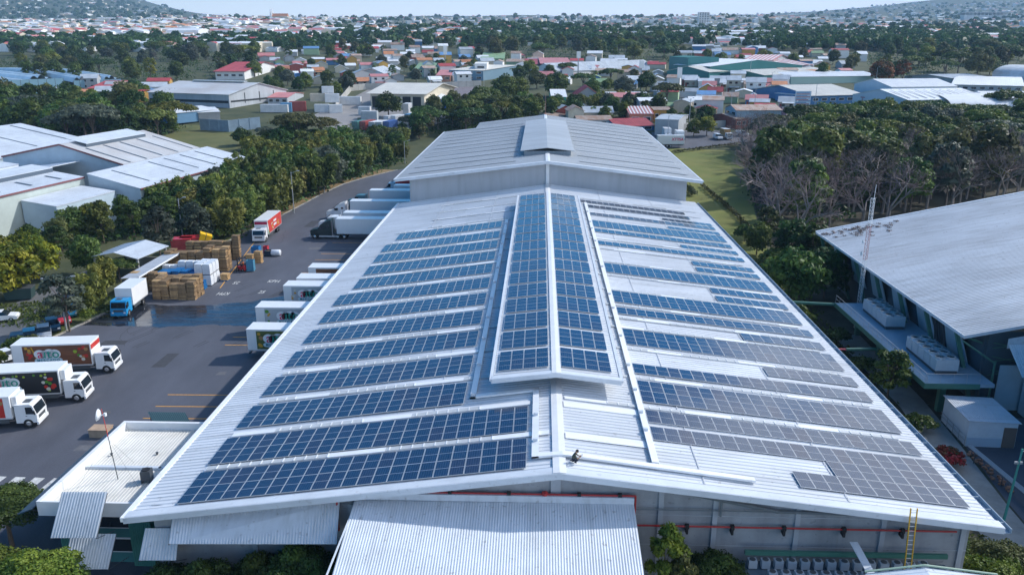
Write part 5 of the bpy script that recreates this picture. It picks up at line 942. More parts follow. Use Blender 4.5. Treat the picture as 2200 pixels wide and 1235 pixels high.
MB().slab([(w*.2,d/2-1.2,h+4.5),(w*.85,d/2-1.2,h+4.5),(w*.85,d/2+1.2,h+4.5),(w*.2,d/2+1.2,h+4.5)],(0,0,.3)).build('ridge_vent',roofs,t)
t,w,d,h=bld('long_shed','long cream roofed shed with open bays on the concrete lot','shed',(797,232),(912,234),(921,216),29,3.4,'AB',tanr,wcream,1.6,0,pitch=1.2)
mb=MB()
for k in range(5): mb.box(w*(.03+.19*k),w*(.03+.19*k)+w*.15,-.04,-.004,.2,h*.8)
mb.build('bay_opening',wblk,t)
bld('white_office','low white roofed office with a blue gable on the concrete lot','office',(919,234),(960,234),(1000,222),15,1.8,'BC',wroof,mat('gable_blue',(.03,.14,.42),.6),.5,2,dep=24)
t,w,d,h=bld('green_warehouse','dark green warehouse with white ridge roof and tall block','warehouse',(1448,168),(1524,174),(1565,160),26,3.5,'AB',wroof,wteal); bld('green_tower','tall dark green block at the left end of the green warehouse','building',(1436,162),(1476,167),(1484,160),36,.6,'AB',wteal,wteal,.1); bld('green_warehouse','lower green warehouse joined to the right of the tall one','warehouse',(1522,173),(1592,168),(1615,158),16,3,'AB',tanr,wteal)
stw=mat('white_roof_band',(.7,.68,.68),.5)
bld('school','two storey school with a pink and white striped roof, smaller of two','school',(1597,152),(1658,153),(1662,146),20,3,'AB',pinkr,wgry,.8,7,stripe=stw,rows=2); bld('school','long school wing with pink and white striped roof','school',(1655,156),(1744,154),(1748,147),13,3,'AB',pinkr,wgry,.8,9,stripe=stw)
bld('green_store','long low store with white roof and dark green wall','store',(1640,174),(1792,166),(1797,158),11,2.5,'AB',tanr,wteal,.5); bld('white_shed','white sheet shed with open front beside the long green store','shed',(1634,176),(1698,182),(1702,165),14,2,'BC',wroof,mat('shed_pale_green',(.35,.50,.46),.6),.4)
bld('blue_workshop','blue workshop building with a shallow cream roof beside the billboard','workshop',(1742,225),(1852,222),(1868,204),17,3.5,'AB',tanr,wblue,1.0,6); bld('blue_workshop','small bright blue workshop with a flat pale roof behind the billboard','workshop',(1665,218),(1705,222),(1725,208),16,1,'AB',wroof,wblue,.4)
pbw=mat('pale_blue_white',(.52,.60,.68),.7,noise=.06,scale=.2)
t,w,d,h=bld('white_warehouse','big white warehouse with faded lettering on its blue white gable','warehouse',(1946,254),(2124,250),(2130,240),33,3.2,'AB',wroof,pbw,.3,dep=36,pitch=1.5)
e=link('lettering',text_mesh('Tecno Lite',d*.15,mat('faded_red_lettering',(.42,.22,.26),.7),'lettering',.01),t,(-.06,d*.52,h*.62)); e.rotation_euler=(PI/2,0,-PI/2)
mb=MB()
for k in range(10): x=w*(k+.5)/10; mb.slab([(x,d*.05,h+.36+.12),(x+.6,d*.05,h+.36+.12),(x+.6,d*.4,h+2.9+.12),(x,d*.4,h+2.9+.12)],(0,0,.05))
mb.build('skylight_strip',groof,t)
bld('white_warehouse','second white warehouse with roof ventilators behind the lettered one','warehouse',(1912,218),(2052,216),(2056,208),26,3,'AB',wroof,pbw,.3,dep=30); bld('white_warehouse','flat white roofed warehouse at the right photo edge','warehouse',(2126,250),(2225,250),(2225,240),32,2,'AB',wroof,pbw,.3,dep=24)
def vault(name,label,cat,A,B,C,eave,rise,roof,wall,dep=None,opened=False):
    a,rz,w,d,z=frame3(A,B,C); d=dep or d; D=(Vector((a.x,a.y,0))-Vector((CX,0,0))).length; h=eave*D/F; t=thing(name,label,cat,(a.x,a.y,z-.1),rz); vs=[];fs=[];n=14
    for k in range(n+1):
        q=PI*k/n; y=d/2-d/2*math.cos(q); zz_=h+rise*math.sin(q); vs+=[(-.4,y,zz_),(w+.4,y,zz_)]
    for k in range(n): fs.append((2*k,2*k+1,2*k+3,2*k+2))
    MB().add(vs,fs).build('vault_roof',roof,t,smooth=True); mb=MB()
    for x in ((0,w) if not opened else ()): mb.slab([(x,0,0),(x,d,0)]+[(x,d/2+d/2*math.cos(PI*k/n)*.99,h+rise*.98*math.sin(PI*k/n)) for k in range(n+1)],(.2 if x==0 else -.2,0,0))
    if not opened: mb.box(.2,w-.2,0,.2,0,h); mb.box(.2,w-.2,d-.2,d,0,h)
    else:
        for k in range(6):
            for y in (0,d-.3): mb.box(w*k/5-.15,w*k/5+.15,y,y+.3,0,h)
        mb.box(.5,w-.5,d*.5,d*.5+.2,0,h*.9)
    mb.build('wall' if not opened else 'posts_wall',wall,t); return t,w,d,h
vault('vaulted_shelter','white barrel vaulted shelter in front of the white warehouse','shelter',(2040,262),(2178,264),(2182,240),30,3.4,wroof,wgry,opened=True); t,w,d,h=vault('gymnasium','large silver barrel vaulted gymnasium at the right photo edge','gymnasium',(2130,172),(2215,176),(2215,160),10,5.5,groof,mat('pale_blue_white',(1,1,1)),dep=34)
bld('white_pavilion','long low white roof beside the silver gymnasium','pavilion',(2045,196),(2195,200),(2200,180),12,2.4,'AB',wroof,wgry,.8,8); bld('white_pavilion','narrow grey roof strip left of the silver gymnasium','pavilion',(2045,178),(2130,176),(2134,168),8,1.5,'AB',groof,wgry,.5)
t,w,d,h=bld('workshop_house','two storey blue grey house with rust streaked twin roofs by the lot','house',(1556,268),(1580,276),(1628,262),34,1.6,'BC',rustr,mat('blue_grey_wall',(.28,.38,.46),.75,noise=.08,scale=.4),.4,2,rows=2); bld('workshop_house','lower brick red wing with rusty roof beside the blue grey house','house',(1580,277),(1628,274),(1634,262),20,1.4,'AB',rustr,wred,.4,4)
bld('salmon_house','salmon house with red and white striped roof behind the taller roof','house',(1352,268),(1402,268),(1408,256),22,2,'AB',pinkr,wsal,.3,2,stripe=stw); bld('ochre_house','ochre and maroon flat fronted house beside the salmon one','house',(1404,262),(1442,262),(1446,254),24,.6,'AB',rustr,wyel,.2,3); bld('grey_house','pale grey blank walled house behind the white truck','house',(1406,292),(1456,294),(1462,280),34,.6,'AB',groof,wgry,.2); bld('red_roof_house','long red roofed house below the salmon one','house',(1325,282),(1405,280),(1412,268),10,2,'AB',redr,wblue,.3,3)
bld('blue_cottage','small pale blue cottage with a rusty roof just behind the tall roof ridge','cottage',(1188,262),(1222,258),(1226,250),10,1.2,'AB',rustr,mat('sky_wall',(.30,.46,.58),.7),.3,2); bld('green_kiosk','white hipped pavilion with a bright green side','pavilion',(1186,222),(1216,222),(1222,212),13,2.6,'AB',wroof,mat('jade_wall',(.04,.38,.24),.6),.5,1)
bld('red_barn','large red gabled open shed between the trees','shed',(1236,222),(1288,222),(1292,208),15,4.2,'BC',redr,wgry,.6,dep=16); bld('white_block','long white low building with a dark window band behind the salmon house','building',(1308,222),(1394,222),(1396,214),13,1.5,'AB',wroof,wblue,.5,8)
bld('white_hip_house','large white gabled house with pale grey roof between two red roofs','house',(1142,166),(1196,168),(1200,150),12,5,'BC',groof,wwht,.6,3); bld('red_hall','long pink red roofed hall behind the white gabled house','hall',(1162,150),(1226,150),(1230,142),12,3,'AB',pinkr,wred,.6,4); bld('red_roof_house','red roofed teal walled house left of the pink hall','house',(1124,148),(1156,148),(1160,142),9,3,'AB',redr,wblue,.5,2); bld('green_hall','pale green two tier roofed hall behind the round tree','hall',(1034,138),(1082,138),(1086,128),11,3.2,'AB',greenr,wgrn,.8,4)
bld('blue_house','long blue grey two storey house above the concrete wall','house',(965,172),(1038,174),(1042,160),20,2,'AB',tanr,mat('slate_blue_wall',(.16,.27,.36),.7),.4,4,rows=2); bld('white_tall_house','narrow tall white house at the right end of the blue grey one','house',(1020,170),(1046,170),(1048,164),30,.5,'AB',wwht,wwht,.1,1,rows=2); bld('green_house','pale green two storey house with a darker green canopy','house',(890,168),(935,168),(940,158),17,3,'AB',greenr,wgrn,.6,2,rows=2); bld('pink_house','pink red porch roofed house in front of the wall','house',(938,176),(968,176),(972,166),13,2,'AB',pinkr,wsal,.4,2); bld('blue_gable_house','large pale blue gabled shed house above the wall','house',(775,172),(825,172),(832,160),12,3.4,'BC',groof,mat('sky_wall',(1,1,1)),.4,1)
bld('red_roof_house','big red hip roofed house standing alone in the wood','house',(464,172),(526,172),(530,160),16,4.5,'AB',redr,wwht,1.0,4); bld('yellow_house','yellow walled house with red roof left of the grey warehouse','house',(245,222),(278,224),(284,214),14,2.5,'AB',redr,wyel,.5,2); bld('red_roof_house','long faded red roof beside the yellow walled house','house',(190,200),(240,200),(246,190),8,3,'AB',redr,wgry,.5,2); bld('red_roof_house','low orange red roof left of the yellow house among trees','house',(112,212),(156,214),(160,204),8,2,'AB',orr,wcream,.4,2); bld('navy_shed','long navy roofed shed beside the grey warehouse','shed',(292,206),(336,202),(340,196),8,2,'AB',bluer,wgry,.5,2)
bld('blue_store','long blue store in the container yard with a flat pale roof','store',(372,266),(470,256),(474,244),20,1,'AB',wroof,mat('store_blue',(.10,.22,.36),.7),.3); bld('pale_store','flat pale roofed store beside the container yard wall','store',(428,262),(474,260),(478,248),18,1,'AB',wroof,wgry,.3); bld('grey_store','grey store with a faded red roof left of the white container stack','store',(576,224),(618,224),(640,214),13,1.4,'AB',pinkr,clad,.3,3)
bld('orange_house','bright orange cube house far behind the blue houses','house',(897,95),(919,96),(922,90),13,.5,'AB',orr,mat('vivid_orange_wall',(.60,.20,.04),.7),.2,2)
# walls and fences round the yards
def wall_line(name,label,pts,h,m,cat='wall',post=None):
    P=[GT(*p) for p in pts]; t=thing(name,label,cat,P[0]); mb=MB(); pb_=MB()
    for a,b in zip(P,P[1:]):
        d=(b-a); n=max(1,int(d.length/4)); 
        for k in range(n):
            p=a+d*(k/n)-P[0];q=a+d*((k+1)/n)-P[0]; s=Vector((-d.y,d.x,0)).normalized()*.1
            mb.slab([p-s+Vector((0,0,-.4)),q-s+Vector((0,0,-.4)),q+s+Vector((0,0,-.4)),p+s+Vector((0,0,-.4))],(0,0,h+.4)); pb_.box(p.x-.17,p.x+.17,p.y-.17,p.y+.17,p.z-.3,p.z+h+.12)
    mb.build('wall_panel',m,t); pb_.build('pilaster',post or m,t); return t
cw=mat('compound_wall',(.44,.43,.40),.85,noise=.15,scale=.3); wall_line('compound_wall','long pale concrete wall round the back of the concrete lot',[(722,236),(754,196),(786,193),(920,192),(1034,186)],3.2,cw); wall_line('compound_wall','blue grey boundary wall along the pasture',[(432,280),(492,284),(560,276)],4.2,mat('wall_blue_grey',(.20,.28,.36),.8,noise=.15,scale=.4)); wall_line('compound_wall','low white wall in front of the coloured containers',[(730,285),(768,279)],1.6,cw); wall_line('compound_wall','pale wall behind the far truck lot',[(1440,286),(1500,277),(1560,274),(1610,270)],2.6,cw)
hedge=leafmat('hedge_leaf',(.05,.06,.02),(.11,.12,.04))
# ---------------------------------------------------------------- shipping containers
ctm={}
def container(label,px,py,rz,L,col,z=0,h=2.6,grp='shipping containers in the container yard',nm='shipping_container'):
    p=GT(px,py); t=thing(nm,label,'container',(p.x,p.y,p.z+z+.08),R(rz),grp); m=mat('container_'+col[0],col[1],.55,noise=.12,scale=.6); w=2.44
    mb=MB(); mb.corr((0,0,0),(L,0,0),(L,0,h),(0,0,h),.3,.04,0,.5); mb.corr((0,w,0),(L,w,0),(L,w,h),(0,w,h),.3,-.04,0,.5); mb.box(0.02,L-.02,.05,w-.05,.05,h); mb.build('body',m,t)
    MB().box(-.03,0.015,.05,w-.05,.1,h-.05).build('door',m,t); mb=MB()
    for y in (.5,.95,1.5,1.95): mb.tube((-.05,y,.15),(-.05,y,h-.1),.03,None,5)
    mb.build('locking_bar',lampg,t); mb=MB(); mb.box(0,L,0,w,h,h+.05); mb.build('roof_sheet',wroof if col[0] in ('white','grey') else m,t); return t
CT=dict(white=('white',(.66,.67,.68)),grey=('grey',(.40,.45,.48)),green=('green',(.08,.20,.19)),red=('red',(.34,.07,.06)),blue=('blue',(.05,.12,.34)),dkblue=('dark_blue',(.02,.05,.15)),cream=('cream',(.60,.53,.42)),sky=('sky',(.10,.27,.45)))
for lb,px,py,rz,L,c in (('dark green container, leftmost of the five in the front row',769,283,76,8,'green'),('rust red container in the front row, second from the left',786,283,76,9,'red'),('grey green container in the middle of the front row',805,284,76,8.5,'grey'),('pale grey container in the front row, left of the dark blue one',820,284,76,8.5,'grey'),('dark blue container, rightmost of the five in the front row',836,283,76,8.5,'blue')): container(lb,px,py,rz,L,CT[c],0,3.6)
for lb,px,py,rz,L,c,z,h in (('white reefer container behind the front row with pale lettering',776,262,-4,6.5,'grey',0,4),('white container close to the dark round tree',770,248,-4,5,'white',0,3.4),('long white trailer container across the lot behind the tree',724,226,-3,11,'white',0,3.6),('upright white container by the right side of the round tree',878,248,82,5,'white',0,4.6),('white container with a blue neighbour right of the front row',868,272,70,9,'white',0,3.2),('sky blue container lying behind the white one right of the front row',880,262,70,7,'sky',0,2.8),('white container roof behind the dark blue front container',835,268,60,9,'white',0,3.2),('second white container roof beside the first behind the dark blue one',850,268,60,9,'white',0,3.2),('cream container far right on the lot',912,258,8,4.5,'cream',0,3.0),
  ('white container at the bottom right of the white stack',708,244,20,5.5,'white',0,3.4),('white container at the bottom left of the white stack',676,242,6,6,'white',0,3.2),('white container on the middle level of the stack, right end',700,238,12,6,'white',3.3,3.6),('cream container with dark openings on the middle level of the stack',668,236,6,6.5,'cream',3.3,3.4),('white container on top of the stack',694,236,12,5,'white',6.9,2.8),('long white container left of the stack behind the dark trees',560,242,-3,12,'white',0,3.2),('red container leaning against the white stack',622,240,10,7,'red',.0,4.0),('sky blue container left of the red one',604,242,10,4.5,'sky',0,3.8)): container(lb,px,py,rz,L,CT[c],z,h)
# ---------------------------------------------------------------- signs and landmarks
p=GT(1706,240); t=thing('billboard','blue and white two panel billboard in front of the blue workshop','billboard',(p.x,p.y,p.z),R(4)); 
for x in (.5,6): MB().box(x-.15,x+.15,0,.3,0,8.5).build('post',steel,t)
for z,h in ((1.6,2.6),(4.5,4.0)):
    b=MB().box(-.2,6.6,-.15,0,z,z+h).build('panel',mat('sign_pale_blue',(.45,.58,.70),.5),t); mb=MB()
    for k in range(int(h/.6)): mb.box(.2,random.uniform(4.5,6.3),-.18,-.155,z+.2+k*.6,z+.5+k*.6,k%2)
    mb.build('printed_band',[wred,wblue],b)
for lb,px,py,h in (('white roadside sign tower behind the big dark round tree',1376,194,15),('white roadside sign tower left of the ochre roofed house',1458,196,12),('white sign tower among the central houses',1242,170,16),('thin pale sign board above the central houses',957,142,14)):
    p=GT(px,py); t=thing('sign_tower',lb,'sign',(p.x,p.y,p.z)); MB().box(-.25,.25,-.25,.25,0,h).build('post',lampg,t); MB().box(-1.2,1.2,-.3,.3,h*.55 if h<14.5 else h*.75,h).build('panel',whitev,t)
def shade(label,A,B,C,hz,rows):
    a,rz,w,d,z=frame3(A,B,C); t=thing('shade_house',label,'shade house',(a.x,a.y,z),rz,'blue shade houses'); mb=MB(); vs=[];fs=[];n=rows*6; m=8
    for i in range(n+1):
        for j in range(m+1): vs.append((w*i/n,d*j/m,hz+1.6*abs(math.sin(PI*i*rows/n))+2.2*math.sin(PI*j/m)+1.5*math.sin(i*.21)))
    for i in range(n):
        for j in range(m): k=i*(m+1)+j; fs.append((k,k+m+1,k+m+2,k+1))
    mb.add(vs,fs).build('net_roof',mat('shade_net',(.50,.62,.70),.6,noise=.15,scale=.1),t); 
    for i in range(rows+1):
        for j in (0,m): MB().tube((w*i/rows,d*j/m,-1),(w*i/rows,d*j/m,hz+1),.12,None,5).build('post',steel,t)
    MB().box(0,w,-.05,.05,0,hz+1).build('side_net',mat('side_net_blue',(.14,.27,.36),.7),t)
shade('wide blue netted shade house on the slope at the left photo edge',(-30,206),(140,198),(150,150),6,9); shade('smaller ribbed shade house right of the wide blue one',(160,190),(262,186),(270,158),3,8)
# ---------------------------------------------------------------- houses of the town
LM={'the long cream shed':GT(850,215),'the green warehouse':GT(1500,165),'the pink striped school':GT(1690,150),'the white gabled house':GT(1170,160),'the salmon house':GT(1376,262),'the billboard':GT(1706,240),'the grey gabled warehouse':GT(450,222),'the blue shade houses':GT(140,190),'the red house in the wood':GT(495,168),'the orange cube house':GT(908,94),'the flame tree':GT(1895,165),'the big round tree':GT(1190,185)}
used={}
def where(kind,p):
    k=min(LM,key=lambda n:(LM[n]-p).length); used.setdefault((kind,k),[]).append(p); return k
HOUSES=[]
ROOFS=[('red roofed',redr,3.5),('rust roofed',rustr,4),('grey roofed',groof,8),('white roofed',wroof,6),('blue roofed',bluer,.8),('green roofed',greenr,.5),('orange roofed',orr,1.2),('pink roofed',pinkr,1.2)]
WALLS=[('cream',wcream,4),('white',wwht,5),('blue',wblue,1.2),('red',wred,1),('ochre',wyel,1.5),('pale green',wgrn,1),('grey',wgry,2.5)]
occ=[Vector((o.location.x,o.location.y,0)) for o in COL.objects if o.parent is None and o.get('category') in ('house','hall','store','school','warehouse','building','workshop','office','shed','shelter','pavilion','cottage','container') and o.location.y>230]
def clear(p,d):
    return all((Vector((p.x,p.y,0))-q).length>d for q in occ)
def inpoly(x,y,P):
    c=False;j=len(P)-1
    for i in range(len(P)):
        if (P[i][1]>y)!=(P[j][1]>y) and x<(P[j][0]-P[i][0])*(y-P[i][1])/(P[j][1]-P[i][1])+P[i][0]: c=not c
        j=i
    return c
def sample(P,n,dmin,rd,own):
    xs=[p[0] for p in P];ys=[p[1] for p in P]; W_=[GT(*p) for p in P]; wp_=[(v.x,v.y) for v in W_]; x0,x1=min(v[0] for v in wp_),max(v[0] for v in wp_); y0,y1=min(v[1] for v in wp_),max(v[1] for v in wp_); out=[]
    for _ in range(n*40):
        if len(out)>=n: break
        x=rd.uniform(x0,x1);y=rd.uniform(y0,y1)
        if not inpoly(x,y,wp_): continue
        du,dv=x+88,y-170; u_,v_=du*.9863-dv*.165,du*.165+dv*.9863
        if (-42<u_<5 and -7<v_<43) or (-42<u_<-.2 and -72<v_<8) or (-93<u_<-42 and -32<v_<45): continue      # inside the pale sheds
        if -28<x<30 and y<262 or (x>41 and y<127 and x<95 and y>74) or (-74<x<-63.5 and 121<y<131) : continue
        v=Vector((x,y,0))
        if all((v-q).length>dmin for q in own): own.append(v); out.append(Vector((x,y,terrain(x,y))))
    return out
rdh=random.Random(11)
def house(p,rz,w,d,h,rise,rn,rm,wn,wm,near):
    two=h>4.5; t=thing('house','x','house',(p.x,p.y,p.z-.1),rz,'town houses'); o=.4
    mb=MB(); mb.slab([(0,0,0),(0,d,0),(0,d,h),(0,d/2,h+rise-.15),(0,0,h)],(w,0,0)); mb.build('wall',wm,t); mb=MB()
    for y0,z0 in ((-o,h-.1),(d+o,h-.1)): mb.slab([(-o,y0,z0),(w+o,y0,z0),(w+o,d/2,h+rise),(-o,d/2,h+rise)],(0,0,.15))
    mb.build('roof',rm,t)
    if near:
        mb=MB()
        n=2 if w<11 else 3
        for k in range(n):
            for zc in ((1.6,) if not two else (1.6,h-1.2)): x=(k+.6)*w/(n+.3); f=MB().box(x-.7,x+.7,-.05,-.003,zc-.55,zc+.55).build('window',winm,t)
        MB().box(.5,1.4,-.05,-.003,0.1,2.1).build('door',wred,t)
        if rdh.random()<.5: MB().slab([(w*.2,-2.6,2.5),(w*.9,-2.6,2.5),(w*.9,-.02,2.9),(w*.2,-.02,2.9)],(0,0,.08)).build('porch_roof',rm,t)
    sz='tall' if two else 'long' if w>11.5 else 'small' if w<8 else 'low'
    HOUSES.append((t,f'{sz} {rn} house, {wn} walls',p))
HZ=[([(600,182),(760,190),(1036,184),(1036,128),(880,128),(700,130),(600,145)],62,11.5,20),([(1046,176),(1240,190),(1430,205),(1440,140),(1250,128),(1100,130)],42,13,-6),([(1430,250),(1560,262),(1660,240),(1730,205),(1640,178),(1440,178)],46,11,-14),([(1230,292),(1340,300),(1440,262),(1330,235),(1230,250)],12,12,10),([(1700,185),(1860,190),(1850,150),(1700,140)],12,13,8),([(110,225),(330,214),(320,188),(160,192)],9,12,15),([(540,165),(640,160),(640,125),(560,128)],8,14,20),([(600,128),(900,126),(1040,124),(1000,96),(700,98)],44,12,14),([(1440,136),(1640,134),(1860,136),(1800,108),(1500,108)],36,12.5,-4),([(0,118),(300,112),(560,120),(560,98),(0,98)],16,13,10)]
for P,n,dm,ang in HZ:
    for p in sample(P,n,dm,rdh,occ):
        rn,rm,_=rdh.choices(ROOFS,[r[2] for r in ROOFS])[0]; wn,wm,_=rdh.choices(WALLS,[r[2] for r in WALLS])[0]
        w=rdh.uniform(6.5,13 if dm>11.5 else 10.5);d=rdh.uniform(6,9);two=rdh.random()<.28; house(p,R(ang+rdh.choice((0,0,90,180))+rdh.gauss(0,4)),w,d,rdh.uniform(5,6.2) if two else rdh.uniform(2.7,3.5),rdh.uniform(.9,2.2),rn,rm,wn,wm,p.y<560)
def name_by_rank(items,noun,limit=16,far='far from any large building'):
    g={}
    for t,k,p in items:
        lm=min(LM,key=lambda n:(LM[n]-p).length); g.setdefault((k,lm),[]).append(((LM[lm]-p).length,t))
    for (k,lm),l in g.items():
        l.sort(key=lambda a:a[0])
        for i,(dist,t) in enumerate(l):
            t['label']=f'{k}, {ORD[i]} to {lm}' if i<limit and len(l)>1 else f'{k} near {lm}' if len(l)==1 else f'{k} in the outer part around {lm}'
            if i>=limit: t['group']=f'{k} group around {lm}'
name_by_rank(HOUSES,'house')
# far town as one mass, with a few landmarks of its own
def far_town():
    rd=random.Random(5); mb=MB(); cols=[wroof,groof,groof,redr,rustr,orr,pinkr,tanr]
    zones=[(-120,2320,66,100,820,.85),(-60,720,46,82,1000,1.3),(0,600,80,112,200,1.1),(650,1500,46,84,420,1.05),(1420,2260,42,96,760,1.0),(1450,2300,6,46,760,1.15),(-60,360,2,46,150,1.0),(300,1600,37,50,420,1.2)]
    for x0,x1,y0,y1,n,s in zones:
        for _ in range(n):
            p=GT(rd.uniform(x0,x1),rd.uniform(y0,y1))
            if p.y>8800: continue
            w=rd.uniform(8,17)*s;d=rd.uniform(7,12)*s;h=rd.choice((3,3.5,6,7))*s;r=rd.uniform(.8,2)*s;a=R(rd.choice((12,100,-8,75))+rd.gauss(0,6)); M=Matrix.Translation((p.x,p.y,p.z-.5))@Matrix.Rotation(a,4,'Z'); k=rd.randrange(len(cols))
            if rd.random()<.05: w*=3;d*=1.6;k=0
            mb.add([M@Vector(v) for v in ((-w/2,-d/2,0),(w/2,-d/2,0),(w/2,d/2,0),(-w/2,d/2,0),(-w/2,-d/2,h),(w/2,-d/2,h),(w/2,d/2,h),(-w/2,d/2,h),(-w/2,0,h+r),(w/2,0,h+r))],[(0,1,5,4),(2,3,7,6),(1,2,6,9,5),(3,0,4,8,7)],len(cols)+rd.randrange(2)); o=len(mb.v)-10
            mb.f+=[(o+4,o+5,o+9,o+8),(o+6,o+7,o+8,o+9)]; mb.m+=[k,k]
    return mb.build('distant_town',cols+[wwht,wcream])
tag(far_town(),kind='stuff')
p=GT(585,47); t=thing('church','white twin spired church rising from the far town','church',(p.x,p.y,p.z)); t.scale=(.55,.55,.75); MB().box(0,60,0,25,0,14).build('nave',wcream,t); MB().slab([(0,0,14),(0,25,14),(0,12.5,22)],(60,0,0)).build('roof',orr,t)
for y in (2,22): s=MB().box(-7,0,y-3.5,y+3.5,0,24).build('tower',whitev,t); MB().lathe([(4.6,24),(1.8,32),(0,40)],4,0,(-3.5,y,0)).build('spire',whitev,s)
p=GT(2070,44); t=thing('stadium','long white ribbed stadium on the far right hillside','stadium',(p.x,p.y,p.z)); MB().box(0,150,0,60,0,16).build('stand',whitev,t); MB().slab([(-6,-8,24),(156,-8,24),(156,66,17),(-6,66,17)],(0,0,1.5)).build('roof',whitev,t)
for k in range(13): MB().box(k*12.4,k*12.4+1.6,-6,-4,0,24).build('rib',whitev,t)
p=GT(1500,55); t=thing('apartment_block','white apartment block standing out of the far wood','apartment block',(p.x,p.y,p.z)); MB().box(0,26,0,16,0,30).build('wall',wwht,t); mb=MB()
for r in range(7):
    for c in range(4): mb.box(2+c*6,6+c*6,-.1,-.01,2.5+r*4,4.8+r*4)
mb.build('window',winm,t)
# ---------------------------------------------------------------- vegetation
rng=np.random.default_rng(3)
def leafmesh(name,lobes,n,leaf,mats,up=.35,fill=.25,asp=1.7,hang=0.):
    # lobes: (cx,cy,cz, rx,ry,rz, tint); leaf-sized quads spread through the volume of every lobe
    L=np.array(lobes,float); a=(L[:,3]*L[:,4]+L[:,3]*L[:,5]+L[:,4]*L[:,5]); k=rng.choice(len(L),n,p=a/a.sum())
    d=rng.normal(size=(n,3)); d/=np.linalg.norm(d,axis=1)[:,None]; low=d[:,2]<-.35; d[low,2]*=-rng.uniform(.2,1,low.sum())
    rr=np.where(rng.random(n)<fill,rng.uniform(.35,.85,n),rng.uniform(.82,1.12,n))
    lump=1+.16*np.sin(d[:,0]*5+k*1.7)*np.cos(d[:,1]*6+k)+.10*np.sin(d[:,2]*9+k*2.3)
    p=L[k,:3]+d*L[k,3:6]*(rr*lump)[:,None]
    nr=d+rng.normal(size=(n,3))*.55; nr[:,2]+=up; nr/=np.linalg.norm(nr,axis=1)[:,None]
    t=np.cross(nr,rng.normal(size=(n,3))); t[:,2]-=hang; t-=nr*(t*nr).sum(1)[:,None]; t/=np.linalg.norm(t,axis=1)[:,None]+1e-9; b=np.cross(nr,t)
    s=leaf*rng.uniform(.6,1.35,n)[:,None]; q=np.stack([p-t*s*asp*.5,p+b*s*.5,p+t*s*asp*.5,p-b*s*.5],1).reshape(-1,3)
    me=bpy.data.meshes.new(name); me.vertices.add(4*n); me.vertices.foreach_set('co',q.ravel().astype(np.float32)); me.loops.add(4*n); me.loops.foreach_set('vertex_index',np.arange(4*n,dtype=np.int32)); me.polygons.add(n); me.polygons.foreach_set('loop_start',np.arange(0,4*n,4,dtype=np.int32))
    me.update(calc_edges=True); at=me.attributes.new('tint','FLOAT','POINT'); tint=np.clip(L[k,6]+rng.normal(size=n)*.22,0,1); at.data.foreach_set('value',np.repeat(tint,4).astype(np.float32))
    for m in mats: me.materials.append(m)
    return me
def trunkmesh(name,h,r,tops,n=6,lean=(0,0)):
    mb=MB(); a=Vector((0,0,-.5)); b=Vector((lean[0]*.5,lean[1]*.5,h*.45)); mb.tube(a,b,r,r*.72,n)
    for t in tops: t=Vector(t); m=b.lerp(t,.5)+Vector((0,0,.06*h)); mb.tube(b-Vector((0,0,.1)),m,r*.55,r*.35,5); mb.tube(m,t,r*.35,r*.12,4)
    return mb.mesh(name,[bark])
rl=random.Random(21)
PROTO={}
def proto(nm,lobes,n,leaf,h,r,mat0=leafm,**kw):
    c=leafmesh('crown',lobes,n,leaf,[mat0],**kw); t=trunkmesh('trunk',h,r,[(l[0],l[1],l[2]) for l in lobes[:6]]); PROTO[nm]=(c,t)
def round_lobes(R0,H0,n,zs=.8,spread=.62,sz=(.34,.5)):
    o=[]
    for i in range(n):
        a=i*2.4+rl.uniform(-.4,.4); q=math.sqrt((i+.5)/n)*spread*R0; z=H0+R0*zs*(.55-(q/R0)**2*.9)+rl.uniform(-.12,.12)*R0; s=R0*rl.uniform(*sz); o.append((q*math.cos(a),q*math.sin(a),z,s,s,s*rl.uniform(.6,.85),rl.uniform(.1,.9)))
    return o
# unit trees: about 1 m crown radius scaled later; here metres for a 10 m tree
def full_lobes(R0,H0,H1,n,sz):
    o=[]
    for i in range(n):
        f=(i+.5)/n; z=H0+(H1-H0)*f; q=R0*math.sqrt(max(0,1-(2*f-.75)**2/1.6))*rl.uniform(.45,.8); a=i*2.4+rl.uniform(-.5,.5); s=R0*rl.uniform(*sz); o.append((q*math.cos(a),q*math.sin(a),z,s,s,s*rl.uniform(.6,.9),rl.uniform(.05,.95)))
    return o[::-1]
proto('round_a',full_lobes(4.3,2.4,8.6,19,(.30,.46)),3800,.46,6,.24); proto('round_b',full_lobes(3.8,2.0,8.8,17,(.32,.46)),3600,.46,6,.22); proto('round_c',full_lobes(5.0,2.6,8.2,24,(.26,.42)),4400,.48,6,.28); proto('tall_a',full_lobes(3.1,2.0,9.4,19,(.34,.48)),3400,.44,7,.22)
proto('rain_a',[(x*1.25,y*1.25,7.0+(z-7)*.55,a*1.15,b*1.15,c*.75,t) for x,y,z,a,b,c,t in round_lobes(5.0,6.6,24,.75,.9,(.24,.38))],4800,.48,8,.32,up=.6); proto('rain_b',[(x*1.2,y*1.2,6.9+(z-7)*.6,a*1.1,b*1.1,c*.8,t) for x,y,z,a,b,c,t in round_lobes(5.2,6.6,28,.75,.92,(.2,.34))],4800,.46,8,.32,up=.6)
proto('loose_a',[(x,y,z,a*.8,b*.8,c*.8,t) for x,y,z,a,b,c,t in full_lobes(3.9,3.0,9.2,18,(.26,.38))],2300,.42,8,.18,fill=.45)
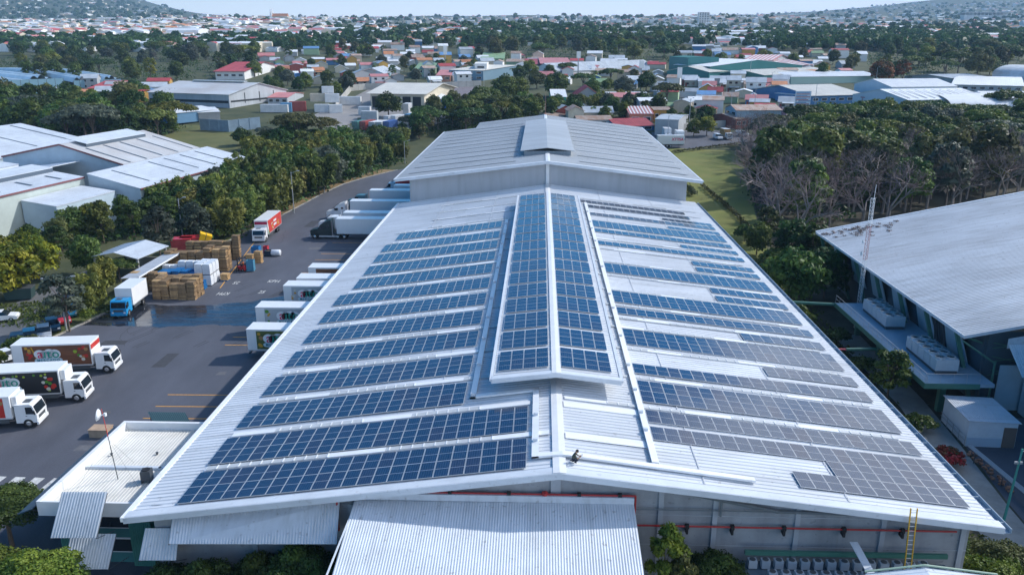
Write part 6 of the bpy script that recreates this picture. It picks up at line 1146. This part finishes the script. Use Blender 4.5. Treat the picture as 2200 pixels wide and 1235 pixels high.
def bamboo_lobes(n,H,S):
    o=[]
    for i in range(n):
        a=i*2.4+rl.uniform(-.5,.5); q=S*math.sqrt((i+.3)/n); hh=H*rl.uniform(.68,1.05)*(1-.25*(q/S)**2)
        for k in range(4):
            f=.38+.2*k; e=q*(.6+.75*f**2); o.append((e*math.cos(a),e*math.sin(a),hh*f,1.45-.16*k,1.45-.16*k,1.55-.12*k,rl.uniform(.1,.5)+.13*k))
    return o
proto('bamboo_a',bamboo_lobes(13,9.0,3.5),5200,.42,6,.12,leafb,asp=2.4,hang=.6,fill=.3); proto('bamboo_b',bamboo_lobes(10,9.2,3.0),4400,.42,6,.12,leafb,asp=2.4,hang=.6,fill=.3)
proto('shrub_a',[(x,y,max(.5,z),a,b,c,t) for x,y,z,a,b,c,t in round_lobes(1.7,1.2,9,.5)],1100,.24,1.2,.06,fill=.3); proto('shrub_b',[(x,y,max(.4,z*.9),a,b,c,t) for x,y,z,a,b,c,t in round_lobes(2.1,1.1,12,.45,.8,(.24,.4))],1300,.24,1.2,.06,fill=.3)
proto('fine_a',round_lobes(2.6,4.2,20,.8,.8,(.2,.36)),15000,.115,6,.16); proto('fine_b',[(x,y,max(.6,z),a,b,c,t) for x,y,z,a,b,c,t in round_lobes(2.4,1.9,22,.55,.85,(.2,.34))],13000,.11,2,.1); proto('fine_c',[(x,y,z*1.2,a*.8,b*.8,c,t) for x,y,z,a,b,c,t in round_lobes(1.5,3.6,14,1.6,.8,(.24,.4))],3600,.13,5,.08,asp=2.6,fill=.5)
# bare dry season tree
def bare(nm,H,seed,spread=.55,tw=1.0):
    rd=random.Random(seed); tr=MB(); tw_=MB()
    def rec(p,d,l,r,dep):
        q=p+d*l; (tr if dep<3 else tw_).tube(p,q,r,r*.7,5 if dep<2 else 4 if dep<3 else 3,0,False)
        if dep>=6 or l<.25: return
        for k in range(3 if dep in (1,2,3) else 2):
            nd=(d+Vector((rd.gauss(0,1),rd.gauss(0,1),rd.gauss(.12,.55)))*spread).normalized(); rec(q if k else p.lerp(q,.85),nd,l*rd.uniform(.62,.82),r*.62,dep+1)
    rec(Vector((0,0,-.4)),Vector((rd.uniform(-.06,.06),rd.uniform(-.06,.06),1)).normalized(),H*.30,H*.02,0)
    tm=tr.mesh('trunk',[barkp]); me=tw_.mesh('crown',[twig]); at=me.attributes.new('tint','FLOAT','POINT'); at.data.foreach_set('value',rng.random(len(me.vertices)).astype(np.float32)); PROTO[nm]=(me,tm)
bare('bare_a',10,3); bare('bare_b',10,8,.62); bare('bare_c',10,14,.5)
def palm(nm,H,seed):
    rd=random.Random(seed); mb=MB()
    for k in range(15):
        a=k*2.4; e=rd.uniform(-.1,.9); l=rd.uniform(1.9,2.6); d=Vector((math.cos(a),math.sin(a),0)); s=Vector((-d.y,d.x,0)); pts=[Vector((0,0,H))+d*l*t+Vector((0,0,l*(e*t-.75*t*t))) for t in (0,.3,.6,.85,1)]
        for p,q in zip(pts,pts[1:]):
            for w in (-1,1): mb.poly([p,q,q+s*w*.42-Vector((0,0,.22)),p+s*w*.42-Vector((0,0,.22))])
    me=mb.mesh('crown',[leafm]); at=me.attributes.new('tint','FLOAT','POINT'); at.data.foreach_set('value',rng.random(len(me.vertices)).astype(np.float32)); t=MB().tube((0,0,-.4),(.15,0,H*.5),.17,.14,6).tube((.15,0,H*.5),(0,0,H),.14,.1,6); PROTO[nm]=(me,t.mesh('trunk',[barkp]))
palm('palm',7,2); palm('palm_low',1.6,5)
TREES=[]
def plant(kind,pr,p,s,m=None,phrase=None,label=None,group=None,sq=1.,cat='tree'):
    t=thing(kind,label or 'x',cat,(p.x,p.y,p.z),rl.uniform(0,6.28),group); c,tr=PROTO[pr]
    o=link('crown',c,t,(0,0,0),0,(s,s,s*sq)); o2=link('trunk',tr,t,(0,0,0),0,(s,s,s*sq))
    if m: o.material_slots[0].link='OBJECT'; o.material_slots[0].material=m
    if not label: TREES.append((t,phrase,p))
    return t
GREEN=[('dark green',leafd,5),('green',leafm,4),('olive green',leafo,2),('yellow green',leafy,2),('grey green',leafg,1)]
LM2=dict(LM); LM2.update({'the red truck':GT(575,500),'the pallet stacks':GT(390,620),'the blue cab truck':GT(280,660),'the open shed':G(275,560),'the far truck lot':GT(1520,300),'the largest pale shed':G(400,400),'the coloured containers':GT(810,282),'the lattice mast':G(1850,660),'the taller roof ridge':GT(1172,270),'the white warehouse':GT(1950,250),'the gymnasium':GT(2150,172),'the right shed corner':G(1752,520),'the right shed roof edge':G(2195,440),'the vaulted shelter':GT(2100,262),'the lettered gable':GT(1900,248),'the right lawn':GT(1600,440),'the dumpster':G(45,642),'the lean-to shed':G(150,470),'the orange flame tree':GT(1893,180),'the pasture':GT(430,305),'the last dock trailers':GT(860,370)})
rt=random.Random(31); town_occ=list(occ)
def zone(P,n,dm,kinds,hs,where_,avoid_houses=True,grp=None):
    own=list(town_occ) if avoid_houses else []
    for p in sample(P,n,dm,rt,own):
        kind,prs,adj,mset=rt.choices(kinds,[k[4] for k in kinds])[0][:4]; pr=rt.choice(prs)
        if mset is None: cn,m,_=rt.choices(GREEN,[g[2] for g in GREEN])[0]
        else: cn,m=rt.choice(mset)
        h=rt.uniform(*hs); nm=kind.replace('_',' '); plant(kind,pr,p,h/10,m,f'{adj} {cn} {nm}'.replace('tall tree','high tree').replace('leafless grey brown','greyish leafless').replace('leafless mauve brown','mauve leafless').replace('wide grey green','grey green wide').strip(),None,grp or f'{nm}s {where_}',rt.uniform(.9,1.1))
    if avoid_houses: town_occ.extend(own[len(town_occ):])
BR=('broad_tree',['round_a','round_b','round_c'],'round',None,6); TL=('tall_tree',['tall_a','loose_a'],'loose',None,2); RN=('spreading_tree',['rain_a','rain_b'],'wide',None,2)
BB=('bamboo_clump',['bamboo_a','bamboo_b'],'feathery',[('olive',leafb),('yellowish',leafb),('dark',leafm)],7); BT=('bare_tree',['bare_a','bare_b','bare_c'],'leafless',[('grey brown',twig),('mauve brown',twig)],1); SB=('shrub',['shrub_a','shrub_b'],'leafy',None,1); PM=('palm_tree',['palm'],'slender',[('green',leafm)],1)
def K(*a): return [(k[0],k[1],k[2],k[3],w) for k,w in a]
LB='in the belt left of the yard'
zone([(500,520),(598,462),(690,415),(760,388),(740,330),(640,345),(560,372),(500,400),(440,470)],44,4.6,K((BB,7),(BR,3)),(8.5,11.5),LB,False)
zone([(750,385),(858,350),(880,322),(905,300),(885,286),(800,312),(740,340)],22,4.4,K((BB,4),(BR,4),(TL,1)),(5.5,7.5),LB,False)
zone([(350,500),(500,516),(540,470),(470,430),(400,430),(310,450)],24,4.6,K((BB,4),(BR,4),(TL,2)),(6,9),LB,False)
zone([(0,560),(130,560),(230,520),(330,505),(330,450),(290,478),(150,500),(0,505)],36,4.4,K((BR,6),(TL,2),(SB,1)),(5.5,8),'in the lower left thicket',False)
zone([(-30,520),(60,500),(60,480),(-30,490)],6,5,K((BR,1)),(6,8),'in the lower left thicket',False)
zone([(540,345),(640,326),(760,332),(870,318),(872,306),(800,320),(700,306),(600,296),(520,312)],22,5,K((BR,4),(RN,2),(BB,1),(TL,1)),(4.6,6.8),'between the yard road and the container lot',False)
zone([(0,276),(150,318),(330,300),(400,278),(370,262),(250,262),(120,262),(0,244)],30,8.5,K((BR,5),(RN,3),(TL,2)),(11,15.5),'behind the pale sheds')
zone([(0,235),(200,232),(330,222),(320,212),(200,205),(0,215)],20,9,K((BR,5),(TL,2),(PM,1)),(7,10),'by the red roofed houses on the left')
zone([(885,300),(1165,262),(1165,246),(1050,232),(985,240),(930,262),(880,285)],34,6.2,K((BR,4),(RN,3),(TL,2),(BB,1)),(7,10),'behind the taller roof',False)
zone([(1180,268),(1320,272),(1420,248),(1300,226),(1190,238)],22,7,K((BR,5),(TL,2),(BB,1),(PM,1)),(6.5,9),'among the houses behind the taller roof')
zone([(1046,205),(1220,212),(1430,214),(1440,170),(1260,160),(1060,170)],18,9,K((BR,6),(RN,2),(PM,1)),(7.5,11),'among the central houses')
zone([(1630,345),(1720,325),(1860,318),(2210,330),(2230,268),(2010,268),(1840,272),(1720,282),(1650,305)],70,7.6,K((BR,4),(RN,7),(TL,1)),(8.5,11.5),'in the wood right of the taller roof',False)
zone([(1655,425),(1760,452),(1900,430),(2210,392),(2220,330),(1860,320),(1720,328),(1640,350)],84,4.9,K((RN,6),(BR,2),(TL,2),(BT,2)),(8.5,11.5),'in the wood right of the taller roof',False)
zone([(1640,520),(1700,548),(1760,508),(1960,470),(2210,424),(2210,365),(1900,392),(1760,412),(1655,392)],92,3.6,K((BT,8),(TL,2)),(13,18),'along the near edge of the right wood',False)
zone([(1590,345),(1640,430),(1670,380),(1650,318),(1590,318)],20,3.8,K((BT,1)),(12,17),'along the near edge of the right wood',False)
zone([(1440,278),(1600,268),(1640,262),(1560,258),(1440,262)],9,7,K((BR,4),(SB,1)),(5,7.5),'behind the far truck lot')
zone([(600,175),(1036,180),(1036,130),(880,128),(600,140)],26,9.5,K((BR,6),(TL,2),(PM,2)),(6,9),'among the houses behind the cream shed')
zone([(560,205),(720,215),(760,190),(600,165),(540,165),(530,182)],16,8,K((BR,5),(TL,1)),(7,10),'on the slope beside the concrete lot wall')
zone([(0,186),(300,182),(560,165),(560,112),(300,112),(0,120)],64,12,K((BR,7),(RN,2),(TL,2),(BT,1)),(9,14),'in the left middle distance wood')
zone([(1440,176),(1860,172),(1850,112),(1440,118)],30,10.5,K((BR,5),(TL,2),(PM,2)),(7.5,11),'between the school and the green warehouse')
zone([(1860,176),(2100,168),(2210,150),(2200,116),(1860,116)],34,12,K((BR,6),(RN,3),(TL,1)),(10,15),'in the dark grove behind the white warehouses')
zone([(1050,132),(1440,140),(1440,100),(1050,98)],44,13,K((BR,6),(RN,3),(TL,2)),(10,15),'in the central dark wood')
zone([(600,128),(1040,124),(1000,98),(600,100)],22,10.5,K((BR,5),(TL,2)),(8,12),'among the far houses left of centre')
# single specimens
def one(label,kind,pr,px,py,h,m,sq=1.,z=None,cat='tree'):
    p=GT(px,py); return plant(kind,pr,p,h/10,m,None,label,None,sq,cat)
one('big grey brown umbrella tree spreading above the left belt','spreading_tree','rain_a',640,312,12.5,leafo,.95); one('second grey brown umbrella tree beside the biggest one above the left belt','spreading_tree','rain_b',690,306,10.5,leafo,.95)
one('dense dark round tree standing by the containers on the concrete lot','broad_tree','round_c',835,252,11,leafd,.95); one('broad bright green tree pair left of the round one in the central houses','broad_tree','round_c',1085,222,13,leafm,1.05); one('wide bright green tree beside the billowing one near the lot wall','broad_tree','round_a',1115,220,11.5,leafm); one('big round green tree among the central houses','broad_tree','round_c',1192,208,12.5,leafm,1.0); one('big olive domed tree left of the salmon house','spreading_tree','rain_a',1432,232,11,leafo,1.1); one('grey green spreading tree in front of the central red roofs','broad_tree','round_c',1340,206,11,leafg,.9)
one('orange flowering flame tree right of the pink striped school','flame_tree','round_c',1893,180,14,leaff,1.0); one('smaller orange tipped flame tree beside the bigger one','flame_tree','loose_a',1935,176,13,leaff,1.0); one('huge dull olive domed tree left of the silver gymnasium','broad_tree','round_c',2098,168,17,leafo,.95); one('lone spreading tree in front of the white warehouse roof','spreading_tree','rain_b',2158,256,13,leafd,1.0); one('mauve flowering tree behind the brick red wing','flowering_tree','round_a',1672,262,7.5,leafp,.8); one('yellow flecked tree on the grass behind the far truck lot','broad_tree','round_a',1518,292,7,leafyf); one('small green tree left of the yellow flecked one on the far lot','broad_tree','round_b',1490,294,6.5,leafy); one('leafless tree with orange blossom tips at the corner of the right wood','bare_tree','bare_b',1590,395,9.5,leaff)
one('tall leafless tree standing nearest the taller roof at the right wood','bare_tree','bare_b',1648,500,19,twig); one('leafless tree with a pale forked trunk beside the right lawn','bare_tree','bare_a',1712,535,17,twig)
one('broad leafless tree at the left corner of the right wood, behind the lawn hedge','bare_tree','bare_b',1606,410,17,twig); one('tall leafless tree just behind the forked one beside the lawn','bare_tree','bare_c',1668,455,20,twig); one('leafless tree rising behind the shed roof right of the mast','bare_tree','bare_b',1905,490,17,twig); one('leafless tree rising over the middle of the right shed roof edge','bare_tree','bare_a',2040,462,17,twig); one('leafless tree by the right photo edge behind the shed roof','bare_tree','bare_b',2150,440,17,twig)
for k,(px,py,h) in enumerate(((375,223,9.5),(425,224,9),(458,227,6.5))): one(('largest bare tree in front of the grey gabled warehouse','bare tree in front of the middle of the grey gabled warehouse','smallest bare tree in front of the grey gabled warehouse')[k],'bare_tree','bare_c',px,py,h,twig)
one('round yellow green bush alone in the pasture','broad_tree','round_b',372,286,6.2,leafy); one('small dark tree left of the bush in the pasture','broad_tree','loose_a',345,290,7,leafd); one('low ochre bush at the pasture edge','shrub','shrub_a',290,282,14,leafo,cat='shrub')
# car park side
for k,(px,py,h) in enumerate(((30,640,8.5),(85,600,7.5),(-15,610,8.5),(60,560,6))): one(('large yellow flowered tree over the dumpster','yellow flowered tree behind the dumpster, right of the large one','yellow flowered tree at the photo edge above the car park','small yellow flowered tree farthest back above the car park')[k],'flowering_tree','round_c',px,py,h,leafyf)
one('thin grey green tree leaning over the parked cars','broad_tree','loose_a',150,712,8.2,leafg); one('plumed pale green bamboo beside the blue cab truck','bamboo_clump','bamboo_b',196,668,6.2,leafb); one('second plumed bamboo behind the first beside the car park','bamboo_clump','bamboo_b',222,630,6.0,leafb); one('yellow green bush below the bamboo at the car park','shrub','shrub_a',186,690,8,leafy,cat='shrub'); one('dark leafy bush over the teal cars at the photo edge','shrub','shrub_b',40,756,9,leafm,cat='shrub'); one('olive bush next to the dark leafy one over the teal cars','shrub','shrub_b',70,744,7,leafo,cat='shrub'); one('yellow green bush at the far left edge behind the white trucks','shrub','shrub_a',-8,800,11,leafy,cat='shrub')
one('flat crowned green tree in front of the open shed','spreading_tree','rain_b',258,604,4.6,leafm,.9); one('grey green feathery tree over the long shelter','broad_tree','loose_a',345,552,9.2,leafg); one('rounded grey green tree behind the pallet stacks','broad_tree','round_b',425,520,8,leafg); one('green tree left of the open shed roof','broad_tree','round_a',190,590,6.5,leafm); one('low green shrub by the kerb behind the yellow boxes','shrub','shrub_b',480,510,12,leafm,cat='shrub'); one('green shrub by the kerb nearest the red truck','shrub','shrub_a',525,492,12,leafm,cat='shrub')
# strip between the warehouse and the right shed
one('dark leafy tree filling the corner between lawn and shed roof','broad_tree','round_a',1700,560,7.5,leafd); one('feathery olive tree at the end of the lawn hedge','tall_tree','loose_a',1650,525,7.5,leafo); one('dark green tree hugging the far corner of the right shed','broad_tree','round_b',1745,575,7.5,leafd); one('green bush between the glossy tree and the warehouse gutter','shrub','shrub_b',1690,700,16,leafm,cat='shrub')

one('large glossy tree in the strip left of the shed corner','broad_tree','round_c',1705,650,9.2,leafm,.95); one('dark tree behind the large glossy one beside the shed','broad_tree','round_a',1770,640,7.6,leafd); one('bushy tree beside the lawn, left of the glossy tree','broad_tree','round_a',1625,548,6.0,leafm); one('low bush at the lawn end, next to the bushy tree','shrub','shrub_b',1668,572,15,leafm,cat='shrub'); one('small dark bush beside the warehouse gutter near the lawn','shrub','shrub_a',1600,520,14,leafd,cat='shrub')
one('loose leaved tree rising beside the equipment platform','broad_tree','loose_a',1905,862,6.2,leafm); one('low dark shrub beside the concrete path','shrub','shrub_b',1972,925,8,leafm,cat='shrub'); one('dark shrub under the fan platform','shrub','shrub_b',1850,800,9,leafd,cat='shrub'); one('low shrub in the shaded strip below the pipe bridge','shrub','shrub_a',1800,745,10,leafd,cat='shrub'); one('red flowering bougainvillea bush beside the concrete path','flowering_shrub','shrub_b',2028,1000,8.5,leafr,cat='shrub')
def hline(name,label,pts,h,w,m,n):
    mb_=[]; P=[GT(*p) for p in pts]; o=P[0]; lob=[]
    for a,b in zip(P,P[1:]):
        k=max(2,int((b-a).length/(w*.8)))
        for i in range(k): q=a.lerp(b,i/k)-o; lob.append((q.x+rl.uniform(-.2,.2),q.y,q.z+h*.5,w*.7,w*.7,h*.55,rl.uniform(.2,.8)))
    t=thing(name,label,'hedge',o); link('foliage',leafmesh('foliage',lob,n,.3,[m]),t); mb=MB()
    for l in lob[::3]: mb.tube((l[0],l[1],l[2]-h*.6),(l[0],l[1],l[2]),.05,.03,4)
    mb.build('stems',bark,t)
hline('hedge','low olive hedge edging the lawn in front of the far truck lot',[(1446,330),(1520,320),(1600,310)],1.0,.9,hedge,900); hline('hedge','dark hedge line crossing the lawn beside the taller roof',[(1508,402),(1545,432),(1585,468),(1610,500)],1.0,.9,hedge,1100); hline('hedge','brown hedge at the foot of the taller wall',[(1478,410),(1492,425)],1.6,1.2,hedge,500)
# near planting along the bottom of the picture
def near(label,kind,pr,x,y,s,m,cat='tree',sq=1.,z=0): t=plant(kind,pr,Vector((x,y,z)),s,m,None,label,None,sq,cat)
near('bright yellow green tree at the lower left photo corner','broad_tree','fine_a',-33.4,42.2,1.2,leafy,'tree',.78); near('bright yellow green tree beside the corner one, left photo edge','broad_tree','fine_a',-37.8,43.0,1.15,leafy,'tree',.74)
near('dark green tree left of the office block, tallest of three','broad_tree','fine_a',-41.3,51.3,1.25,leafd,'tree',.62); near('dark green tree left of the office block, lowest of three','broad_tree','fine_b',-43.6,48.2,1.6,leafd,'tree'); near('dark green tree left of the office block, farthest of three','broad_tree','fine_b',-39.9,56.0,.75,leafd,'tree')
for k,(x,y,s) in enumerate(((-25.5,43.6,1.0),(-22.6,43.2,1.05),(-19.6,43.8,1.0),(-16.8,43.5,1.12),(-15.0,42.7,.95))): near(f'dark leafy shrub below the long sunshade, {NTH[k]} from the left','shrub','fine_b',x,y,s,leafd,'shrub',1.25+.1*k)
near('small olive tree at the right corner of the front annex roof','broad_tree','fine_c',6.7,43.2,1.0,leafy,'tree',1.32); near('thin olive tree leaning beside the small one by the annex','broad_tree','fine_c',7.6,42.6,.85,leafo,'tree',1.25)
for k,(x,y,s,q) in enumerate(((9.9,43.4,.85,1.22),(11.3,42.6,.8,1.0),(8.8,42.0,.75,.95))): near(('tallest dark bush between the olive tree and the equipment deck','lower dark bush left of the equipment deck','lowest dark bush at the foot of the olive tree')[k],'shrub','fine_a',x,y,s,leafd,'shrub',q)
for k,(x,y,s,m) in enumerate(((27.0,45.5,1.0,leafo),(29.2,46.5,1.15,leafy),(31.0,48.5,1.1,leafo),(28.5,49.5,.9,leafm))): near(('olive shrub under the right front roof corner','yellow green shrub right of the front roof corner','olive shrub at the edge of the concrete path','green shrub behind the yellow green one by the path')[k],'shrub','fine_b',x,y,s,m,'shrub',1.0)
near('spiky palm below the right front roof corner','palm_tree','palm_low',26.3,43.8,1.3,leafy,'palm'); near('second spiky palm right of the first below the roof corner','palm_tree','palm_low',28.2,43.5,1.2,leafm,'palm')
name_by_rank.__globals__['LM']=LM2
name_by_rank(TREES,'tree')
# far woods as one mass, small leaf clumps
def far_wood():
    rd=np.random.default_rng(9); pts=[]; rr=random.Random(17)
    for x0,x1,y0,y1,n in [(700,2280,80,104,420),(-80,700,86,112,520),(-80,760,48,82,170),(700,2280,56,80,460),(-80,2280,38,56,330),(1000,1500,60,100,420),(1640,2280,70,112,640),(-60,420,2,42,260),(1500,2280,8,44,260)]:
        for _ in range(n):
            p=GT(rr.uniform(x0,x1),rr.uniform(y0,y1))
            if p.y<9000: pts.append((p.x,p.y,p.z,rr.uniform(6,11)*(1 if p.y<2500 else 1.5),rr.random()))
    P=np.array(pts); k=46; n=len(P)*k; T=np.repeat(P,k,0); d=rd.normal(size=(n,3)); d/=np.linalg.norm(d,axis=1)[:,None]; d[:,2]=np.abs(d[:,2])*1.2-.35
    r=T[:,3]*.5; c=T[:,:3]+np.stack([d[:,0]*r*1.15,d[:,1]*r*1.15,T[:,3]*.55+d[:,2]*r],1); nr=d+rd.normal(size=(n,3))*.4; nr/=np.linalg.norm(nr,axis=1)[:,None]
    t=np.cross(nr,rd.normal(size=(n,3))); t/=np.linalg.norm(t,axis=1)[:,None]; b=np.cross(nr,t); s=(T[:,3]*rd.uniform(.14,.30,n))[:,None]
    q=np.stack([c-t*s,c-b*s,c+t*s,c+b*s],1).reshape(-1,3); me=bpy.data.meshes.new('distant_wood'); me.vertices.add(4*n); me.vertices.foreach_set('co',q.ravel().astype(np.float32)); me.loops.add(4*n); me.loops.foreach_set('vertex_index',np.arange(4*n,dtype=np.int32)); me.polygons.add(n); me.polygons.foreach_set('loop_start',np.arange(0,4*n,4,dtype=np.int32)); me.update(calc_edges=True)
    at=me.attributes.new('tint','FLOAT','POINT'); at.data.foreach_set('value',np.repeat(np.clip(T[:,4]*.7+rd.normal(size=n)*.15,0,1),4).astype(np.float32)); me.materials.append(leafd); return link('distant_wood',me)
tag(far_wood(),kind='stuff')
# undergrowth filling the woods' floors
tag(link('leaf_litter',leafmesh('leaf_litter',[(41.9+a,78.2+b,8.16+.21*a,c,d,e,f) for a,b,z,c,d,e,f in LITTER if a>.3],1500,.11,[twig],fill=.9)),kind='stuff')
def under(name,zones,m,n,leaf):
    lob=[]; rr=random.Random(2)
    for P,k,h in zones:
        for p in sample(P,k,1.6,rr,[]): lob.append((p.x,p.y,p.z+h*.2,rr.uniform(1.2,2.6),rr.uniform(1.2,2.6),h*rr.uniform(.5,1.1),rr.uniform(0,.8)))
    tag(link(name,leafmesh(name,lob,n,leaf,[m],fill=.15)),kind='stuff')
under('undergrowth',[([(350,508),(505,520),(600,462),(690,412),(860,352),(870,300),(640,320),(500,400),(310,450),(0,500),(0,560),(230,522)],620,2.0),([(1590,330),(1640,500),(1720,530),(1720,510),(1960,430),(2210,390),(2210,268),(1700,290)],620,2.2),([(885,300),(1165,262),(1050,232),(930,262)],120,1.6),([(540,345),(870,300),(760,270),(520,310)],160,1.8),([(0,276),(150,318),(330,300),(400,278),(250,262),(0,244)],240,2.0),([(0,186),(300,182),(560,165),(560,112),(0,120)],500,3.5),([(1860,176),(2100,168),(2210,150),(2200,116),(1860,116)],260,3.5),([(1050,132),(1440,140),(1440,100),(1050,98)],320,3.5)],leafd,52000,.55)
under('ground_cover',[([(1640,560),(1760,700),(1960,960),(2060,1100),(2150,1235),(2060,1235),(1900,960),(1700,690)],160,.5),([(0,700),(120,690),(235,668),(225,640),(0,660)],50,.4)],leafm,9000,.25)
# ---------------------------------------------------------------- air
hz=MB().box(-9500,9500,-120,9800,-3,900).build('haze',None); hz.data.materials.clear(); hm=bpy.data.materials.new('haze_air'); hm.use_nodes=True; hn=hm.node_tree; hn.nodes.remove(hn.nodes['Principled BSDF']); pv=hn.nodes.new('ShaderNodeVolumePrincipled'); pv.inputs['Color'].default_value=(.42,.70,1,1); pv.inputs['Density'].default_value=HAZE; pv.inputs['Anisotropy'].default_value=.0; hn.links.new(pv.outputs[0],hn.nodes['Material Output'].inputs['Volume']); hz.data.materials.append(hm); tag(hz,kind='stuff')
